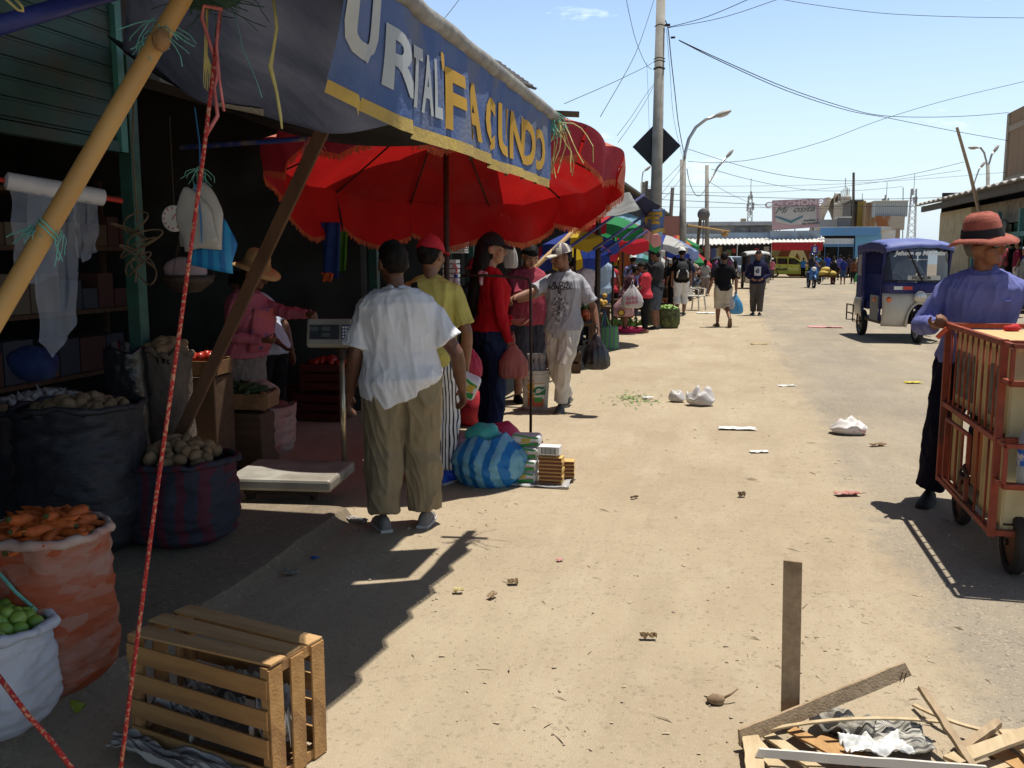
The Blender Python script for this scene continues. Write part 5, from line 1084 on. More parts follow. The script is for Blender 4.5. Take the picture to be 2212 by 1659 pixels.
mb=MB(); mb.tube([(cos(a)*.085,-.03+sin(a)*.09,1.435+.02*sin(-a)) for a in[2*pi*k/16 for k in range(17)]],.03,8); obj('hood',mb,HOOD,hm_,smooth=True)
STRI=stripe('striped_top',(.03,.03,.035),(.5,.5,.48),7,'Z')
mp('woman in black and white striped top far along the stalls',1522,569,640,.2,STRI,cloth((.2,.16,.15)),.022,sex='f',hair='tied',fat=1.15,face=False)
mp('woman in mustard blouse between the far umbrellas',1338,562,672,.6,cloth((.4,.26,.05)),BLK,sex='f',hair='tied')
mp('man in dull green tee beyond the coral top woman',1385,553,668,1.0,cloth((.06,.12,.06)),DJ)
mp('person in burgundy cap and grey top behind the bucket man',1248,560,735,.2,cloth((.16,.16,.17)),BLK,hat='cap',hatm=(cloth((.2,.03,.05)),))
mp('woman in turquoise top beside the orange board',1350,560,660,-.4,cloth((.04,.25,.28)),DJ,sex='f',hair='long')
mp('man in maroon polo under the blue and white umbrella',1428,554,652,.8,cloth((.18,.03,.05)),DGR)
mp('woman in white blouse under the rainbow umbrellas',1442,560,648,.3,cloth((.6,.58,.55)),BLK,sex='f',hair='tied')
mp('man in navy tee past the chair',1486,556,650,.5,cloth((.02,.03,.08)),DJ)
# ---------------------------------------------------------------- crowd at the end of the road
def far(label,px,yt,d,yaw,top,bot,**k):
    g=at_d(px,d); z=H0-(yt-548)*d/F; k.setdefault('legs','pants'); k.setdefault('shoem',(BLACK,)); k.setdefault('seed',int(px)); k.setdefault('zg',0); zg=k.pop('zg')
    g.z=zg; return person(label,g,yaw,max(1.35,min(1.8,z-zg)),.026,top=top,bot=bot,face=False,fing=False,group='people at the far end of the road',**k)
C=lambda a,b,c:cloth((a,b,c))
far('small woman in pink top by the second mototaxi',1667,562,58,.4,C(.55,.16,.2),C(.1,.09,.09),sex='f',hat='cap',hatm=(WHITE,))
far('man in grey vest and jeans right of the motorcyclist',1774,555,55,.2,C(.06,.065,.06),C(.06,.12,.3),pose=dict(eL=(-.35,0,1.15),wL=(-.42,.2,1.0)))
far('person in black jacket and dark red trousers pushing a handcart',1799,558,50,.3,C(.02,.02,.022),C(.16,.03,.04),fat=1.15,sleeve='long')
far('woman in blue top and denim shorts walking away',1820,556,50,-.1,C(.03,.05,.25),C(.06,.1,.2),sex='f',legs='shorts',fat=1.1)
far('person in white sleeved blue top behind the denim shorts',1813,551,58,.1,C(.12,.12,.4),BLK)
far('man in royal blue shirt facing the blue shop',1785,549,60,.3,C(.03,.06,.4),BLK)
far('man in turquoise shirt beside the parking sign',1768,550,62,.1,C(.04,.2,.26),DJ)
far('person in blue cap and blue shirt behind the motorcyclist',1761,555,60,.2,C(.04,.12,.4),DJ,hat='cap',hatm=(M('cap_blue',(.05,.2,.5)),))
far('person in sky blue shirt left of the motorcyclist',1734,557,64,.1,C(.05,.2,.5),BLK)
far('woman with tan backpack and dark leggings carrying green bag',1842,559,51,.2,C(.2,.08,.04),C(.03,.03,.035),sex='f')
far('person in cream shirt at the corner of the blue shop',1853,547,60,.6,C(.45,.38,.28),DJ)
far('dark clothed person in the doorway of the blue shop',1832,552,63,.4,C(.05,.04,.05),BLK)
far('person in black under the red valance, left',1668,554,66,.9,BLK,BLK); far('person in plum shirt under the white awning',1574,556,60,.4,C(.15,.04,.1),BLK)
for i,(px,yt,d,c,lb) in enumerate(((1541,560,48,(.05,.04,.09),'person in indigo shirt near the second lamp post'),(1551,558,52,(.03,.03,.035),'person in black near the second lamp post'),(1560,563,46,(.3,.05,.05),'person in dull red behind the black tee man'),(1586,561,50,(.25,.24,.24),'person in grey shirt behind the black tee man'),(1492,556,40,(.30,.03,.05),'person in crimson beyond the parked motorbike'),(1537,566,52,(.4,.35,.3),'person in beige beside the indigo shirt'),(1485,560,42,(.1,.1,.14),'person in slate top beyond the white cap'),(1512,558,46,(.03,.03,.03),'person in black beyond the striped woman'),(1448,556,33,(.35,.2,.1),'person in ochre top under the far umbrellas'),(1439,560,30,(.05,.05,.06),'person in charcoal under the far umbrellas'),(1600,560,64,(.12,.2,.4),'person in steel blue by the parked car'),(1506,561,44,(.45,.2,.25),'person in rose top near the striped woman'),(1530,559,56,(.5,.5,.48),'person in white tee near the straight lamp'),(1566,557,58,(.04,.12,.1),'person in bottle green under the white awning'),(1545,563,62,(.35,.08,.3),'person in magenta under the white awning'),(1476,561,47,(.3,.3,.1),'person in olive yellow among the far umbrellas'),(1648,560,66,(.06,.06,.07),'person in charcoal left of the taxi'),(1800,553,63,(.5,.48,.45),'person in white shirt in the blue shop crowd'),(1846,562,60,(.1,.05,.02),'person in brown in the blue shop crowd'),(1778,560,66,(.25,.04,.05),'person in brick red in the blue shop crowd'))):
    far(lb,px,yt,d,rnd.uniform(-1,1),cloth(c),BLK,sex='mf'[i%2],hair=('short','long')[i%2])
far('man in pink shirt on the right hand platform',2161,519,31,1.2,C(.45,.09,.12),C(.1,.08,.08),zg=.4); far('person in maroon dress under the red crossbar',2190,522,30,1.4,C(.16,.015,.03),C(.5,.45,.42),zg=.4,legs='shorts')
far('grey haired man in grey tee at the right edge',2207,534,24,1.3,C(.22,.23,.21),DGR,zg=.1,hairm=M('white_hair',(.5,.5,.48))); far('person in black in the dark red stall doorway',2175,522,32,.3,BLK,BLK,zg=.4); far('person in violet beside the grey haired man',2199,540,33,.8,C(.12,.05,.3),BLK,zg=.4)
# ---------------------------------------------------------------- bags, bucket, goods on the ground
def carrybag(label,top,w,h,mat,seed,sq=.7,name='carrier_bag',cat='bag',grp=None,open_=False):
    """soft bag hanging from (or standing under) a gathered top"""
    top=V(top); mb=MB(); rg=[]; n=56
    prof=[(0,.62),(.03,.82),(.10,.97),(.3,1.0),(.5,.90),(.66,.70),(.78,.50),(.9,.27),(1,.13)]
    for t_,k in prof:
        r_=[]
        for j in range(n):
            a=2*pi*j/n; q=(abs(cos(a))**3+abs(sin(a))**3)**(-1/3)*(1+.14*noise.noise(V((cos(a)*1.5+seed,sin(a)*1.5,t_*2)))+.20*(.4-abs(noise.noise(V((cos(a)*4,sin(a)*4+seed,t_*2.2))))*1.6)+.08*(.4-abs(noise.noise(V((cos(a)*9,sin(a)*9+seed,t_*4))))*1.6))
            r_.append(V((cos(a)*w/2*k*q,sin(a)*w/2*sq*k*q,-h+h*t_+.02*h*noise.noise(V((a,seed,t_))))))
        rg.append(r_)
    mb.loft(rg); t=tag(obj(name,mb,mat,smooth=True,loc=top),label,cat,grp)
    mb=MB(); mb.tube([(-.012,0,-.03*h),(-.05*w,.01,.06),(0,0,.10),(.05*w,-.01,.06),(.012,0,-.03*h)],.008,6); obj('handle',mb,mat,t,smooth=True); return t
def drop(px,py,d): return ad(px,py,d)
BKPL=M('black_plastic',(.012,.012,.014),(.02,.02,.022),scale=7,rough=.3,bump=.6,bscale=14,spec=.6)
J=MAN4.matrix_basis@_J4['wL'] if 0 else ad(1285,714,9.55)
carrybag('black plastic bag hanging from the grey tee man hand',ad(1288,728,9.45)+V((0,0,.03)),.26,.36,BKPL,1)
REDN=M('pink_red_bag',(.50,.03,.07),(.42,.02,.05),scale=7,rough=.45,bump=.5,bscale=14,transl=.15)
carrybag('glossy crimson bag hanging behind the yellow tee man',ad(1003,738,7.4),.27,.30,REDN,2); 
mb=MB(); mb.ell((0,0,.19),(.15,.13,.2),16,12); mb.v=[v*(1+.06*noise.noise(v*8)) for v in mb.v]; solo('net_sack',mb,M('red_onion_net',(.35,.015,.025),(.22,.01,.015),scale=16,pat='vor',rough=.7),'red onion net sack standing behind the umbrella pole','sack',loc=gp(1012,920),smooth=True)
PKB=M('dusty_pink_bag',(.42,.14,.11),(.34,.11,.09),scale=6,rough=.6,bump=.4,bscale=14)
carrybag('dusty pink handbag held by the woman in red',HANDW+V((.03,-.02,.0)),.26,.30,PKB,3,.45)
# toilet paper pack
PACKW=M('pack_white',(.62,.62,.6),(.55,.55,.54),scale=8,rough=.35,bump=.25,bscale=18); PGR=M('pack_green',(.02,.22,.05),rough=.4); PYE=M('pack_gold',(.5,.36,.04),rough=.4); PRD=M('pack_red',(.5,.05,.04),rough=.4)
def paperpack(label,loc,rot,L_=.22,H_=.12,W_=.20,grp=None,lettering='ZUS'):
    mb=MB(); n=6
    mb.box((0,0,0),(L_,W_,H_)); t=tag(obj('paper_pack',mb,PACKW,loc=loc,bevel=.03),label,'paper pack',grp); t.rotation_euler=rot
    t.modifiers[0].segments=4
    for z,mt,hh in((-.34,PGR,.26),(-.17,PRD,.04),(.42,PGR,.14)):
        mb=MB(); mb.grid(lambda u,v_:V((-L_*.42+L_*.84*u,-W_/2-.003,H_*(z-hh/2+hh*v_)+H_*.13*sin(u*3+z*4))),10,1); obj('printed_band',mb,mt,t,fixn=False)
    mb=place2d(text_mb(lettering,H_*.42,.006,shear=.2),V((0,-W_/2-.005,H_*.08)),(1,0,.12),(0,0,1)); obj('lettering',mb,PYE,t); return t
paperpack('white and green toilet paper pack hanging from a hand',pk+V((.02,-.02,-.10)),(.35,.42,.25),.20,.17,.12)
# striped market bag and neighbours
BLW=M('blue_striped_plastic',(.02,.20,.55),(.20,.48,.66),scale=3.1,pat='stripe',axis='X',ramp=(.42,.58),rough=.45,bump=.45,bscale=14,transl=.25,rot=(0,0,.3))
def floorbag(label,px,py,w,h,mat,seed,sq=.85,col=.5,name='market_bag',neck=True):
    p=gp(px,py); mb=MB(); rg=[]; n=72
    for i in range(33):
        t_=i/32; k=(.80+.9*t_*(1-t_)*1.6)*(1-.35*max(0,t_-.6)/.4)
        r_=[]
        for j in range(n):
            a=2*pi*j/n; q=1+.09*noise.noise(V((cos(a)*1.7+seed,sin(a)*1.7,t_*2.2)))+.16*(.35-abs(noise.noise(V((cos(a)*3.3+t_*3,sin(a)*3.3+seed,t_*4)))))+.07*(.35-abs(noise.noise(V((cos(a)*8+t_*5,sin(a)*8+seed,t_*9)))))
            r_.append(V((cos(a)*w/2*k*q,sin(a)*w/2*sq*k*q,h*t_*(1+.10*(noise.noise(V((cos(a)*1.5,sin(a)*1.5,seed)))))+(.05*h*t_*noise.noise(V((a*3,seed,1)))))))
        rg.append(r_)
    c=sum(rg[-1],V((0,0,0)))/n
    rg.append([c+(v-c)*.7-V((0,0,.03)) for v in rg[-1]]); rg.append([c+(v-c)*.2-V((0,0,.0)) for v in rg[-1]])
    mb.loft(rg); return solo(name,mb,mat,label,'bag',loc=p,smooth=True)
floorbag('plump blue and pale blue striped market bag on the ground',1056,1043,.46,.36,BLW,4)
floorbag('crumpled translucent pinkish white bag left of the blue striped bag',990,1018,.32,.27,M('pale_pink_plastic',(.46,.38,.40),(.38,.31,.33),scale=6,rough=.35,bump=.6,bscale=13,transl=.3),5)
mb=MB(); mb.ell((0,0,.07),(.13,.10,.09),14,10); mb.v=[v*(1+.15*noise.noise(v*12)) for v in mb.v]; solo('teal_bag',mb,M('mint_plastic',(.05,.38,.34),(.08,.45,.42),scale=9,rough=.4,bump=.5,bscale=16,transl=.2),'mint green bag peeping out of the striped market bag','bag',loc=gp(1056,1043)+V((-.05,.02,.28)),smooth=True)
mb=MB(); mb.ell((0,0,.13),(.13,.12,.15),14,10); mb.v=[v*(1+.15*noise.noise(v*10)) for v in mb.v]; solo('net_bag',mb,M('hot_pink_bag',(.50,.05,.12),(.4,.03,.08),scale=10,rough=.6),'hot pink bag behind the striped market bag','bag',loc=gp(1090,985),smooth=True)
mb=MB(); mb.ell((0,0,.06),(.14,.09,.06),12,8); mb.v=[v*(1+.2*noise.noise(v*14)) for v in mb.v]; solo('cobalt_bag',mb,M('cobalt_bag',(.01,.05,.4),rough=.5),'cobalt blue plastic bag left of the pinkish bag','bag',loc=gp(958,1040),smooth=True)
# packs and matchboxes for sale
g0=gp(1150,1045); mb=MB(); mb.grid(lambda u,v_:V((-.24+.52*u+.02*noise.noise(V((v_*5,u*5,0))),-.12+.34*v_,.012+.012*noise.noise(V((u*6,v_*6,2)))+.06*max(0,u-.85)*6*max(0,.5-abs(v_-.4)))),16,10); solo('plastic_sheet',mb,M('clear_sheet',(.6,.6,.6),(.5,.5,.5),scale=9,rough=.25,alpha=.6),'thin clear plastic sheet under the paper packs','sheet',loc=g0,smooth=True,solid=.003)
for i,(x,z,y) in enumerate(((0,0,0),(0,1,0),(.0,2,.03),(0.01,3,.05))):
    paperpack(('lowest','second','third','topmost')[i]+' green and white paper pack in the floor stack',g0+V((-.07+x,.03+y,.055+.085*z)),(0,0,.05*(i-1)),.22,.085,.16,'paper packs stacked on the ground',('Luz','Roy','Luz','Roy')[i])
MBX=M('matchbox_side',(.16,.045,.02),(.11,.03,.015),scale=20,rough=.6); MBY=M('matchbox_edge',(.55,.36,.12),rough=.6)
def matchbox(label,loc,rz):
    mb=MB(); mb.box((0,0,0),(.17,.10,.026)); t=tag(obj('matchbox_pack',mb,MBY,loc=loc,bevel=.002),label,'matchbox pack','matchbox packs stacked beside the paper packs'); t.rotation_euler=(0,0,rz)
    mb=MB(); mb.box((0,-.0515,0),(.168,.002,.017)); obj('striking_strip',mb,MBX,t); return t
names=('bottom','second','third','fourth','fifth','sixth','top')
for i in range(7): matchbox(names[i]+' matchbox pack of the front stack',g0+V((.14+.004*(i%2),-.01,.035+.0275*i)),.04*((i*5)%3-1))
for i in range(5): matchbox(names[i]+' matchbox pack of the rear stack' if i<4 else 'top matchbox pack of the rear stack',g0+V((.20,.13,.035+.0275*i)),.1+.05*(i%2))
mb=MB(); mb.box((0,0,0),(.15,.10,.06)); t=tag(obj('barcode_carton',mb,WHITE,loc=g0+V((.13,-.01,.26)),bevel=.002),'small white carton with barcode on the front matchbox stack','carton')
mb=MB(); 
for i in range(11): mb.box((-.05+.010*i,-.051,0),(.003+.003*(i%3==0),.002,.045))
obj('barcode',mb,EYED,t)
# bent metal rod stand
rb=gp(1146,962); tp=ad(1144,598,rb.y/.975); x_=V((cr.x,cr.y,0))
def zat(px,py): return V((rb.x,rb.y,0))+cr*((px-1146)/F*(rb-CAM).dot(cf))+V((0,0,H0-(py-548)/F*(rb-CAM).dot(cf)))
mb=MB(); mb.tube([zat(1146,962),zat(1147,800),zat(1145,612),zat(1140,601),zat(1128,598),zat(1060,593),zat(1000,594)],.0125,8); solo('bent_rod',mb,DARKM,'dark bent iron rod standing among the floor goods','rod',smooth=True)
mb=MB(); mb.ell((0,0,.03),(.10,.08,.05),14,8); mb.v=[v*(1+.3*noise.noise(v*20)) for v in mb.v]; solo('red_net',mb,M('red_net',(.42,.03,.03),(.3,.02,.02),scale=60,pat='vor'),'crumpled red net at the foot of the bent rod','net',loc=rb,smooth=True)
# bottle hanging
c=ad(985,628,7.2); t=thing('hanging_bottle','clear water bottle of pink cloth hanging upside down by the pole','bottle',c)
mb=MB(); mb.lathe([(.012,.13),(.013,.10),(.03,.06),(.036,.03),(.036,-.06),(.033,-.08),(.036,-.10),(.03,-.13),(.001,-.13)],16); obj('body',mb,M('bottle_milky',(.45,.38,.38),(.36,.28,.29),scale=12,rough=.2,alpha=.85),t,smooth=True)
mb=MB(); mb.lathe([(.016,.10),(.016,.125),(.001,.125)],12); obj('cap',mb,M('bottle_cap_blue',(.02,.03,.2)),t)
mb=MB(); mb.tube([(0,0,.12),(.01,0,.17),(-.01,0,.21),(-.02,0,.17)],.009,6); obj('hook',mb,CORDP,t)
obj('lettering',place2d(text_mb('CIELO',.032,.001),V((0,-.04,.0)),(1,0,0),(0,0,1)),M('navy_print',(.02,.02,.1)),t)
# hanging foam boxes / poly bags near pole
for px,py,d,w_,h_,lb in((988,532,9.3,.2,.14,'upper stack of white foam trays hanging behind the umbrella pole'),(975,590,9.4,.15,.28,'lower tall pack of white foam trays behind the pole')):
    c=ad(px,py,d); t=thing('foam_trays',lb,'trays',c)
    mb=MB()
    for i in range(6): mb.box((0,0,-h_/2+h_/6*(i+.5)),(w_*(1-.04*(i%2)),.14,h_/6*.8))
    obj('tray_stack',mb,WHITE,t,bevel=.006)
    mb=MB(); mb.tube([(0,0,h_/2),(0,0,h_/2+.15)],.003,4); obj('string',mb,CORDG,t)
carrybag('white poly bag hanging right of the black cap',ad(1103,520,9.2),.14,.27,POLYW,8,.4)
# bucket
g=gp(1157,884); t=thing('paint_bucket','dirty white paint bucket with colourful label and wire handle','bucket',g,.1)
mb=MB(); mb.lathe([(.125,0),(.130,.02),(.148,.37),(.156,.375),(.156,.39),(.150,.392),(.150,.405),(.157,.41),(.157,.43),(.150,.432),(.143,.43),(.138,.36),(.122,.03),(.001,.03)],32); obj('shell',mb,M('bucket_white',(.50,.47,.42),(.40,.36,.30),scale=5,rough=.5,c3=(.24,.18,.12)),t,smooth=40)
def cyl(a,z): r=.1285+.0183*z/.37+.003; return V((sin(a)*r,-cos(a)*r,z))
def label_panel(a0,a1,z0,z1,mat,nm='label_panel',o=0): 
    mb=MB(); mb.grid(lambda u,v_:cyl(a0+(a1-a0)*u,z0+(z1-z0)*v_)*(1)+V((sin(a0+(a1-a0)*u)*o,-cos(a0+(a1-a0)*u)*o,0)),12,2); obj(nm,mb,mat,t,smooth=True,fixn=False)
label_panel(-.55,.75,.05,.30,M('label_yellow',(.5,.33,.05),(.45,.2,.04),scale=10,rough=.4)); label_panel(-.55,.75,.05,.14,M('label_red',(.45,.06,.03),(.4,.1,.03),scale=12,rough=.4),o=.0015); label_panel(.0,.8,.13,.29,M('label_pale',(.6,.58,.5),rough=.4),o=.0022); label_panel(.0,.62,.10,.15,M('label_green',(.05,.25,.04),rough=.4),o=.003)
mb=text_mb('Cil',.12,.006,shear=.2,cut=.02); 
mb.v=[cyl(.36+v.x/.14,.215+v.y)*1+V((sin(.36+v.x/.14)*.005,-cos(.36+v.x/.14)*.005,0)) for v in mb.v]; obj('lettering',mb,M('label_darkgreen',(.015,.15,.05)),t,fixn=False)
mb=text_mb('calidad',.028,.001); mb.v=[cyl(-.28+v.x/.14,.325+v.y) for v in mb.v]; obj('lettering',mb,PRD,t,fixn=False)
mb=MB(); mb.tube([(.158*cos(a),-.03-.165*sin(a)*.9,.37-.17*sin(a)) for a in[pi*k/20 for k in range(21)]],.004,6); obj('handle',mb,WHITE,t,smooth=True)
mb=MB()
for k in range(3): 
    x=-.05+.055*k; mb.loft([[V((x+cos(a)*w_+.015*noise.noise(V((a,z*9,k))),.02*k-.02+sin(a)*w_*.7,z)) for a in[2*pi*i/10 for i in range(10)]] for z,w_ in((.36,.05),(.44,.055),(.5,.03),(.53,.02),(.57,.04),(.60,.045))])
obj('poly_bags',mb,POLYW,t,smooth=True)
# green woven shopper, white/red-print bags, blue bag, basket, chair
GW=M('green_woven_bag',(.09,.30,.10),(.12,.16,.17),scale=4.2,pat='stripe',axis='X',ramp=(.40,.6),rough=.6,bump=.5,bscale=90)
g=gp(1313,754); t=thing('woven_shopper','green and grey woven shopping bag standing on the ground','bag',g)
mb=MB(); rg=[]
for i in range(12):
    u=i/11; rg.append([V((cos(a)*(.20-.02*u)*(1+.06*noise.noise(V((cos(a)*2,u*3,1)))),sin(a)*(.11-.05*u),.40*u*(1+.06*noise.noise(V((cos(a),sin(a),3)))))) for a in[2*pi*k/28 for k in range(28)]])
mb.loft(rg); obj('bag_body',mb,GW,t,smooth=True)
mb=MB(); mb.tube([(-.12,-.02,.38),(-.09,-.02,.55),(-.05,0,.62),(-.01,-.02,.5),(.02,-.02,.38)],.012,6); obj('handle',mb,GW,t,smooth=True)
SHW=M('white_bag_print',(.60,.57,.58),(.5,.45,.47),scale=8,rough=.4,bump=.4,bscale=14,transl=.2); PKW=M('pale_pink_bag2',(.55,.32,.33),(.48,.28,.3),scale=6,rough=.4,bump=.4,bscale=14,transl=.2)
b1=carrybag('white shopping bag with faint red lettering held by the coral top woman',ad(1366,615,19.1),.42,.48,SHW,11,.5)
mb=text_mb('ROSA\nMARIA',.09,.002,shear=.2); place2d(mb,V((0,-.14,-.32)),(1,0,.1),(0,0,1)); wrap(mb,b1.data,(0,1,0),.006); obj('lettering',mb,M('pink_print',(.5,.1,.15)),b1,fixn=False)
b1=carrybag('pale pink shopping bag with round emblem below the white one',ad(1347,640,19.3),.45,.42,PKW,12,.5)
for dx,dz,sc in((-.02,-.33,.07),): mb=MB(); mb.lathe([(.075,0),(.075,.004),(.001,.004)],16,(0,0,0)); mb.xf(Matrix.Translation((dx,-.19,dz))@Matrix.Rotation(pi/2,4,'X')); obj('emblem',mb,M('emblem_brown',(.12,.05,.02)),b1); mb=MB(); mb.lathe([(.05,.006),(.05,.009),(.001,.009)],16); mb.xf(Matrix.Translation((dx,-.19,dz))@Matrix.Rotation(pi/2,4,'X')); obj('emblem',mb,M('emblem_gold',(.55,.38,.06)),b1)
carrybag('bulky light blue carrier bag in the black tee man right hand',BAG3+V((.0,-.02,-.07)),.31,.45,M('light_blue_plastic',(.08,.35,.62),(.2,.5,.72),scale=4,rough=.4,bump=.5,bscale=14,transl=.3),13,.6)
carrybag('white carrier bag held beside the light blue one',BAG3+V((-.12,-.06,-.07)),.22,.34,SHW,14,.6)
carrybag('green carrier bag at the far woman side',ad(1857,585,50.8),.5,.6,M('green_plastic',(.06,.35,.12),rough=.4,transl=.2),15,.6)
g=gp(1440,708); t=thing('lime_basket','round dark wicker basket brimming with limes','basket',g)
mb=MB(); mb.lathe([(.24,0),(.29,.1),(.30,.28),(.28,.44),(.25,.44),(.26,.3),(.001,.3)],28); obj('wicker',mb,M('dark_wicker',(.10,.12,.04),(.04,.045,.02),scale=22,pat='vor',rough=.7,bump=.6,bscale=50),t,smooth=40)
LM2=M('far_lime',(.30,.42,.06),(.22,.34,.05),scale=9,rough=.5)
heap(lime,40,g+V((0,0,.42)),.24,.24,.07,31,'lime piled in the far wicker basket','lime','limes in the wicker basket',1.2,1.5)
PLC=M('white_plastic_chair',(.58,.55,.48),(.5,.47,.41),scale=6,rough=.45); g=gp(1502,670)
t=thing('plastic_chair','white plastic chair standing empty beside the stalls','chair',g,-2.0)
mb=MB(); mb.box((0,0,.42),(.44,.42,.035)); obj('seat',mb,PLC,t,bevel=.015)
mb=MB()
for k in range(6): x=-.17+.068*k; mb.beam((x,-.20,.44),(x*1.15,-.34,.88),.035,.015)
mb.beam((-.23,-.34,.88),(.23,-.34,.88),.06,.025); mb.beam((-.22,-.2,.42),(-.24,-.35,.9),.05,.03); mb.beam((.22,-.2,.42),(.24,-.35,.9),.05,.03); obj('backrest',mb,PLC,t,bevel=.006)
for x in(-1,1):
    for y in(-1,1): mb=MB(); mb.beam((x*.19,y*.18,.42),(x*.23,y*.23,0),.05,.035); obj('leg',mb,PLC,t,bevel=.006)
    mb=MB(); mb.tube([(x*.23,.2,.42),(x*.25,.2,.62),(x*.25,-.1,.66),(x*.24,-.29,.64)],.018,6); obj('armrest',mb,PLC,t,smooth=True)
# produce on the ground by the mid stalls
g=gp(1350,716); mb=MB(); mb.lathe([(.30,0),(.36,.10),(.33,.10),(.28,.02),(.001,.02)],24); solo('pink_basin',mb,M('magenta_plastic',(.5,.04,.13),rough=.4),'shallow magenta basin of greens on the ground','basin',loc=g+V((.1,-.2,0)),smooth=40)
LEAF=M('leafy_green',(.05,.14,.03),(.09,.2,.04),scale=10,rough=.6)
q=random.Random(8); mb=MB()
for i in range(150):
    c=V((q.gauss(0,.26),q.gauss(0,.18),.1+abs(q.gauss(0,.06)))); d=V((q.uniform(-1,1),q.uniform(-1,1),q.uniform(.1,1))).normalized(); s=d.cross(V((q.random(),q.random(),.3))).normalized(); mb.add([c,c+d*.06+s*.03,c+d*.13,c+d*.06-s*.03],[(0,1,2,3)])
solo('greens_pile',mb,LEAF,'heap of leafy greens piled beside the magenta basin','greens',loc=g+V((-.1,.1,0)),fixn=False)
for i,(px,py,d,c,lb) in enumerate(((1432,640,26,(.5,.12,.02),'far crate heaped with orange fruit by the stalls'),(1210,740,13,(.03,.06,.02),'low crate of dark green limes behind the bucket'),(1290,650,23,(.45,.1,.02),'crate of orange fruit behind the stooping woman'))):
    g=at_d(px,d); slatbox('fruit_crate',lb,g,.2,.55,.4,.3,2,RCR if i!=1 else WOODD,group=None)
    heap(fruit('round_fruit',M('fruit%d'%i,c,rough=.5),.045),18,g+V((0,0,.3)),.2,.14,.08,40+i,'round fruit heaped in the '+lb.split(' heaped')[0].split(' of ')[0]+(' of limes' if i==1 else ' of oranges')+(' by the pole' if i==2 else ''),'fruit','fruit in '+lb)
# ---------------------------------------------------------------- the cart
RF=M('cart_red_frame',(.31,.062,.03),(.22,.045,.024),scale=14,rough=.7,bump=.25,c3=(.12,.045,.03)); CB=M('cart_cream_board',(.58,.47,.24),(.48,.38,.19),scale=3,pat='wood',stretch=(3,3,.4),rough=.75,c3=(.34,.25,.13)); CT=M('cart_top_board',(.62,.44,.21),(.54,.37,.17),scale=2.5,pat='wood',stretch=(3,.4,1),rough=.6)
X0,X1,YA,YB,ZB,ZT=1.36,2.16,5.03,6.24,.24,1.21
ct=thing('vendor_cart','red barred vendor cart with cream boards and small wheels','cart',(X0,YA,0))
def C_(mb,name,mat,par=None,**k): mb.v=[v-ct.location for v in mb.v]; return obj(name,mb,mat,par or ct,**k)
mb=MB(); mb.box(((X0+X1)/2,(YA+YB)/2,ZT-.035),(X1-X0-.07,YB-YA-.05,.025)); C_(mb,'top_board',CT,bevel=.003)
mb=MB(); mb.box((X0+.055,(YA+YB)/2,.95),(.015,YB-YA-.08,.42)); C_(mb,'side_board',CB)
mb=MB(); mb.box((X0+.055,YB-.14,.48),(.015,.22,.46)); mb.box((X0+.055,YA+.24,.48),(.015,.42,.46)); mb.box((X0+.3,(YA+YB)/2,ZB+.02),(.5,YB-YA-.06,.02)); C_(mb,'side_board',CB)
mb=MB(); mb.box(((X0+X1)/2,YA+.05,.73),(X1-X0-.1,.015,.9)); C_(mb,'end_board',M('cart_end_cream',(.58,.50,.29),(.50,.42,.23),scale=3,rough=.7,c3=(.3,.22,.12)))
mb=MB(); mb.box((X0+.5,YB-.05,.73),(.6,.015,.9)); mb.box((X1-.05,(YA+YB)/2,.73),(.015,YB-YA-.1,.9)); C_(mb,'far_boards',CB)
mb=MB(); mb.box((X0+.3,YA+.62,.46),(.4,.5,.34)); C_(mb,'inner_box',M('orange_carton',(.42,.13,.04),(.34,.2,.1),scale=4,rough=.8))
mb=MB()
for z,y0,y1 in((ZT,YA,YB),(.72,YA,YB),(ZB,YA,YB)):
    for x in(X0,X1): mb.box((x,(y0+y1)/2,z),(.03,y1-y0,.03))
    for y in(YA,YB): mb.box(((X0+X1)/2,y,z),(X1-X0-.03,.03,.03))
for x in(X0,X1):
    for y in(YA,YB): mb.box((x,y,(ZB+ZT)/2),(.034,.034,ZT-ZB+.04))
C_(mb,'frame',RF,bevel=.003)
mb=MB()
for i in range(9): y=YA+.12+i*(YB-YA-.2)/8.5; mb.tube([(X0-.002,y,.735),(X0-.002,y,ZT-.012)],.006,6); 
for y in(YA+.14,YA+.34,YB-.12,YB-.22): mb.tube([(X0-.002,y,ZB+.012),(X0-.002,y,.708)],.006,6)
for i in range(5): x=X0+.12+i*.14; mb.tube([(x,YA-.002,.735),(x,YA-.002,ZT-.012)],.006,6)
C_(mb,'bars',RF,smooth=True)
dr=MB(); y0,y1=YA+.42,YB-.26
dr.beam((X0-.03,y0,ZB+.06),(X0-.03,y0,.66),.02,.02); dr.beam((X0-.03,y1,ZB+.06),(X0-.03,y1,.66),.02,.02); dr.beam((X0-.03,y0,.66),(X0-.03,y1,.66),.018,.018); dr.beam((X0-.03,y0,ZB+.06),(X0-.03,y1,ZB+.06),.018,.018)
for i in range(1,4): y=y0+(y1-y0)*i/4; dr.tube([(X0-.03,y,ZB+.06),(X0-.03,y,.66)],.007,6)
C_(dr,'door',RF)
mb=MB(); 
for k in range(3): mb.tube([(X0-.045+.012*sin(a*2+k),YA+.42+cos(a+k)*.05,.46+sin(a)*.035-.01*k) for a in[2*pi*i/12 for i in range(13)]],.008,5)
C_(mb,'latch_tie',M('dark_rubber_tie',(.05,.03,.025),rough=.8),smooth=True)
for y,w_ in((YB-.28,.42),(YA+.24,.28)): mb=MB(); mb.box((X0+.045,y,.93),(.006,w_,.27)); C_(mb,'mesh_window',M('grey_mesh',(.10,.09,.075),(.16,.145,.12),scale=18,pat='vor',rough=.8))
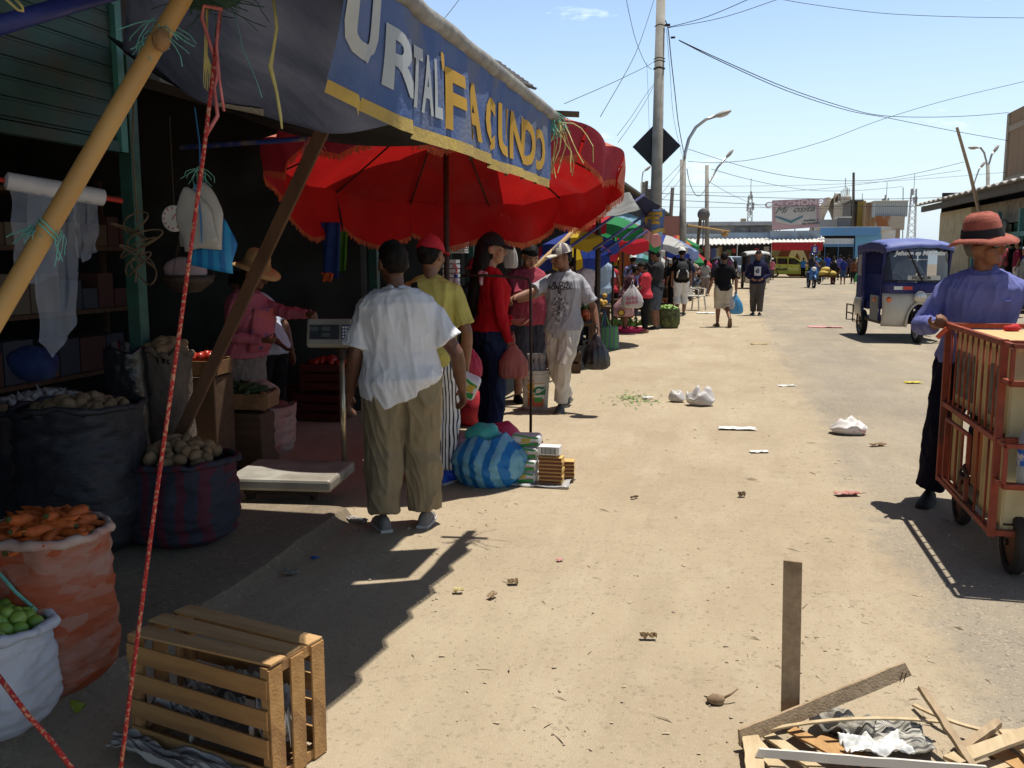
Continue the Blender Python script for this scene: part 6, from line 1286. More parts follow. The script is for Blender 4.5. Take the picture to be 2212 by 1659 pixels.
# front bottle basket and upper basket
for z0,z1,bm in((.52,.72,1),(1.03,1.21,0)):
    mb=MB()
    for z in(z0,z1):
        mb.box(((X0+X1)/2,YA-.15,z),(X1-X0,.022,.022))
        for x in(X0,(X0+X1)/2,X1): mb.box((x,YA-.075,z),(.022,.13,.022))
    for i in range(6): x=X0+i*(X1-X0)/5; mb.box((x,YA-.15,(z0+z1)/2),(.02,.02,z1-z0-.02))
    mb.box(((X0+X1)/2,YA-.08,z0-.016),(X1-X0,.14,.008)); C_(mb,'bottle_rack',RF,bevel=.002)
def wheel(c,r,w_,nm='wheel',ax='X'):
    rot=Matrix.Rotation(pi/2,3,'Y'); c=V(c)
    mb=MB(); pr=[(r*.72,-w_/2),(r*.93,-w_/2),(r,-w_*.28),(r,w_*.28),(r*.93,w_/2),(r*.72,w_/2),(r*.72,-w_/2)]; mb.lathe(pr,28,c,rot,cap=False); return mb,rot,c
for x,y,r in((X0+.10,YB-.20,.155),(X1-.08,YB-.20,.155),(X0+.14,YA+.10,.165),(X1-.06,YA+.10,.165)):
    mb,rot,c=wheel((x,y,r),r,.06); wo=C_(mb,'wheel',M('cart_tyre',(.045,.038,.032),(.03,.026,.023),scale=14,rough=.9),smooth=40)
    mb=MB(); mb.lathe([(.03,-.03),(r*.74,-.012),(r*.74,.012),(.03,.03)],20,c,rot); C_(mb,'rim',M('rusty_rim',(.14,.06,.035),(.09,.045,.03),scale=16,rough=.8),wo,smooth=40)
    mb=MB(); mb.tube([c-V((.045,0,0)),c+V((.045,0,0))],.018,8); C_(mb,'hub',DARKM,wo)
    mb=MB(); mb.beam(c+V((.035,0,0)),V((c.x+.035,c.y,ZB)),.03,.02); C_(mb,'wheel_bracket',RF)
BTL=M('clear_bottle',(.55,.62,.66),(.45,.5,.55),scale=9,rough=.1,alpha=.45,spec=.8)
for x,lb in((X0+.12,'clear water bottle with blue cap in the cart rack, left'),(X0+.26,'clear water bottle with blue cap in the cart rack, right')):
    t=thing('water_bottle',lb,'bottle',(x,YA-.08,.515)); mb=MB(); mb.lathe([(.043,0),(.046,.02),(.046,.1),(.043,.13),(.046,.16),(.046,.23),(.03,.28),(.014,.31),(.014,.325)],18); obj('body',mb,BTL,t,smooth=True)
    mb=MB(); mb.lathe([(.017,.325),(.017,.35),(.001,.35)],12); obj('cap',mb,M('cap_blue2',(.02,.05,.4),rough=.4),t); mb=MB(); mb.lathe([(.0475,.10),(.0475,.18)],18,cap=False); obj('label',mb,M('label_blue',(.03,.12,.5),(.5,.5,.52),scale=14,ramp=(.55,.6)),t,smooth=True)
t=thing('squeeze_bottle','translucent red round container on the cart top','bottle',(X0+.42,YA+.07,ZT-.02)); mb=MB(); mb.lathe([(.09,0),(.115,.04),(.125,.13),(.11,.2),(.07,.24),(.035,.25)],24); obj('body',mb,M('red_translucent',(.55,.02,.06),(.5,.01,.05),scale=5,rough=.2,transl=.35,spec=.7),t,smooth=True); mb=MB(); mb.lathe([(.04,.25),(.04,.29),(.001,.29)],14); obj('lid',mb,PRD,t)
mb=MB(); mb.ell((0,0,.015),(.05,.035,.025),10,6); mb.v=[v*(1+.4*noise.noise(v*40)) for v in mb.v]; solo('red_rag',mb,REDV,'small red rag lying on the cart top edge','rag',loc=(X0+.33,YB-.12,ZT-.02),smooth=True)
mb=MB(); mb.box((0,0,0),(.03,.012,.09)); o=solo('red_handle',mb,M('coral_plastic',(.6,.1,.06),rough=.4),'coral red plastic handle under the old man gripping hand','plastic handle',loc=(X0-.035,YB+.0,1.16),bevel=.004); o.rotation_euler=(.5,.6,0)  # red handle at the cart corner, kept as its own object
# ---------------------------------------------------------------- mototaxis
CRM=M('mototaxi_cream',(.50,.47,.40),(.44,.41,.35),scale=3,rough=.35,spec=.6,c3=(.34,.29,.22)); NVY=M('navy_canvas',(.025,.03,.13),(.02,.022,.10),scale=5,rough=.7,bump=.2,bscale=40,c3=(.06,.06,.16)); ROOFB=M('blue_canvas_roof',(.10,.13,.34),(.14,.17,.38),scale=4,rough=.6,bump=.2,bscale=30); GLS=M('dark_glass',(.05,.06,.075),(.07,.08,.09),scale=3,rough=.06,alpha=.62,spec=.9); GRY=M('grey_panel',(.20,.20,.19),(.16,.16,.155),scale=5,rough=.6); AMB=M('amber_lens',(.65,.14,.02),rough=.25,spec=.7)
def mwheel(par,c,r,w_=.1,hub=STEEL):
    rot=Matrix.Rotation(pi/2,3,'Y'); c=V(c); mb=MB(); mb.lathe([(r*.76,-w_/2),(r*.95,-w_/2),(r,-w_*.25),(r,w_*.25),(r*.95,w_/2),(r*.76,w_/2),(r*.76,-w_/2)],28,c,rot,cap=False); wo=obj('wheel',mb,BLACK,par,smooth=40)
    mb=MB(); mb.lathe([(r*.77,-w_*.35),(r*.70,-w_*.2),(r*.70,w_*.2),(r*.77,w_*.35)],28,c,rot,cap=False)
    for k in range(8): a=2*pi*k/8; mb.beam(c,c+V((0,cos(a)*r*.72,sin(a)*r*.72)),.02,.02)
    mb.lathe([(.05,-.06),(.05,.06)],12,c,rot); obj('rim',mb,hub,wo); return wo
def mototaxi(label,loc,rz,sc,roofm,bodym,text=True):
    t=thing('mototaxi',label,'mototaxi',loc,rz,None,sc)
    # +y is forward
    mb=MB(); mb.box((0,-.35,.36),(1.16,1.7,.07)); obj('floor',mb,DARKM,t,bevel=.01)
    mb=MB(); rg=[]
    for y,z,w_ in((-1.30,1.62,.56),(-1.26,1.80,.60),(-.9,1.90,.63),(-.2,1.95,.64),(.45,1.92,.63),(.78,1.84,.61),(.82,1.76,.60)):
        rg.append([V((x*w_,y,z-.07*abs(x)**3+.02*noise.noise(V((x*3,y*3,1))))) for x in[-1+k/6 for k in range(13)]])
    mb.loft(rg,cap=False,closed=False); ro=obj('roof',mb,roofm,t,smooth=50,solid=.012)
    mb=MB()
    for s in(1,-1):
        mb.grid(lambda u,v_:V((s*(.625-.01*v_),-1.25+2.0*u,1.86-.16*v_-.05*(2*u-1)**2+.015*sin(u*40)*v_)),40,3)
    obj('roof_skirt',mb,bodym,ro,smooth=True,solid=.006)
    mb=MB(); mb.grid(lambda u,v_:V((-.58+1.16*u,-1.28-.03*sin(pi*v_),.55+1.2*v_)),6,8); obj('back_panel',mb,bodym,t,smooth=True,solid=.015)
    for s in(1,-1):
        mb=MB(); mb.box((s*.60,-1.02,1.12),(.02,.42,1.35)); sp=obj('side_panel',mb,bodym,t)
        mb=MB(); mb.box((s*.612,-1.02,1.42),(.006,.26,.42)); obj('side_window',mb,M('milky_window',(.30,.29,.27),(.2,.2,.2),scale=5,rough=.4),sp)
        mb=MB(); mb.grid(lambda u,v_:V((s*(.60+.04*sin(pi*v_)),-1.3+.58*u,.38+.42*v_)),6,6); obj('lower_panel',mb,CRM,t,smooth=True,solid=.02)
        mb=MB(); mb.box((s*.60,.16,.62),(.02,.56,.48)); lp=obj('door_panel',mb,GRY,t,bevel=.01)
        mb=MB(); mb.ell((s*.62,.22,.78),(.02,.05,.05),12,8); obj('side_marker',mb,AMB,lp,smooth=True)
        mb=MB(); mb.beam((s*.59,-.72,.4),(s*.60,-.72,1.84),.035); obj('rear_post',mb,bodym,t); mb=MB(); mb.beam((s*.58,.46,.4),(s*.59,.72,1.82),.035); obj('front_post',mb,bodym,t)
        mwheel(t,(s*.56,-.85,.265),.265,.11)
        mb=MB(); mb.tube([(s*.62,-1.15,.3),(s*.80,-1.15,.3),(s*.80,-1.15,.62),(s*.80,-.62,.62),(s*.80,-.62,.3),(s*.62,-.62,.3)],.016,6); mb.tube([(s*.80,-1.15,.45),(s*.80,-.62,.45)],.014,6); obj('side_bar',mb,DARKM,t,smooth=True)
    mb=MB(); mb.box((0,-.95,.62),(1.05,.5,.16)); mb.box((0,-1.18,.95),(1.05,.12,.6)); obj('rear_seat',mb,NVY,t,bevel=.03)
    mb=MB(); mb.box((0,.12,.72),(.34,.45,.12)); mb.box((0,.12,.5),(.16,.4,.32)); obj('driver_seat',mb,BLACK,t,bevel=.03)
    # front cowl
    def cowl(u,v_):
        x=-1+2*u; w_=.61; return V((x*w_,.86-.16*abs(x)**3+.06*sin(pi*v_),.30+.62*v_))
    mb=MB()
    NU_,NV_=24,10
    vs=[cowl(i/NU_,j/NV_) for j in range(NV_+1) for i in range(NU_+1)]; fs=[]
    for j in range(NV_):
        for i in range(NU_):
            x=-1+2*(i+.5)/NU_; z=(j+.5)/NV_
            if (x/.36)**2+((z)/.72)**2<1: continue
            fs.append((j*(NU_+1)+i,j*(NU_+1)+i+1,(j+1)*(NU_+1)+i+1,(j+1)*(NU_+1)+i))
    mb.add(vs,fs); co_=obj('front_cowl',mb,CRM,t,smooth=True,solid=.025)
    mb=MB(); mb.tube([V((x*.36*.61*1.02,.90-.16*abs(x*.36)**3+.05,.30+.62*.72*math.sqrt(max(0,1-x*x)))) for x in[-1+k/8 for k in range(17)]],.022,6); obj('arch_trim',mb,CRM,co_,smooth=True)
    mb=MB(); mb.grid(lambda u,v_:V(((-1+2*u)*.605,.875-.17*abs(-1+2*u)**3-.02*v_,.925+.20*v_)),16,3); cb=obj('cowl_band',mb,bodym,t,smooth=True,solid=.015)
    for x0,x1,mm in((-.46,-.30,WHITE),(-.30,-.12,PRD)):
        mb=MB(); mb.box(((x0+x1)/2,.888-.02*abs(x0),1.02),(x1-x0,.012,.06)); obj('reflector',mb,mm,cb) if 0 else None
    for x0,x1,mm in((.28,.44,WHITE),(.12,.28,PRD)): mb=MB(); mb.box(((x0+x1)/2,.888-.17*((x0+x1)/2/.605)**3,1.02),(x1-x0,.02,.065)); obj('reflector',mb,mm,cb)
    for s in(1,-1): mb=MB(); mb.ell((s*.50,.80,.80),(.05,.04,.055),12,8); obj('turn_signal',mb,AMB,co_,smooth=True)
    mb=MB(); mb.lathe([(.10,0),(.11,.05),(.08,.07),(.001,.075)],20,(0,.93,.86),Matrix.Rotation(-pi/2,3,'X')); obj('headlight',mb,STEEL,co_,smooth=40)
    # windscreen
    def ws(u,v_): x=-1+2*u; return V((x*.57,.86-.16*abs(x)**3-.10*v_,1.15+.62*v_))
    mb=MB(); mb.grid(ws,16,6); wo=obj('windscreen',mb,GLS,t,smooth=True,fixn=False)
    mb=MB(); mb.tube([ws(u,0) for u in[k/12 for k in range(13)]],.016,6); mb.tube([ws(u,1) for u in[k/12 for k in range(13)]],.016,6)
    for u in(0,1): mb.tube([ws(u,k/4) for k in range(5)],.018,6)
    obj('windscreen_frame',mb,M('dark_trim',(.02,.02,.035)),t,smooth=True)
    mb=MB(); mb.tube([ws(.70,.98)+V((0,.03,0)),ws(.46,.02)+V((0,.03,0))],.014,6); obj('wiper',mb,BLACK,wo)
    if text:
        for s_,z,sz,sh,b in(('Jehova es Mi Pastor',.82,.115,.3,.006),('nada me faltara en el camino',.64,.035,.0,.001),('HONDA',.09,.09,0,.002)):
            m2=text_mb(s_,sz,b,shear=sh,cut=.12); xo=.0 if sz!=.09 else -.0
            m2.v=[ws(.47-(v.x)/1.14,z+v.y/.62)+V((0,.022,0)) for v in m2.v]; obj('lettering',m2,M('white_sticker',(.75,.75,.72),rough=.5) if sz!=.09 else BLACK,wo,fixn=False)
        mb=MB(); mb.grid(lambda u,v_:ws(.16+.52*u,.02+.14*v_)+V((0,.005,0)),12,2); obj('sticker_strip',mb,M('sticker_pale',(.5,.48,.42),rough=.5),wo,fixn=False)
    wo=mwheel(t,(0,.92,.26),.26,.09)
    mb=MB(); mb.tube([(0,.92+cos(a)*.31,.27+sin(a)*.31) for a in[.2+2.5*k/12 for k in range(13)]],.055,8); obj('front_fender',mb,bodym,t,smooth=True)
    mb=MB(); 
    for s in(1,-1): mb.tube([(s*.08,.92,.26),(s*.09,.75,1.0)],.022,8)
    mb.tube([(-.36,.45,1.12),(-.2,.6,1.08),(.2,.6,1.08),(.36,.45,1.12)],.014,6); obj('fork',mb,DARKM,t,smooth=True)
    return t
g=at_d(1948,18.0); MT=mototaxi('blue roofed cream mototaxi with white windscreen lettering',(g.x,g.y,0),pi+.11,1.0,ROOFB,NVY)
p,_,_,_=person('driver in white shirt behind the lettered mototaxi windscreen',(g.x+.02,g.y-.05,.28),pi+.11,1.5,.016,top=C(.5,.5,.5),bot=DGR,seed=3,pose=dict(kR=(.2,.42,.62),aR=(.2,.36,.2),kL=(-.2,.42,.62),aL=(-.2,.36,.2),hR=(.1,0,.6),hL=(-.1,0,.6),wR=(.3,.42,1.05),wL=(-.3,.42,1.05),eR=(.3,.12,1.05),eL=(-.3,.12,1.05)))
g=at_d(1631,44); mototaxi('distant mototaxi with pale canvas roof facing down the road',(g.x,g.y,0),pi+.1,.92,M('pale_roof',(.45,.46,.45),rough=.6),M('charcoal_canvas',(.03,.03,.04),rough=.8),False)
# ---------------------------------------------------------------- taxi, parked car
def car(label,loc,rz,paint,plate=None,sc=1.):
    t=thing('taxi' if plate else 'parked_car',label,'taxi' if plate else 'car',loc,rz,None,sc)  # +y forward
    st=[(-1.72,.40,.74,.62),(-1.66,.30,.86,.72),(-1.3,.24,.92,.76),(-.6,.22,.93,.77),(.3,.22,.92,.77),(.8,.22,.90,.76),(1.3,.24,.80,.74),(1.66,.28,.68,.68),(1.74,.36,.56,.58)]
    mb=MB(); rg=[]
    for y,z0,z1,w_ in st: rg.append([V((x*w_,y,z)) for x,z in((-.9,z0),(-1,z0+.1),(-1.02,(z0+z1)/2),(-.98,z1-.06),(-.9,z1),(0,z1+.015),(.9,z1),(.98,z1-.06),(1.02,(z0+z1)/2),(1,z0+.1),(.9,z0))])
    mb.loft(rg); obj('body',mb,paint,t,smooth=40)
    gst=[(-1.60,.88,.68),(-1.35,1.36,.60),(-1.1,1.44,.60),(-.2,1.47,.60),(.25,1.42,.60),(.95,.90,.66)]
    mb=MB(); rg=[]
    for y,z,w_ in gst: rg.append([V((x*w_*k,y,zz)) for x,zz,k in((-1,.86,1.12),(-1,z-.08,1),(-.9,z-.01,1),(0,z,1),(.9,z-.01,1),(1,z-.08,1),(1,.86,1.12))])
    mb.loft(rg); gh=obj('cabin',mb,M('car_glass',(.02,.025,.03),rough=.08,spec=.9),t,smooth=40)
    mb=MB(); rg=[[V((x*.60,y,z+.012)) for x in(-.97,-.5,0,.5,.97)] for y,z,_ in gst[1:5]]; mb.loft(rg,cap=False,closed=False); obj('roof',mb,paint,t,smooth=True,solid=.02)
    mb=MB()
    for s in(1,-1):
        for a,b in(((-1.58,.88),(-1.33,1.36)),((-.95,.9),(-1.0,1.42)),((-.18,.9),(-.2,1.43)),((.95,.9),(.25,1.40))): mb.beam((s*.735,a[0],a[1]),(s*.605,b[0],b[1]),.07,.05)
        mb.beam((s*.605,-1.33,1.39),(s*.605,.25,1.39),.05,.05)
    obj('pillars',mb,paint,t)
    for s in(1,-1):
        for y in(-1.12,1.12): mwheel(t,(s*.70,y,.27),.27,.15)
        mb=MB(); mb.ell((s*.62,1.66,.60),(.10,.06,.07),10,6); obj('headlight',mb,WHITE,t,smooth=True); mb=MB(); mb.ell((s*.64,-1.66,.75),(.06,.05,.12),10,6); obj('tail_light',mb,PRD,t,smooth=True)
        mb=MB(); mb.ell((s*.84,.55,.95),(.07,.04,.06),8,6); obj('wing_mirror',mb,paint,t,smooth=True)
        for y in(-.75,.08): mb=MB(); mb.box((s*.79,y,.78),(.03,.12,.03)); obj('door_handle',mb,BLACK,t)
        mb=MB(); mb.box((s*.785,-.18,.58),(.012,.012,.58)); mb.box((s*.783,.62,.58),(.012,.012,.5)); mb.box((s*.783,-.85,.66),(.012,.012,.42)); obj('door_seam',mb,BLACK,t)
        if plate: m2=place2d(text_mb(plate,.24,.012),V((s*.80,-.62,.56)),(0,s,0),(0,0,1)); obj('lettering',m2,BLACK,t)
    return t
YP=M('lime_yellow_paint',(.78,.80,.14),(.72,.74,.12),scale=2,rough=.3,spec=.6)
g=at_d(1708,66); car('lime yellow hatchback taxi crossing at the end of the road',(g.x,g.y,0),-pi/2-.12,YP,'PIG-629',.98)
g=at_d(1586,62); car('pale blue car parked far behind the hoodie man',(g.x,g.y,0),-2.4,M('pale_blue_car',(.30,.36,.42),rough=.35,spec=.6))
# ---------------------------------------------------------------- motorbikes
def bike(label,loc,rz,paint,sc=1.):
    t=thing('motorbike',label,'motorbike',loc,rz,None,sc)
    for y in(-.62,.62): mwheel(t,(0,y,.29),.29,.10)
    mb=MB(); mb.tube([(0,.62,.29),(0,.50,.62),(0,.40,.98)],.05,8); obj('fork',mb,DARKM,t,smooth=True)
    mb=MB(); mb.loft([[V((cos(a)*w_,y,z+sin(a)*h_)) for a in[2*pi*k/12 for k in range(12)]] for y,z,w_,h_ in((-.85,.72,.05,.05),(-.5,.68,.12,.10),(-.1,.52,.13,.16),(.2,.50,.13,.15),(.36,.70,.15,.18),(.46,.82,.08,.10))]); obj('body',mb,paint,t,smooth=True)
    mb=MB(); mb.ell((0,-.3,.79),(.13,.38,.06),12,8); obj('seat',mb,BLACK,t,smooth=True)
    mb=MB(); mb.tube([(-.34,.28,1.02),(-.2,.38,1.0),(.2,.38,1.0),(.34,.28,1.02)],.016,6); obj('handlebar',mb,DARKM,t,smooth=True)
    mb=MB(); mb.ell((0,.50,.92),(.11,.08,.10),12,8); obj('headlight',mb,WHITE,t,smooth=True)
    mb=MB(); mb.loft([[V((x*w_,.46+.05*(1-x*x),z)) for x in(-1,-.5,0,.5,1)] for z,w_ in((.42,.16),(.7,.20),(.98,.13))],cap=False,closed=False); obj('leg_shield',mb,paint,t,smooth=True,solid=.02)
    mb=MB(); mb.tube([(0,.62+cos(a)*.33,.29+sin(a)*.33) for a in[.5+2*k/8 for k in range(9)]],.05,6); obj('fender',mb,paint,t,smooth=True)
    for s in(1,-1): mb=MB(); mb.tube([(s*.25,.3,1.03),(s*.32,.3,1.2)],.008,5); mb.ell((s*.32,.31,1.22),(.06,.012,.04),8,6); obj('mirror',mb,BLACK,t,smooth=True)
    return t
RIDE=dict(hR=(.10,0,.80),hL=(-.10,0,.80),kR=(.24,.36,.72),kL=(-.24,.36,.72),aR=(.22,.22,.32),aL=(-.22,.22,.32),eR=(.34,.12,1.12),eL=(-.34,.12,1.12),wR=(.36,.40,1.08),wL=(-.36,.40,1.08))
g=at_d(1752,45); bike('blue motorbike ridden towards the camera',(g.x,g.y,0),pi+.12,M('bike_blue',(.04,.16,.42),rough=.3,spec=.6))
person('motorcyclist in black helmet and dark vest on the blue motorbike',(g.x,g.y+.25,.06),pi+.12,1.55,.02,top=C(.05,.05,.055),bot=C(.05,.07,.12),sleeve='none',pose=RIDE,hat='helmet',hatm=(M('helmet_black',(.015,.015,.018),rough=.15,spec=.8),),face=False,shoem=(BLACK,),seed=5)
g=at_d(1497,34); bike('black motorbike standing among the far shoppers',(g.x,g.y,0),pi-.3,M('bike_black',(.02,.02,.025),rough=.3),.92)
person('motorbike rider in plaid shirt among the far shoppers',(g.x-.05,g.y+.22,.02),pi-.3,1.5,.02,top=M('plaid_tan',(.40,.34,.28),(.2,.13,.1),scale=14,pat='check',rough=.9),bot=C(.08,.1,.15),pose=RIDE,face=False,shoem=(BLACK,),seed=6)
g=at_d(1786,50); t=thing('handcart','low handcart loaded with yellow sacks','handcart',g,.3)
mb=MB(); mb.box((0,0,.42),(.7,1.1,.06)); mb.beam((-.25,-.5,.45),(-.25,-1.1,.8),.05); mb.beam((.25,-.5,.45),(.25,-1.1,.8),.05); obj('tray',mb,WOODD,t)
for s in(1,-1): mwheel(t,(s*.38,.15,.25),.25,.06,DARKM)
mb=MB()
for x,y,z in((-.15,.1,.6),(.18,-.1,.58),(.0,.2,.78)): mb.ell((x,y,z),(.26,.36,.17),12,8)
obj('sack_load',mb,M('yellow_sack',(.5,.36,.06),(.42,.3,.08),scale=6),t,smooth=True)
# ---------------------------------------------------------------- poles, lamps, sign, wires
CONC=M('pole_concrete',(.34,.32,.28),(.27,.25,.215),scale=5,rough=.9,bump=.15,bscale=40,c3=(.22,.2,.17))
D1=21.5
t=thing('utility_pole','tall concrete utility pole with shade coloured into its dark base','pole',at_d(1411,D1)); b=t.location.copy(); tp=ad(1429,-60,D1); dx=(tp-b)
mb=MB(); mb.tube([(0,0,0),dx*.5,dx],[.155,.125,.10],16); obj('shaft',mb,CONC,t,smooth=True)
mb=MB(); mb.tube([(0,0,0),dx*.245],[.160,.148],16); obj('shaded_base',mb,M('pole_shade_tone',(.035,.035,.035),(.08,.075,.07),scale=8,rough=.8),t,smooth=True)  # shade on the pole's foot put into the colour of a dark sleeve
def onp(y): k=(H0+(548-y)/F*D1)/tp.z; return dx*k
mb=MB()
for y in(60,130,136,150,152): p=onp(y); mb.tube([p+V((cos(a)*.128,sin(a)*.128,.012*sin(3*a))) for a in[2*pi*k/14 for k in range(15)]],.012,5)
mb.box(onp(60)+V((.17,-.05,0)),(.12,.05,.05)); mb.box(onp(85)+V((.3,-.05,-.02)),(.10,.04,.04)); obj('wire_clamp',mb,DARKM,t)
t=thing('road_sign','black backed diamond road sign behind the utility pole','sign',ad(1418,316,D1+.22)); 
mb=MB(); s=.56; mb.prism([(s,0),(0,s),(-s,0),(0,-s)],(0,0,0),(1,0,0),(0,0,1),-.012); obj('sign_plate',mb,M('sign_back_black',(.012,.012,.016),(.02,.02,.026),scale=6,rough=.5),t)
mb=MB(); mb.box((0,-.05,.15),(.3,.05,.04)); mb.box((0,-.05,-.15),(.3,.05,.04)); obj('bracket',mb,DARKM,t)
def lamp(label,px,ybase,ytop,d,r,arm,headrot=0,head=.3,mat=None,more=()):
    g=at_d(px,d); t=thing('street_lamp',label,'street lamp',g); tp=ad(px,ytop,d)-g; mb=MB(); mb.tube([(0,0,0),tp],[r,r*.75],12); obj('pole',mb,mat or CONC,t,smooth=True)
    for arm_ in (arm,)+tuple(more):
        pts=[ad(x,y,d)-g for x,y in arm_]; mb=MB(); mb.tube([tp+V((0,0,-.3))]+pts,r*.42,8); obj('arm',mb,mat or STEEL,t,smooth=True)
        e=pts[-1]; dr=(pts[-1]-pts[-2]).normalized(); mb=MB(); rt=dr.to_track_quat('X','Z').to_matrix(); mb.ell(e+dr*head*.4,(head*.6,head*.24,head*.16),12,8,rt); h=obj('lamp_head',mb,M('lamp_housing',(.36,.33,.29),rough=.5),t,smooth=True)
        mb=MB(); mb.ell(e+dr*head*.45+V((0,0,-head*.1)),(head*.4,head*.18,head*.12),10,6,rt); obj('lens',mb,M('lamp_lens',(.6,.55,.45),rough=.2),h,smooth=True)
lamp('curved arm concrete street lamp just right of the utility pole',1475,0,345,32,.13,[(1480,330),(1488,300),(1503,275),(1525,258),(1548,250)],head=.55)
lamp('straight concrete street lamp with a thin bent arm, right of the curved one',1527,0,357,45,.12,[(1532,395),(1550,362),(1570,339)],head=.5)
lamp('twin arm street lamp above the right hand eaves',2134,0,356,52,.13,[(2131,350),(2126,330),(2118,319),(2110,319)],head=.5,more=([(2136,355),(2142,335),(2147,328)],))
lamp('small street lamp peeping over the right hand eaves',2101,0,400,60,.1,[(2108,385),(2115,366),(2119,361)],head=.5)
lamp('far street lamp left of the utility pole',1386,0,395,48,.07,[(1387,385),(1389,372),(1394,368)],head=.4)
for px,yt,d,lb in((1391,393,46,'grey pole of the pair left of the utility pole, with transformer rods'),(1397,391,47,'plain dark pole of the pair left of the utility pole'),(1453,405,42,'concrete pole between utility pole and curved lamp'),(1473,440,44,'short dark pole at the foot of the curved lamp'),(1514,462,46,'thin rod pole left of the straight lamp'),(1403,408,44,'slim short pole close left of the utility pole')):
    pole(px,yt,0,d,.10 if d<45 else .08,.08,lb,CONC if 'concrete' in lb or 'grey' in lb else WOODP)
g=ad(2118,470,36.5); tp=ad(2067,275,35.5); mb=MB(); mb.tube([g,g.lerp(tp,.5)+V((.04,0,0)),tp],[.075,.065,.055],8); solo('bare_stick',mb,M('weathered_stick',(.36,.26,.17),(.27,.19,.12),scale=12,rough=.9),'long bare tilted stick pole rising behind the old man hat','pole')
mb=MB(); c=ad(1520,463,45); mb.lathe([(.30,0),(.26,.09),(.12,.15),(.001,.16)],20,c,Matrix.Rotation(pi/2,3,'X')); mb.tube([c,V((c.x,c.y,c.z-1.6))],.03,6); solo('satellite_dish',mb,M('dish_grey',(.16,.15,.15),rough=.6),'small dark satellite dish on a rod by the straight lamp','dish')
WIRE=M('black_cable',(.02,.02,.022),rough=.7)
def wire(label,pts,d0,d1,r=.012,n=6):
    P=[ad(x,y,d0+(d1-d0)*i/(len(pts)-1)) for i,(x,y) in enumerate(pts)]
    out=[]   # smooth through the points
    for i in range(len(P)-1):
        p0=P[max(0,i-1)];p1=P[i];p2=P[i+1];p3=P[min(len(P)-1,i+2)]
        for k in range(n):
            q=k/n; out.append(.5*((2*p1)+(p2-p0)*q+(2*p0-5*p1+4*p2-p3)*q*q+(3*p1-p0-3*p2+p3)*q**3))
    out.append(P[-1]); mb=MB(); mb.tube(out,r*.62,5); solo('overhead_wire',mb,WIRE,label,'wire','overhead wires',smooth=True)
for l,pts,d0,d1,r in(
 ('upper wire from the utility pole clamp to the top edge',[(1443,59),(1530,35),(1640,-12)],21.5,20,.013),('second wire from the utility pole clamp, slightly flatter',[(1443,60),(1560,38),(1690,-5)],21.5,20,.011),
 ('lone sagging wire across the top right corner',[(1670,-5),(1750,9),(1900,28),(2060,36),(2240,39)],24,26,.012),('long wire from utility pole sagging then rising to the brick building',[(1467,87),(1560,130),(1700,190),(1820,230),(1900,249),(2000,253),(2100,250),(2179,243)],21.5,46,.02),
 ('long wire from utility pole falling to the foot of the brick building',[(1470,89),(1560,134),(1700,196),(1830,238),(1920,255),(2050,281),(2178,304)],21.5,46,.02),('sagging wire from the curved lamp rising to the right edge',[(1487,349),(1560,351),(1650,340),(1780,305),(1900,260),(2050,215),(2230,172)],32,34,.014),
 ('wire from the curved lamp to the bare stick',[(1487,322),(1600,358),(1700,380),(1800,390),(1900,388),(1990,372),(2082,350)],32,36,.014),('wire from the straight lamp to the pipe mast',[(1536,365),(1620,388),(1700,404),(1770,412),(1860,411),(1950,403)],45,75,.02),
 ('dashed looking twisted wire crossing above the billboard',[(1385,402),(1600,402),(1800,398),(2000,386),(2176,372)],44,47,.012),('flat wire crossing just above the billboard top',[(1480,415),(1620,416),(1760,409),(1900,393),(2076,368)],42,40,.012),
 ('upper of two heavy wires crossing in front of the billboard',[(1430,418),(1520,422),(1700,428),(1900,430),(2110,424)],40,52,.02),('lower of two heavy wires crossing in front of the billboard',[(1400,430),(1530,436),(1700,444),(1900,446),(2060,444)],40,52,.02),('thin wire under the two heavy wires',[(1400,446),(1530,448),(1700,449),(1850,452)],42,60,.014),
 ('wire dropping from the straight lamp to the billboard corner',[(1536,395),(1580,420),(1630,442),(1668,452)],45,68,.016),
 ('wire running left of the utility pole to the lower left',[(1414,-5),(1390,70),(1364,134),(1297,252)],20,14,.009),('looping wire left of the utility pole',[(1352,-5),(1366,60),(1378,100),(1395,138),(1408,150)],17,21.3,.009),('wire from the utility pole to the red umbrella side',[(1414,132),(1395,144),(1320,180),(1219,224)],21.4,15,.009),
 ('steep twin wire left of the diamond sign, upper',[(1413,180),(1390,212),(1364,252),(1333,293)],21.4,17,.008),('steep twin wire left of the diamond sign, lower',[(1412,186),(1394,220),(1362,270),(1335,308)],21.4,17,.008),
 ('thin drop wire hanging left of the diamond sign',[(1397,135),(1400,200),(1404,338)],21.2,21.2,.006),
 ('thick twisted cable falling from utility pole to curved lamp',[(1434,40),(1443,62),(1450,130),(1458,200),(1466,270),(1480,345)],21.5,32,.022),('thin cable beside the thick twisted one',[(1440,62),(1447,150),(1456,260),(1478,352)],21.5,32,.009),
 ('drooping cable between the two street lamps',[(1484,365),(1490,395),(1502,420),(1515,421),(1530,398)],32,45,.022),('wire from curved lamp down to the stalls, outer',[(1480,352),(1455,385),(1425,425),(1400,462)],32,26,.010),('wire from curved lamp down to the stalls, inner',[(1480,372),(1450,412),(1420,440)],32,26,.010),
 ('slack wire from far poles toward the utility pole',[(1392,400),(1405,405),(1430,395),(1478,345)],46,33,.012),('lone wire at the top above the awning',[(1000,-12),(972,25),(946,55)],9,8,.005)): wire(l,pts,d0,d1,r)
t=thing('parking_sign','blue parking sign with white E on a thin post','sign',at_d(1757,62)); t.location.z=0; z=ad(1757,540,62).z
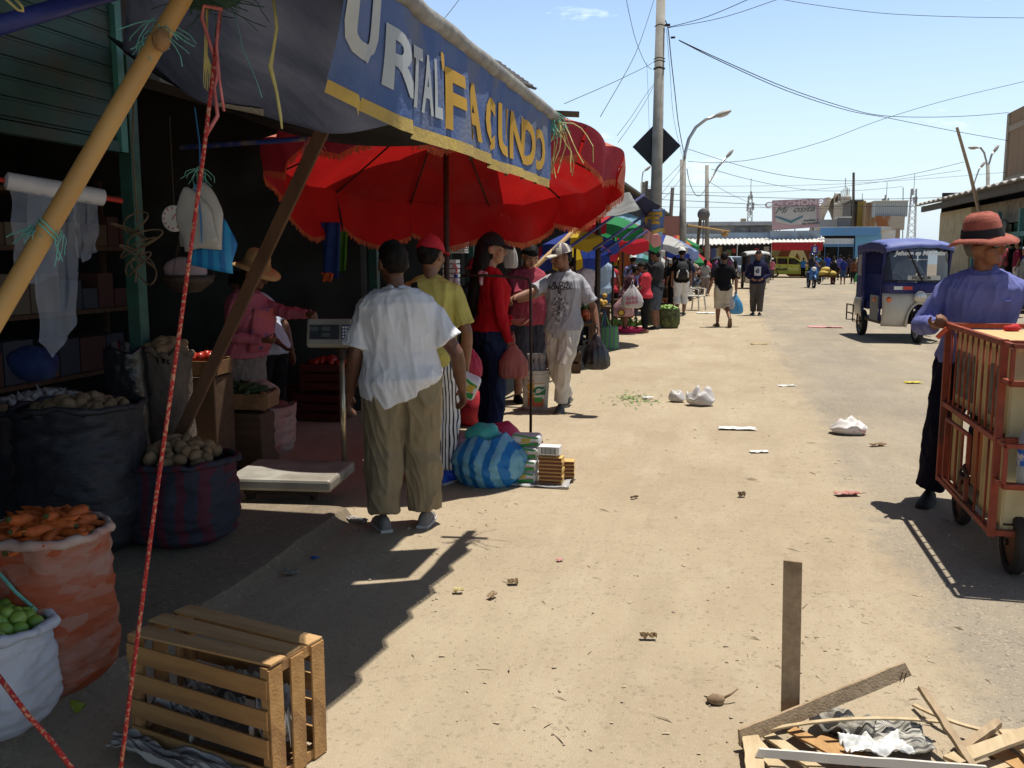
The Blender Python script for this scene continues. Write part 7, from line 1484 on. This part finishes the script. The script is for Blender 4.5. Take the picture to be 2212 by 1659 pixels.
mb=MB(); mb.tube([(0,.05,0),(0,.05,z+.4)],.03,6); obj('post',mb,STEEL,t); mb=MB(); mb.box((0,0,z),(.42,.03,.52)); obj('plate',mb,M('sign_blue',(.02,.04,.25),rough=.5),t); obj('lettering',place2d(text_mb('E',.4,.02),V((0,-.02,z)),(1,0,0),(0,0,1)),WHITE,t)
# ---------------------------------------------------------------- far stalls: tarps, umbrellas, props
def sheet4(name,label,cat,A,B,C_,D_,sag,mat,n=16,sd=1):
    A,B,C_,D_=map(V,(A,B,C_,D_)); mb=MB()
    mb.grid(lambda u,v_:(A*(1-u)+B*u)*(1-v_)+(D_*(1-u)+C_*u)*v_+V((0,0,-sag*4*u*(1-u)*(.4+.6*4*v_*(1-v_))+.04*noise.noise(V((u*4,v_*4,sd))))),n,n); return solo(name,mb,mat,label,cat,smooth=True,solid=.006,fixn=False)
sheet4('tarp','grey sagging tarp over the stalls beyond the red umbrella','tarp',ad(1240,466,12.6),ad(1382,452,13.6),ad(1360,415,15.5),ad(1275,418,15.5),.12,M('grey_tarp',(.20,.20,.19),(.14,.14,.135),scale=3,rough=.7,bump=.4,bscale=10,transl=.1))
sheet4('tarp','navy cloth slung between the grey tarp and the small banner','tarp',ad(1362,416,15.5),ad(1392,424,15.8),ad(1428,446,16.6),ad(1396,470,16.4),.08,M('navy_cloth',(.012,.014,.05),(.008,.009,.03),scale=4,rough=.8))
nb=ad(1411,470,16.3); mb=MB(); hb=.44
mb.grid(lambda u,v_:V((-.20+.40*u-.03*v_,.05*sin(u*7+v_),.20-hb*v_-.04*sin(pi*u)-.05*u*(1-v_))),16,12); fe=solo('stall_banner',mb,BANB,'small torn navy banner lettered FE in yellow','banner',loc=nb,smooth=True,solid=.004,fixn=False)
def feb(v): return V((v.x,.05*sin((v.x+.2)/.4*7+(.2-v.z)/hb)-.012,v.z))
m2=text_mb("FE'",.27,.014,cut=.05); m2.v=[feb(V((v.x,0,v.y-.02))) for v in m2.v]; obj('lettering',m2,LY,fe,fixn=False)
mb=MB(); mb.grid(lambda u,v_:feb(V((-.22+.42*u,0,-.27+.07*v_+.02*sin(u*9)))),12,2); obj('hem',mb,HEM,fe,smooth=True,fixn=False)
PUR=M('violet_pipe',(.05,.045,.15),(.03,.03,.09),scale=5,rough=.5)
for i,(a,b_,d0,d1) in enumerate((((1222,540),(1391,421),12.5,15.8),((1283,538),(1388,468),14,16.2),((1300,545),(1392,483),14.5,16.2),((1314,553),(1398,499),15,16.2))):
    mb=MB(); mb.tube([ad(*a,d0),ad(*b_,d1)],.022,8); solo('slanting_pipe',mb,PUR,('topmost','second','third','lowest')[i]+' slanting violet pipe holding up the far awning','pipe',smooth=True)
mb=MB(); mb.tube([ad(1128,602,10.4),ad(1215,522,11.4),ad(1301,438,12.6)],[.03,.028,.024],10); solo('cane_pole',mb,M('pale_cane',(.42,.26,.11),(.34,.2,.08),scale=8,rough=.6),'pale cane pole slanting behind the two tone cap','pole',smooth=True)
mb=MB(); mb.tube([at_d(1289,15),at_d(1289,15)+V((0,0,2.35))],.045,8); solo('stall_post',mb,DARKM,'dark stall post behind the colourful umbrella','post')
mb=MB(); mb.tube([ad(1485,486,28),ad(1575,500,29)],.03,6); mb.ell(ad(1566,505,29),(.12,.1,.1),8,6); solo('cane_pole',mb,M('pale_cane',(.42,.26,.11)),'horizontal cane jutting out right of the far umbrellas','pole')
UCOL=dict(r=(.50,.03,.05),g=(.03,.25,.09),b=(.03,.06,.32),y=(.55,.38,.03),w=(.55,.55,.53),c=(.22,.42,.55),m=(.12,.36,.33),o=(.5,.16,.03),s=(.5,.22,.2),l=(.25,.32,.55))
UM={k:M('umbrella_'+k,v,tuple(x*.85 for x in v),scale=4,rough=.85,transl=.38) for k,v in UCOL.items()}
def gumb(label,px,yap,d,Rr,cols,tx=0,ty=0,hc=.38,val=.16,npan=8):
    g=at_d(px,d); za=ad(px,yap,d).z; t=thing('stall_umbrella',label,'umbrella',g); tl=Matrix.Rotation(tx,3,'X')@Matrix.Rotation(ty,3,'Y')
    mb=MB(); mb.tube([(0,0,0),(0,0,za-.05)],.022,8); obj('pole',mb,DARKM,t)
    def up_(a,r,k):
        f=abs(a*npan/(2*pi)-round(a*npan/(2*pi)))*2; return V((0,0,za))+tl@V((cos(a)*r*(1-.04*f*f),sin(a)*r*(1-.04*f*f),-hc*(r/Rr)**1.35-.05*f*f*(r/Rr)))
    for k in range(npan):
        a0=2*pi*k/npan
        mb=MB(); mb.grid(lambda u,v_:up_(a0+2*pi/npan*u,.02+(Rr-.02)*v_,0),6,6); mb.grid(lambda u,v_:up_(a0+2*pi/npan*u,Rr,0)+V((0,0,-val*v_*(.75+.25*sin(pi*u)))),6,2); obj('panel',mb,UM[cols[k%len(cols)]],t,smooth=40,fixn=False)
        mb=MB(); mb.tube([up_(a0,.05,0)-V((0,0,.02)),up_(a0,Rr,0)-V((0,0,.015))],.006,4); obj('rib',mb,DARKM,t)
gumb('red, green and yellow panelled umbrella nearest beyond the red one',1322,468,17.0,.88,'grgybrgs',R(-9),R(4),.30,.22)
gumb('sky blue umbrella behind the red, green and yellow one',1343,459,22,.95,'clcc',0,R(5),.33)
gumb('blue and white umbrella with printed valance right of the utility pole',1436,508,26,.95,'lbwl',R(-6),R(6),.36,.2)
gumb('pale yellow umbrella low behind the white cap',1374,541,30,.75,'y',0,0,.3)
gumb('mint and sky blue umbrella low behind the camouflage shorts',1392,536,28,.7,'mcmw',0,R(8),.3)
gumb('green and orange umbrella left of the curved lamp',1460,508,33,.8,'grog',0,R(5),.3)
gumb('rainbow umbrella at the far end of the stalls',1490,538,37,.95,'yrgr',0,R(12),.42)
gumb('white and red striped umbrella behind the blue and white one',1440,541,33,.9,'wrwl',0,0,.3)
gumb('orange and blue umbrella in the shade left of the nearest panelled one',1240,500,15.5,.7,'rbyb',R(-14),R(-8),.3,.2)
mb=MB(); mb.box((0,0,1.0),(.4,.06,2.0)); solo('door_panel',mb,M('orange_door',(.5,.13,.03),(.4,.1,.03),scale=3),'bright orange upright board under the far umbrellas','board',loc=at_d(1352,24))
mb=MB(); mb.box((0,0,1.6),(.9,3,3.2)); solo('salmon_hut',mb,M('salmon_wall',(.5,.24,.19),(.44,.2,.16),scale=2),'salmon walled hut rising above the far umbrellas','hut',loc=at_d(1449,40))
for i in range(16):   # stall tables with produce under the umbrellas
    px,d=((1225,14),(1250,16),(1275,18),(1300,21),(1330,23),(1345,26),(1385,25),(1400,28),(1425,29),(1440,31),(1455,35),(1410,33),(1390,36),(1430,38),(1465,39),(1475,43))[i]
    g=at_d(px-12,d); c=[(.4,.08,.02),(.06,.12,.03),(.5,.3,.05),(.25,.03,.03),(.3,.3,.1)][i%5]
    if i>8: continue
    nm=('orange','dark green','yellow','deep red','olive')[i%5]; sz=('first','second','third','fourth','fifth','sixth','seventh','eighth','ninth')[i]
    t=thing('stall_table',sz+' stall table from the red umbrella, heaped with '+nm+' produce','table',g,.1)
    mb=MB(); mb.box((0,0,.62),(1.0,.8,.05)); obj('table_top',mb,WOODD,t)
    for x in(-.45,.45):
        for y in(-.35,.35): mb=MB(); mb.box((x,y,.3),(.06,.06,.6)); obj('leg',mb,WOODD,t)
    mb=MB(); q=random.Random(i)
    for k in range(60): mb.ell((q.uniform(-.42,.42),q.uniform(-.33,.33),.68+abs(q.gauss(0,.05))),.05,8,6)
    o=obj('produce_heap',mb,M('produce_%d'%(i%5),c,tuple(x*.7 for x in c),scale=9,rough=.6),t,smooth=True); o['kind']='stuff'
# ---------------------------------------------------------------- slatted crate at lower left
PINE=M('pine_slat',(.44,.25,.095),(.34,.18,.065),scale=9,stretch=(.35,2.2,2.2),rough=.75,bump=.2,bscale=50,c3=(.24,.13,.06)); PINE2=M('pine_slat_pale',(.50,.32,.15),(.40,.235,.10),scale=9,stretch=(.35,2.2,2.2),rough=.8,bump=.2,bscale=50)
cH=.40; fl,fr_,br,bl=[gp(x,y,cH) for x,y in((270,1365),(580,1440),(695,1383),(412,1311))]; cc=(fl+fr_+br+bl)/4; ang=math.atan2(*((fr_-fl)+(br-bl)).yx) if 0 else math.atan2(((fr_-fl)+(br-bl)).y,((fr_-fl)+(br-bl)).x)
L_,W_=.60,.265; t=thing('wooden_crate','slatted pine crate lying on its side with crumpled newspaper inside','crate',(cc.x,cc.y,0),ang); q=random.Random(2)
def sl(nm,c,sz,rot=None,m=None): mb=MB(); mb.box((0,0,0),sz,rot); o=obj(nm,mb,m or PINE,t,bevel=.0015); o.location=c; return o
def jr(a=.012): return Matrix.Rotation(q.uniform(-a,a),3,'Z')@Matrix.Rotation(q.uniform(-a,a),3,'Y')
for k,y in enumerate((-.095,0,.095)): sl('top_slat',(q.uniform(-.01,.01),y,cH+.004),(L_,.072,.008),jr(.02),PINE2)
for k,z in enumerate((.045,.14,.235,.335)): sl('front_slat',(0,-W_/2-.004,z),(L_,.008,.062),jr(.008))
for k,z in enumerate((.045,.14,.235,.335)): sl('back_slat',(0,W_/2+.004,z),(L_,.008,.062),jr(.008))
for s in(1,-1):
    sl('end_rail',(s*(L_/2-.014),0,.022),(.028,W_,.035)); sl('end_rail',(s*(L_/2-.014),0,cH-.018),(.028,W_,.035))
    for y in(-.10,0,.10): sl('end_slat',(s*(L_/2+.004),y,cH/2),(.008,.062,cH-.01),Matrix.Rotation(q.uniform(-.015,.015),3,'X'))
    for y in(-1,1): sl('corner_post',(s*(L_/2-.016),y*(W_/2-.016),cH/2),(.026,.026,cH-.07))
for z in(.03,): 
    for y in(-.08,.08): sl('bottom_slat',(0,y,.008),(L_,.09,.008))
NEWS=M('newspaper',(.46,.44,.39),(.16,.155,.145),scale=26,pat='stripe',axis='Y',ramp=(.6,.72),rough=.9,stretch=(.3,1,1),bump=.1); NEWS2=M('newspaper_dark',(.30,.28,.24),(.06,.06,.06),scale=2.5,ramp=(.48,.54),rough=.9)
def crumple(name,label,cat,loc,w_,h_,lift,seed,mat,rz=0,amp=.05,fr=1.25,n=40,par=None,thick=.002):
    mb=MB()
    def f(u,v_):
        x,y=(u-.5)*w_,(v_-.5)*h_; e=1+.18*noise.noise(V((u*2.5,v_*2.5,seed+9))); a=noise.noise(V((x*fr/w_*2,y*fr/h_*2,seed))); b_=noise.noise(V((x*fr/w_*5,y*fr/h_*5,seed+4)))+.6*noise.noise(V((x*fr/w_*11,y*fr/h_*11,seed+6)))
        return V((x*e,y*e,lift+amp*(1-2*abs(a))*.8+amp*.28*b_+amp*.5))
    mb.grid(f,n,n); z0=min(v.z for v in mb.v); mb.v=[v-V((0,0,z0-.006)) for v in mb.v]
    if par: o=obj(name,mb,mat,par,smooth=28,solid=thick); o.location=loc
    else: o=tag(obj(name,mb,mat,loc=loc,smooth=60,solid=thick),label,cat)
    o.rotation_euler=(0,0,rz); return o
Wc=Matrix.Translation(t.location)@Matrix.Rotation(ang,4,'Z')
for i,(x,y,z,w_,h_,a,m,lb) in enumerate(((-.14,0,.05,.26,.2,.10,NEWS,'crumpled newspaper sheet at the left inside the pine crate'),(.08,.0,.04,.3,.2,.09,NEWS2,'dark printed newspaper ball inside the pine crate'),(.2,.03,.03,.14,.2,.16,WHITE,'white paper wad behind the right end slats of the pine crate'),(-.02,.02,.16,.24,.18,.07,NEWS2,'newspaper page folded near the top of the pine crate'))):
    crumple('newspaper',lb,'newspaper',Wc@V((x,y,z)),w_,h_,0,60+i,m,ang+.2*i,a)
o=crumple('newspaper','newspaper strip spilling out below the front of the pine crate','newspaper',Wc@V((-.05,-.185,.0)),.56,.10,0,70,NEWS,ang-.02,.05)
# yellow-green knotted bag
g=gp(100,1525); mb=MB(); mb.ell((0,0,.055),(.075,.06,.06),16,10); mb.v=[v*(1+.3*noise.noise(v*22)) for v in mb.v]
mb.tube([(.05,-.02,.05),(.10,-.02,.035),(.16,-.015,.012)],[.03,.018,.026],8); solo('knotted_bag',mb,M('lime_plastic',(.40,.46,.04),(.30,.36,.03),scale=9,rough=.3,bump=.6,bscale=20,transl=.35),'small knotted yellow green plastic bag by the carrot sack','bag',loc=g,smooth=True)
# ---------------------------------------------------------------- broken wood at lower right
PL=[M('bleached_plank',(.52,.41,.26),(.42,.32,.19),scale=16,stretch=(2.2,.35,2.2),rough=.85,bump=.2,bscale=60),M('brown_board',(.40,.30,.19),(.31,.225,.14),scale=16,stretch=(2.2,.35,2.2),rough=.85,bump=.25,bscale=60,c3=(.18,.12,.07)),M('white_strip_wood',(.66,.62,.56),(.58,.53,.46),scale=5,rough=.8),M('orange_wood',(.44,.26,.11),(.36,.2,.08),scale=16,stretch=(2.2,.35,2.2),rough=.8)]
def board(label,a,za,b_,zb,w_,th,m,up=None,mid=None,name='broken_slat'):
    A=gp(*a,za);B=gp(*b_,zb); mb=MB()
    if mid:
        Mx=gp(*mid[:2],mid[2]); pts=[A.lerp(Mx,.5)*.0+((1-q)**2*A+2*q*(1-q)*(2*Mx-.5*A-.5*B)+q*q*B) for q in[i/8 for i in range(9)]]
        x_=[frame((B-A),up or V((0,0,1)))[0] for _ in pts]
        mb.loft([[p+x*w_/2+V((0,0,th/2)),p-x*w_/2+V((0,0,th/2)),p-x*w_/2-V((0,0,th/2)),p+x*w_/2-V((0,0,th/2))] for p,x in zip(pts,x_)])
    else:
        x,y=frame(B-A,up); n=10; rg=[]; s=rnd.random()*50
        for i in range(n+1):
            p=A.lerp(B,i/n); k=1 if 0<i<n else .97; j1,j2=.004*noise.noise(V((i*.7,s,0))),.004*noise.noise(V((i*.7,s,5)))
            e=V((0,0,0)) if 0<i<n else (B-A).normalized()*(.012*(1 if i else -1))
            rg.append([p-x*(w_/2*k+j1)-y*th/2,p+x*(w_/2*k+j2)-y*th/2+e,p+x*(w_/2*k+j2)+y*th/2+e,p-x*(w_/2*k+j1)+y*th/2])
        mb.loft(rg)
    return solo(name,mb,m,label,'plank','broken crate boards')
ub=gp(1706,1575,0); ut=ub+V((-.012,.03,.60)); 
mb=MB(); x=V((cos(-.15),sin(-.15),0)); n_=10; rg=[]
for i in range(n_+1):
    p=ub.lerp(ut,i/n_); rg.append([p-x*.031+V((0,.006,0)),p+x*(.031+.002*noise.noise(V((i,0,0))))+V((0,.006,0)),p+x*(.031+.002*noise.noise(V((i,0,0))))-V((0,.006,0)),p-x*.031-V((0,.006,0))])
mb.loft(rg); solo('upright_board',mb,PL[1],'weathered grey brown board standing upright in the broken wood','plank','broken crate boards')
board('long board slanting across the foot of the upright board',(1600,1592),.05,(1957,1446),.20,.052,.014,PL[1],up=cf)
mb=MB(); p=gp(1950,1452,.20)
for k in(0,.012): mb.tube([p+V((k,0,0)),p+V((k-.008,-.005,-.035))],.0016,5)
solo('bent_nails',mb,DARKM,'two bent nails at the tip of the long slanting board','nail')
board('thin pale splinter bowed across the pile',(1660,1576),.06,(2030,1559),.07,.016,.006,PL[0],mid=(1842,1553,.10))
board('brown stick leaning over the right side of the pile',(2110,1668),.05,(1993,1490),.17,.024,.016,PL[1])
board('curved pale splinter right of the brown stick',(1973,1522),.02,(2135,1580),.04,.018,.007,PL[0],mid=(2050,1556,.05))
board('wide bleached slat at the left end of the pile',(1622,1592),.05,(1636,1690),.06,.058,.009,PL[0])
board('bleached slat running to the bottom edge beside the wide one',(1612,1584),.03,(1700,1680),.03,.05,.008,PL[0])
board('bleached slat in the middle of the left fan',(1655,1585),.025,(1780,1672),.04,.045,.008,PL[0])
board('orange tinted slat of the left fan',(1712,1578),.03,(1830,1640),.05,.05,.008,PL[3])
board('plywood shard beside the newspaper',(1775,1592),.02,(1880,1650),.03,.07,.006,PL[3])
board('long white painted strip along the bottom of the pile',(1640,1626),.075,(2130,1664),.06,.028,.012,PL[2],up=cf)
board('mottled plank at the bottom right corner',(2058,1643),.06,(2225,1582),.08,.055,.012,PL[0])
board('rough dark stake right of the brown stick',(2060,1632),.05,(2156,1562),.07,.03,.02,PL[1])
board('broken plank end under the mottled plank',(2120,1600),.02,(2260,1690),.02,.07,.012,PL[3])
board('splintered slat at the right edge',(2175,1580),.03,(2240,1640),.05,.06,.012,PL[0]); board('short broken stub right of the stake',(2140,1580),.02,(2185,1612),.03,.05,.012,PL[1])
board('pale slat lying below the right planks',(2075,1668),.015,(2230,1640),.02,.05,.008,PL[0])
crumple('newspaper','open crumpled newspaper in the broken wood pile','newspaper',gp(1910,1612,.0),.28,.18,0,81,NEWS,.1,.055)
crumple('newspaper','white paper scrap on top of the crumpled newspaper','newspaper',gp(1885,1634,.03),.20,.11,0,82,WHITE,.3,.04)
crumple('newspaper','dark printed sheet behind the crumpled newspaper','newspaper',gp(1820,1592,.0),.20,.13,0,83,NEWS2,-.3,.05)
# ---------------------------------------------------------------- litter on the ground
BAGT=M('white_litter_bag',(.62,.60,.58),(.5,.47,.45),scale=6,rough=.4,bump=.5,bscale=14,transl=.15)
def blob(label,px,py,w_,h_,z_,seed,mat,name='plastic_bag',cat='litter',rz=0):
    mb=MB(); mb.ell((0,0,0),(w_/2,h_/2,z_/2),26,16); 
    mb.v=[V((v.x*(1+.3*noise.noise(v*9+V((seed,0,0)))),v.y*(1+.3*noise.noise(v*9+V((0,seed,0)))),max(0,(v.z+z_/2)*(1+.8*noise.noise(v*13+V((0,0,seed))))))) for v in mb.v]
    return tag(obj(name,mb,mat,loc=gp(px,py)+V((0,0,-.004)),smooth=True),label,cat)
blob('large puffed white plastic bag on the dirt',1510,876,.34,.2,.17,1,BAGT); blob('smaller white plastic bag beside the large puffed one',1462,868,.2,.14,.11,2,BAGT)
blob('torn white and pink wrapper on the road edge',1830,938,.38,.24,.13,3,M('wrapper',(.6,.56,.53),(.5,.22,.22),scale=9,ramp=(.6,.66),rough=.5),'torn_wrapper')
for i,(lb,px,py,w_,h_,a,m,rz) in enumerate((('curled dry leaf in the open dirt left of centre',1108,1263,.05,.035,.02,M('dry_leaf',(.2,.13,.06),(.3,.2,.1),scale=30),.4),('pale leaf scrap just left of the curled dry leaf',1063,1293,.055,.03,.02,M('pale_leaf',(.42,.3,.18),rough=.8),1.2),('bent brown leaf in the dirt above the dry husk',1400,1382,.07,.025,.02,M('dry_leaf2',(.2,.13,.06)),.2),('tiny pink scrap above the curled dry leaf',1209,1213,.035,.025,.008,M('pink_scrap',(.55,.25,.25),rough=.7),.6),('dark stalk piece on the dirt near the matchboxes',1370,1078,.06,.02,.015,M('dark_stalk',(.12,.08,.04)),.9),('brown clod of dirt in the middle of the path',1602,1074,.05,.035,.03,M('clod',(.2,.14,.08)),.3),('flat pale scrap by the road edge past the wrapper',1700,835,.22,.07,.015,WHITE,.4),('straw tuft near the road edge',1640,745,.3,.05,.015,M('straw_tuft',(.5,.36,.14)),.1),('flat white paper sheet on the dirt',1592,928,.34,.12,.012,WHITE,.1),('pale pink plastic sheet flat on the road',1783,708,.75,.28,.03,M('pink_sheet',(.55,.26,.24),rough=.5),.0),('white paper sheet near the plastic chair',1524,677,.5,.3,.02,WHITE,.1),('crushed yellow paper left of the cart man',1972,829,.2,.10,.02,M('yellow_paper',(.55,.46,.06),rough=.8),.2),('white scrap beside the cucumber green waste',1400,862,.12,.06,.02,WHITE,.4),('pale scrap in the sun near the road edge',1640,978,.16,.06,.012,WHITE,.3),('reddish wrapper flat on the road edge',1830,1072,.17,.07,.02,M('red_wrapper',(.5,.3,.26),(.35,.06,.05),scale=14),.3),('brown cardboard flap on the road beyond the wrapper',1895,965,.14,.05,.02,M('cardboard',(.28,.18,.1),rough=.9),.5),('small leaf scrap right of the crate shadow',990,1282,.05,.03,.015,M('straw_scrap',(.5,.42,.2),rough=.8),.3),('blue sweet wrapper in the awning shade',680,1209,.045,.025,.01,M('blue_scrap',(.03,.12,.4),rough=.4),0),('crumpled dark leaf in the awning shade',630,1242,.07,.05,.02,M('grey_leaf',(.2,.19,.15),rough=.9),.5),('grey paper flap beside the white tee man shoe',772,1128,.15,.06,.02,M('grey_paper',(.3,.28,.26),rough=.9),-.3))):
    crumple('paper_scrap',lb,'litter',gp(px,py,0),w_,h_,0,100+i,m,rz,a)
q=random.Random(4); mb=MB(); wm=[M('waste_green',(.12,.2,.04),rough=.7),M('waste_red',(.42,.05,.04),rough=.6),M('waste_straw',(.45,.36,.16),rough=.8)]
for i in range(170):
    c=gp(1375+q.gauss(0,27),864+q.gauss(0,7))+V((0,0,.004+abs(q.gauss(0,.008)))); d=V((q.uniform(-1,1),q.uniform(-1,1),q.uniform(-.1,.4)))*q.uniform(.012,.04); s=V((-d.y,d.x,q.uniform(-.01,.01)))*.5; mb.mi=q.randrange(3); mb.add([c-d,c+s,c+d,c-s],[(0,1,2,3)])
o=obj('vegetable_waste',mb,wm,fixn=False); tag(o,'scattered red and green vegetable trimmings beside the white bags','litter'); o['kind']='stuff'
mb=MB(); mb.ell((0,0,.015),(.035,.03,.02),12,8); mb.v=[v*(1+.3*noise.noise(v*40)) for v in mb.v]; mb.tube([(.02,.0,.02),(.05,.01,.035),(.075,.03,.05)],[.006,.004,.003],5); solo('dry_husk',mb,M('husk',(.16,.10,.06),(.28,.2,.12),scale=30),'dry onion husk with a stalk lying on the bare dirt','litter',loc=gp(1548,1519),smooth=True)
# loose grit, straw and scraps that nobody could count
q=random.Random(12); mb=MB(); gm_=[M('grit_tan',(.42,.34,.24),rough=.95),M('grit_dark',(.10,.08,.06),rough=.95),M('grit_pale',(.58,.54,.46),rough=.9),M('grit_straw',(.46,.36,.18),rough=.9),M('grit_colour',(.3,.12,.1),rough=.8)]
def shard(c,s,m):
    mb.mi=m; a=q.random()*6.28; e=q.uniform(.5,2.2) if m!=3 else q.uniform(3,7); x=V((cos(a),sin(a),q.uniform(-.2,.2)))*s*e; y=V((-sin(a),cos(a),q.uniform(-.2,.2)))*s*(1 if m!=3 else .5); h=V((0,0,s*q.uniform(.3,1.0)))
    mb.add([c-x-y*.5,c+x*.7-y,c+x+y*.6,c-x*.6+y,c+h+x*.2],[(0,1,4),(1,2,4),(2,3,4),(3,0,4)])
for i in range(6500):
    Y=2.3+34*q.random()**2.0; r_=q.random()
    if r_<.5: X=.95+q.gauss(0,.28)*(1+.0*Y)
    elif r_<.72: X=q.uniform(.6,2.5+Y*.22)
    else: X=q.uniform(-1.9,.8)
    k=noise.noise(V((X*.9,Y*.6,3)))
    if k<-.05 and q.random()<.7: continue
    shard(V((X,Y,.004)),(.0022+.006*q.random()**3)*(1+Y*.03),q.choice((0,0,0,1,1,2,3,3)) if q.random()>.03 else 4)
for i in range(600): shard(V((q.uniform(-3.2,-1.3),q.uniform(2.4,6.5),.004 if 0 else .004)),.002+.006*q.random()**3,q.choice((0,1,2,3)))
o=obj('grit',mb,gm_,fixn=False); o['kind']='stuff'; tag(o,'loose grit, straw and tiny scraps over the dirt','grit')
for o in list(bpy.data.objects):
    for k in('_o','_J'):
        if k in o: del o[k]
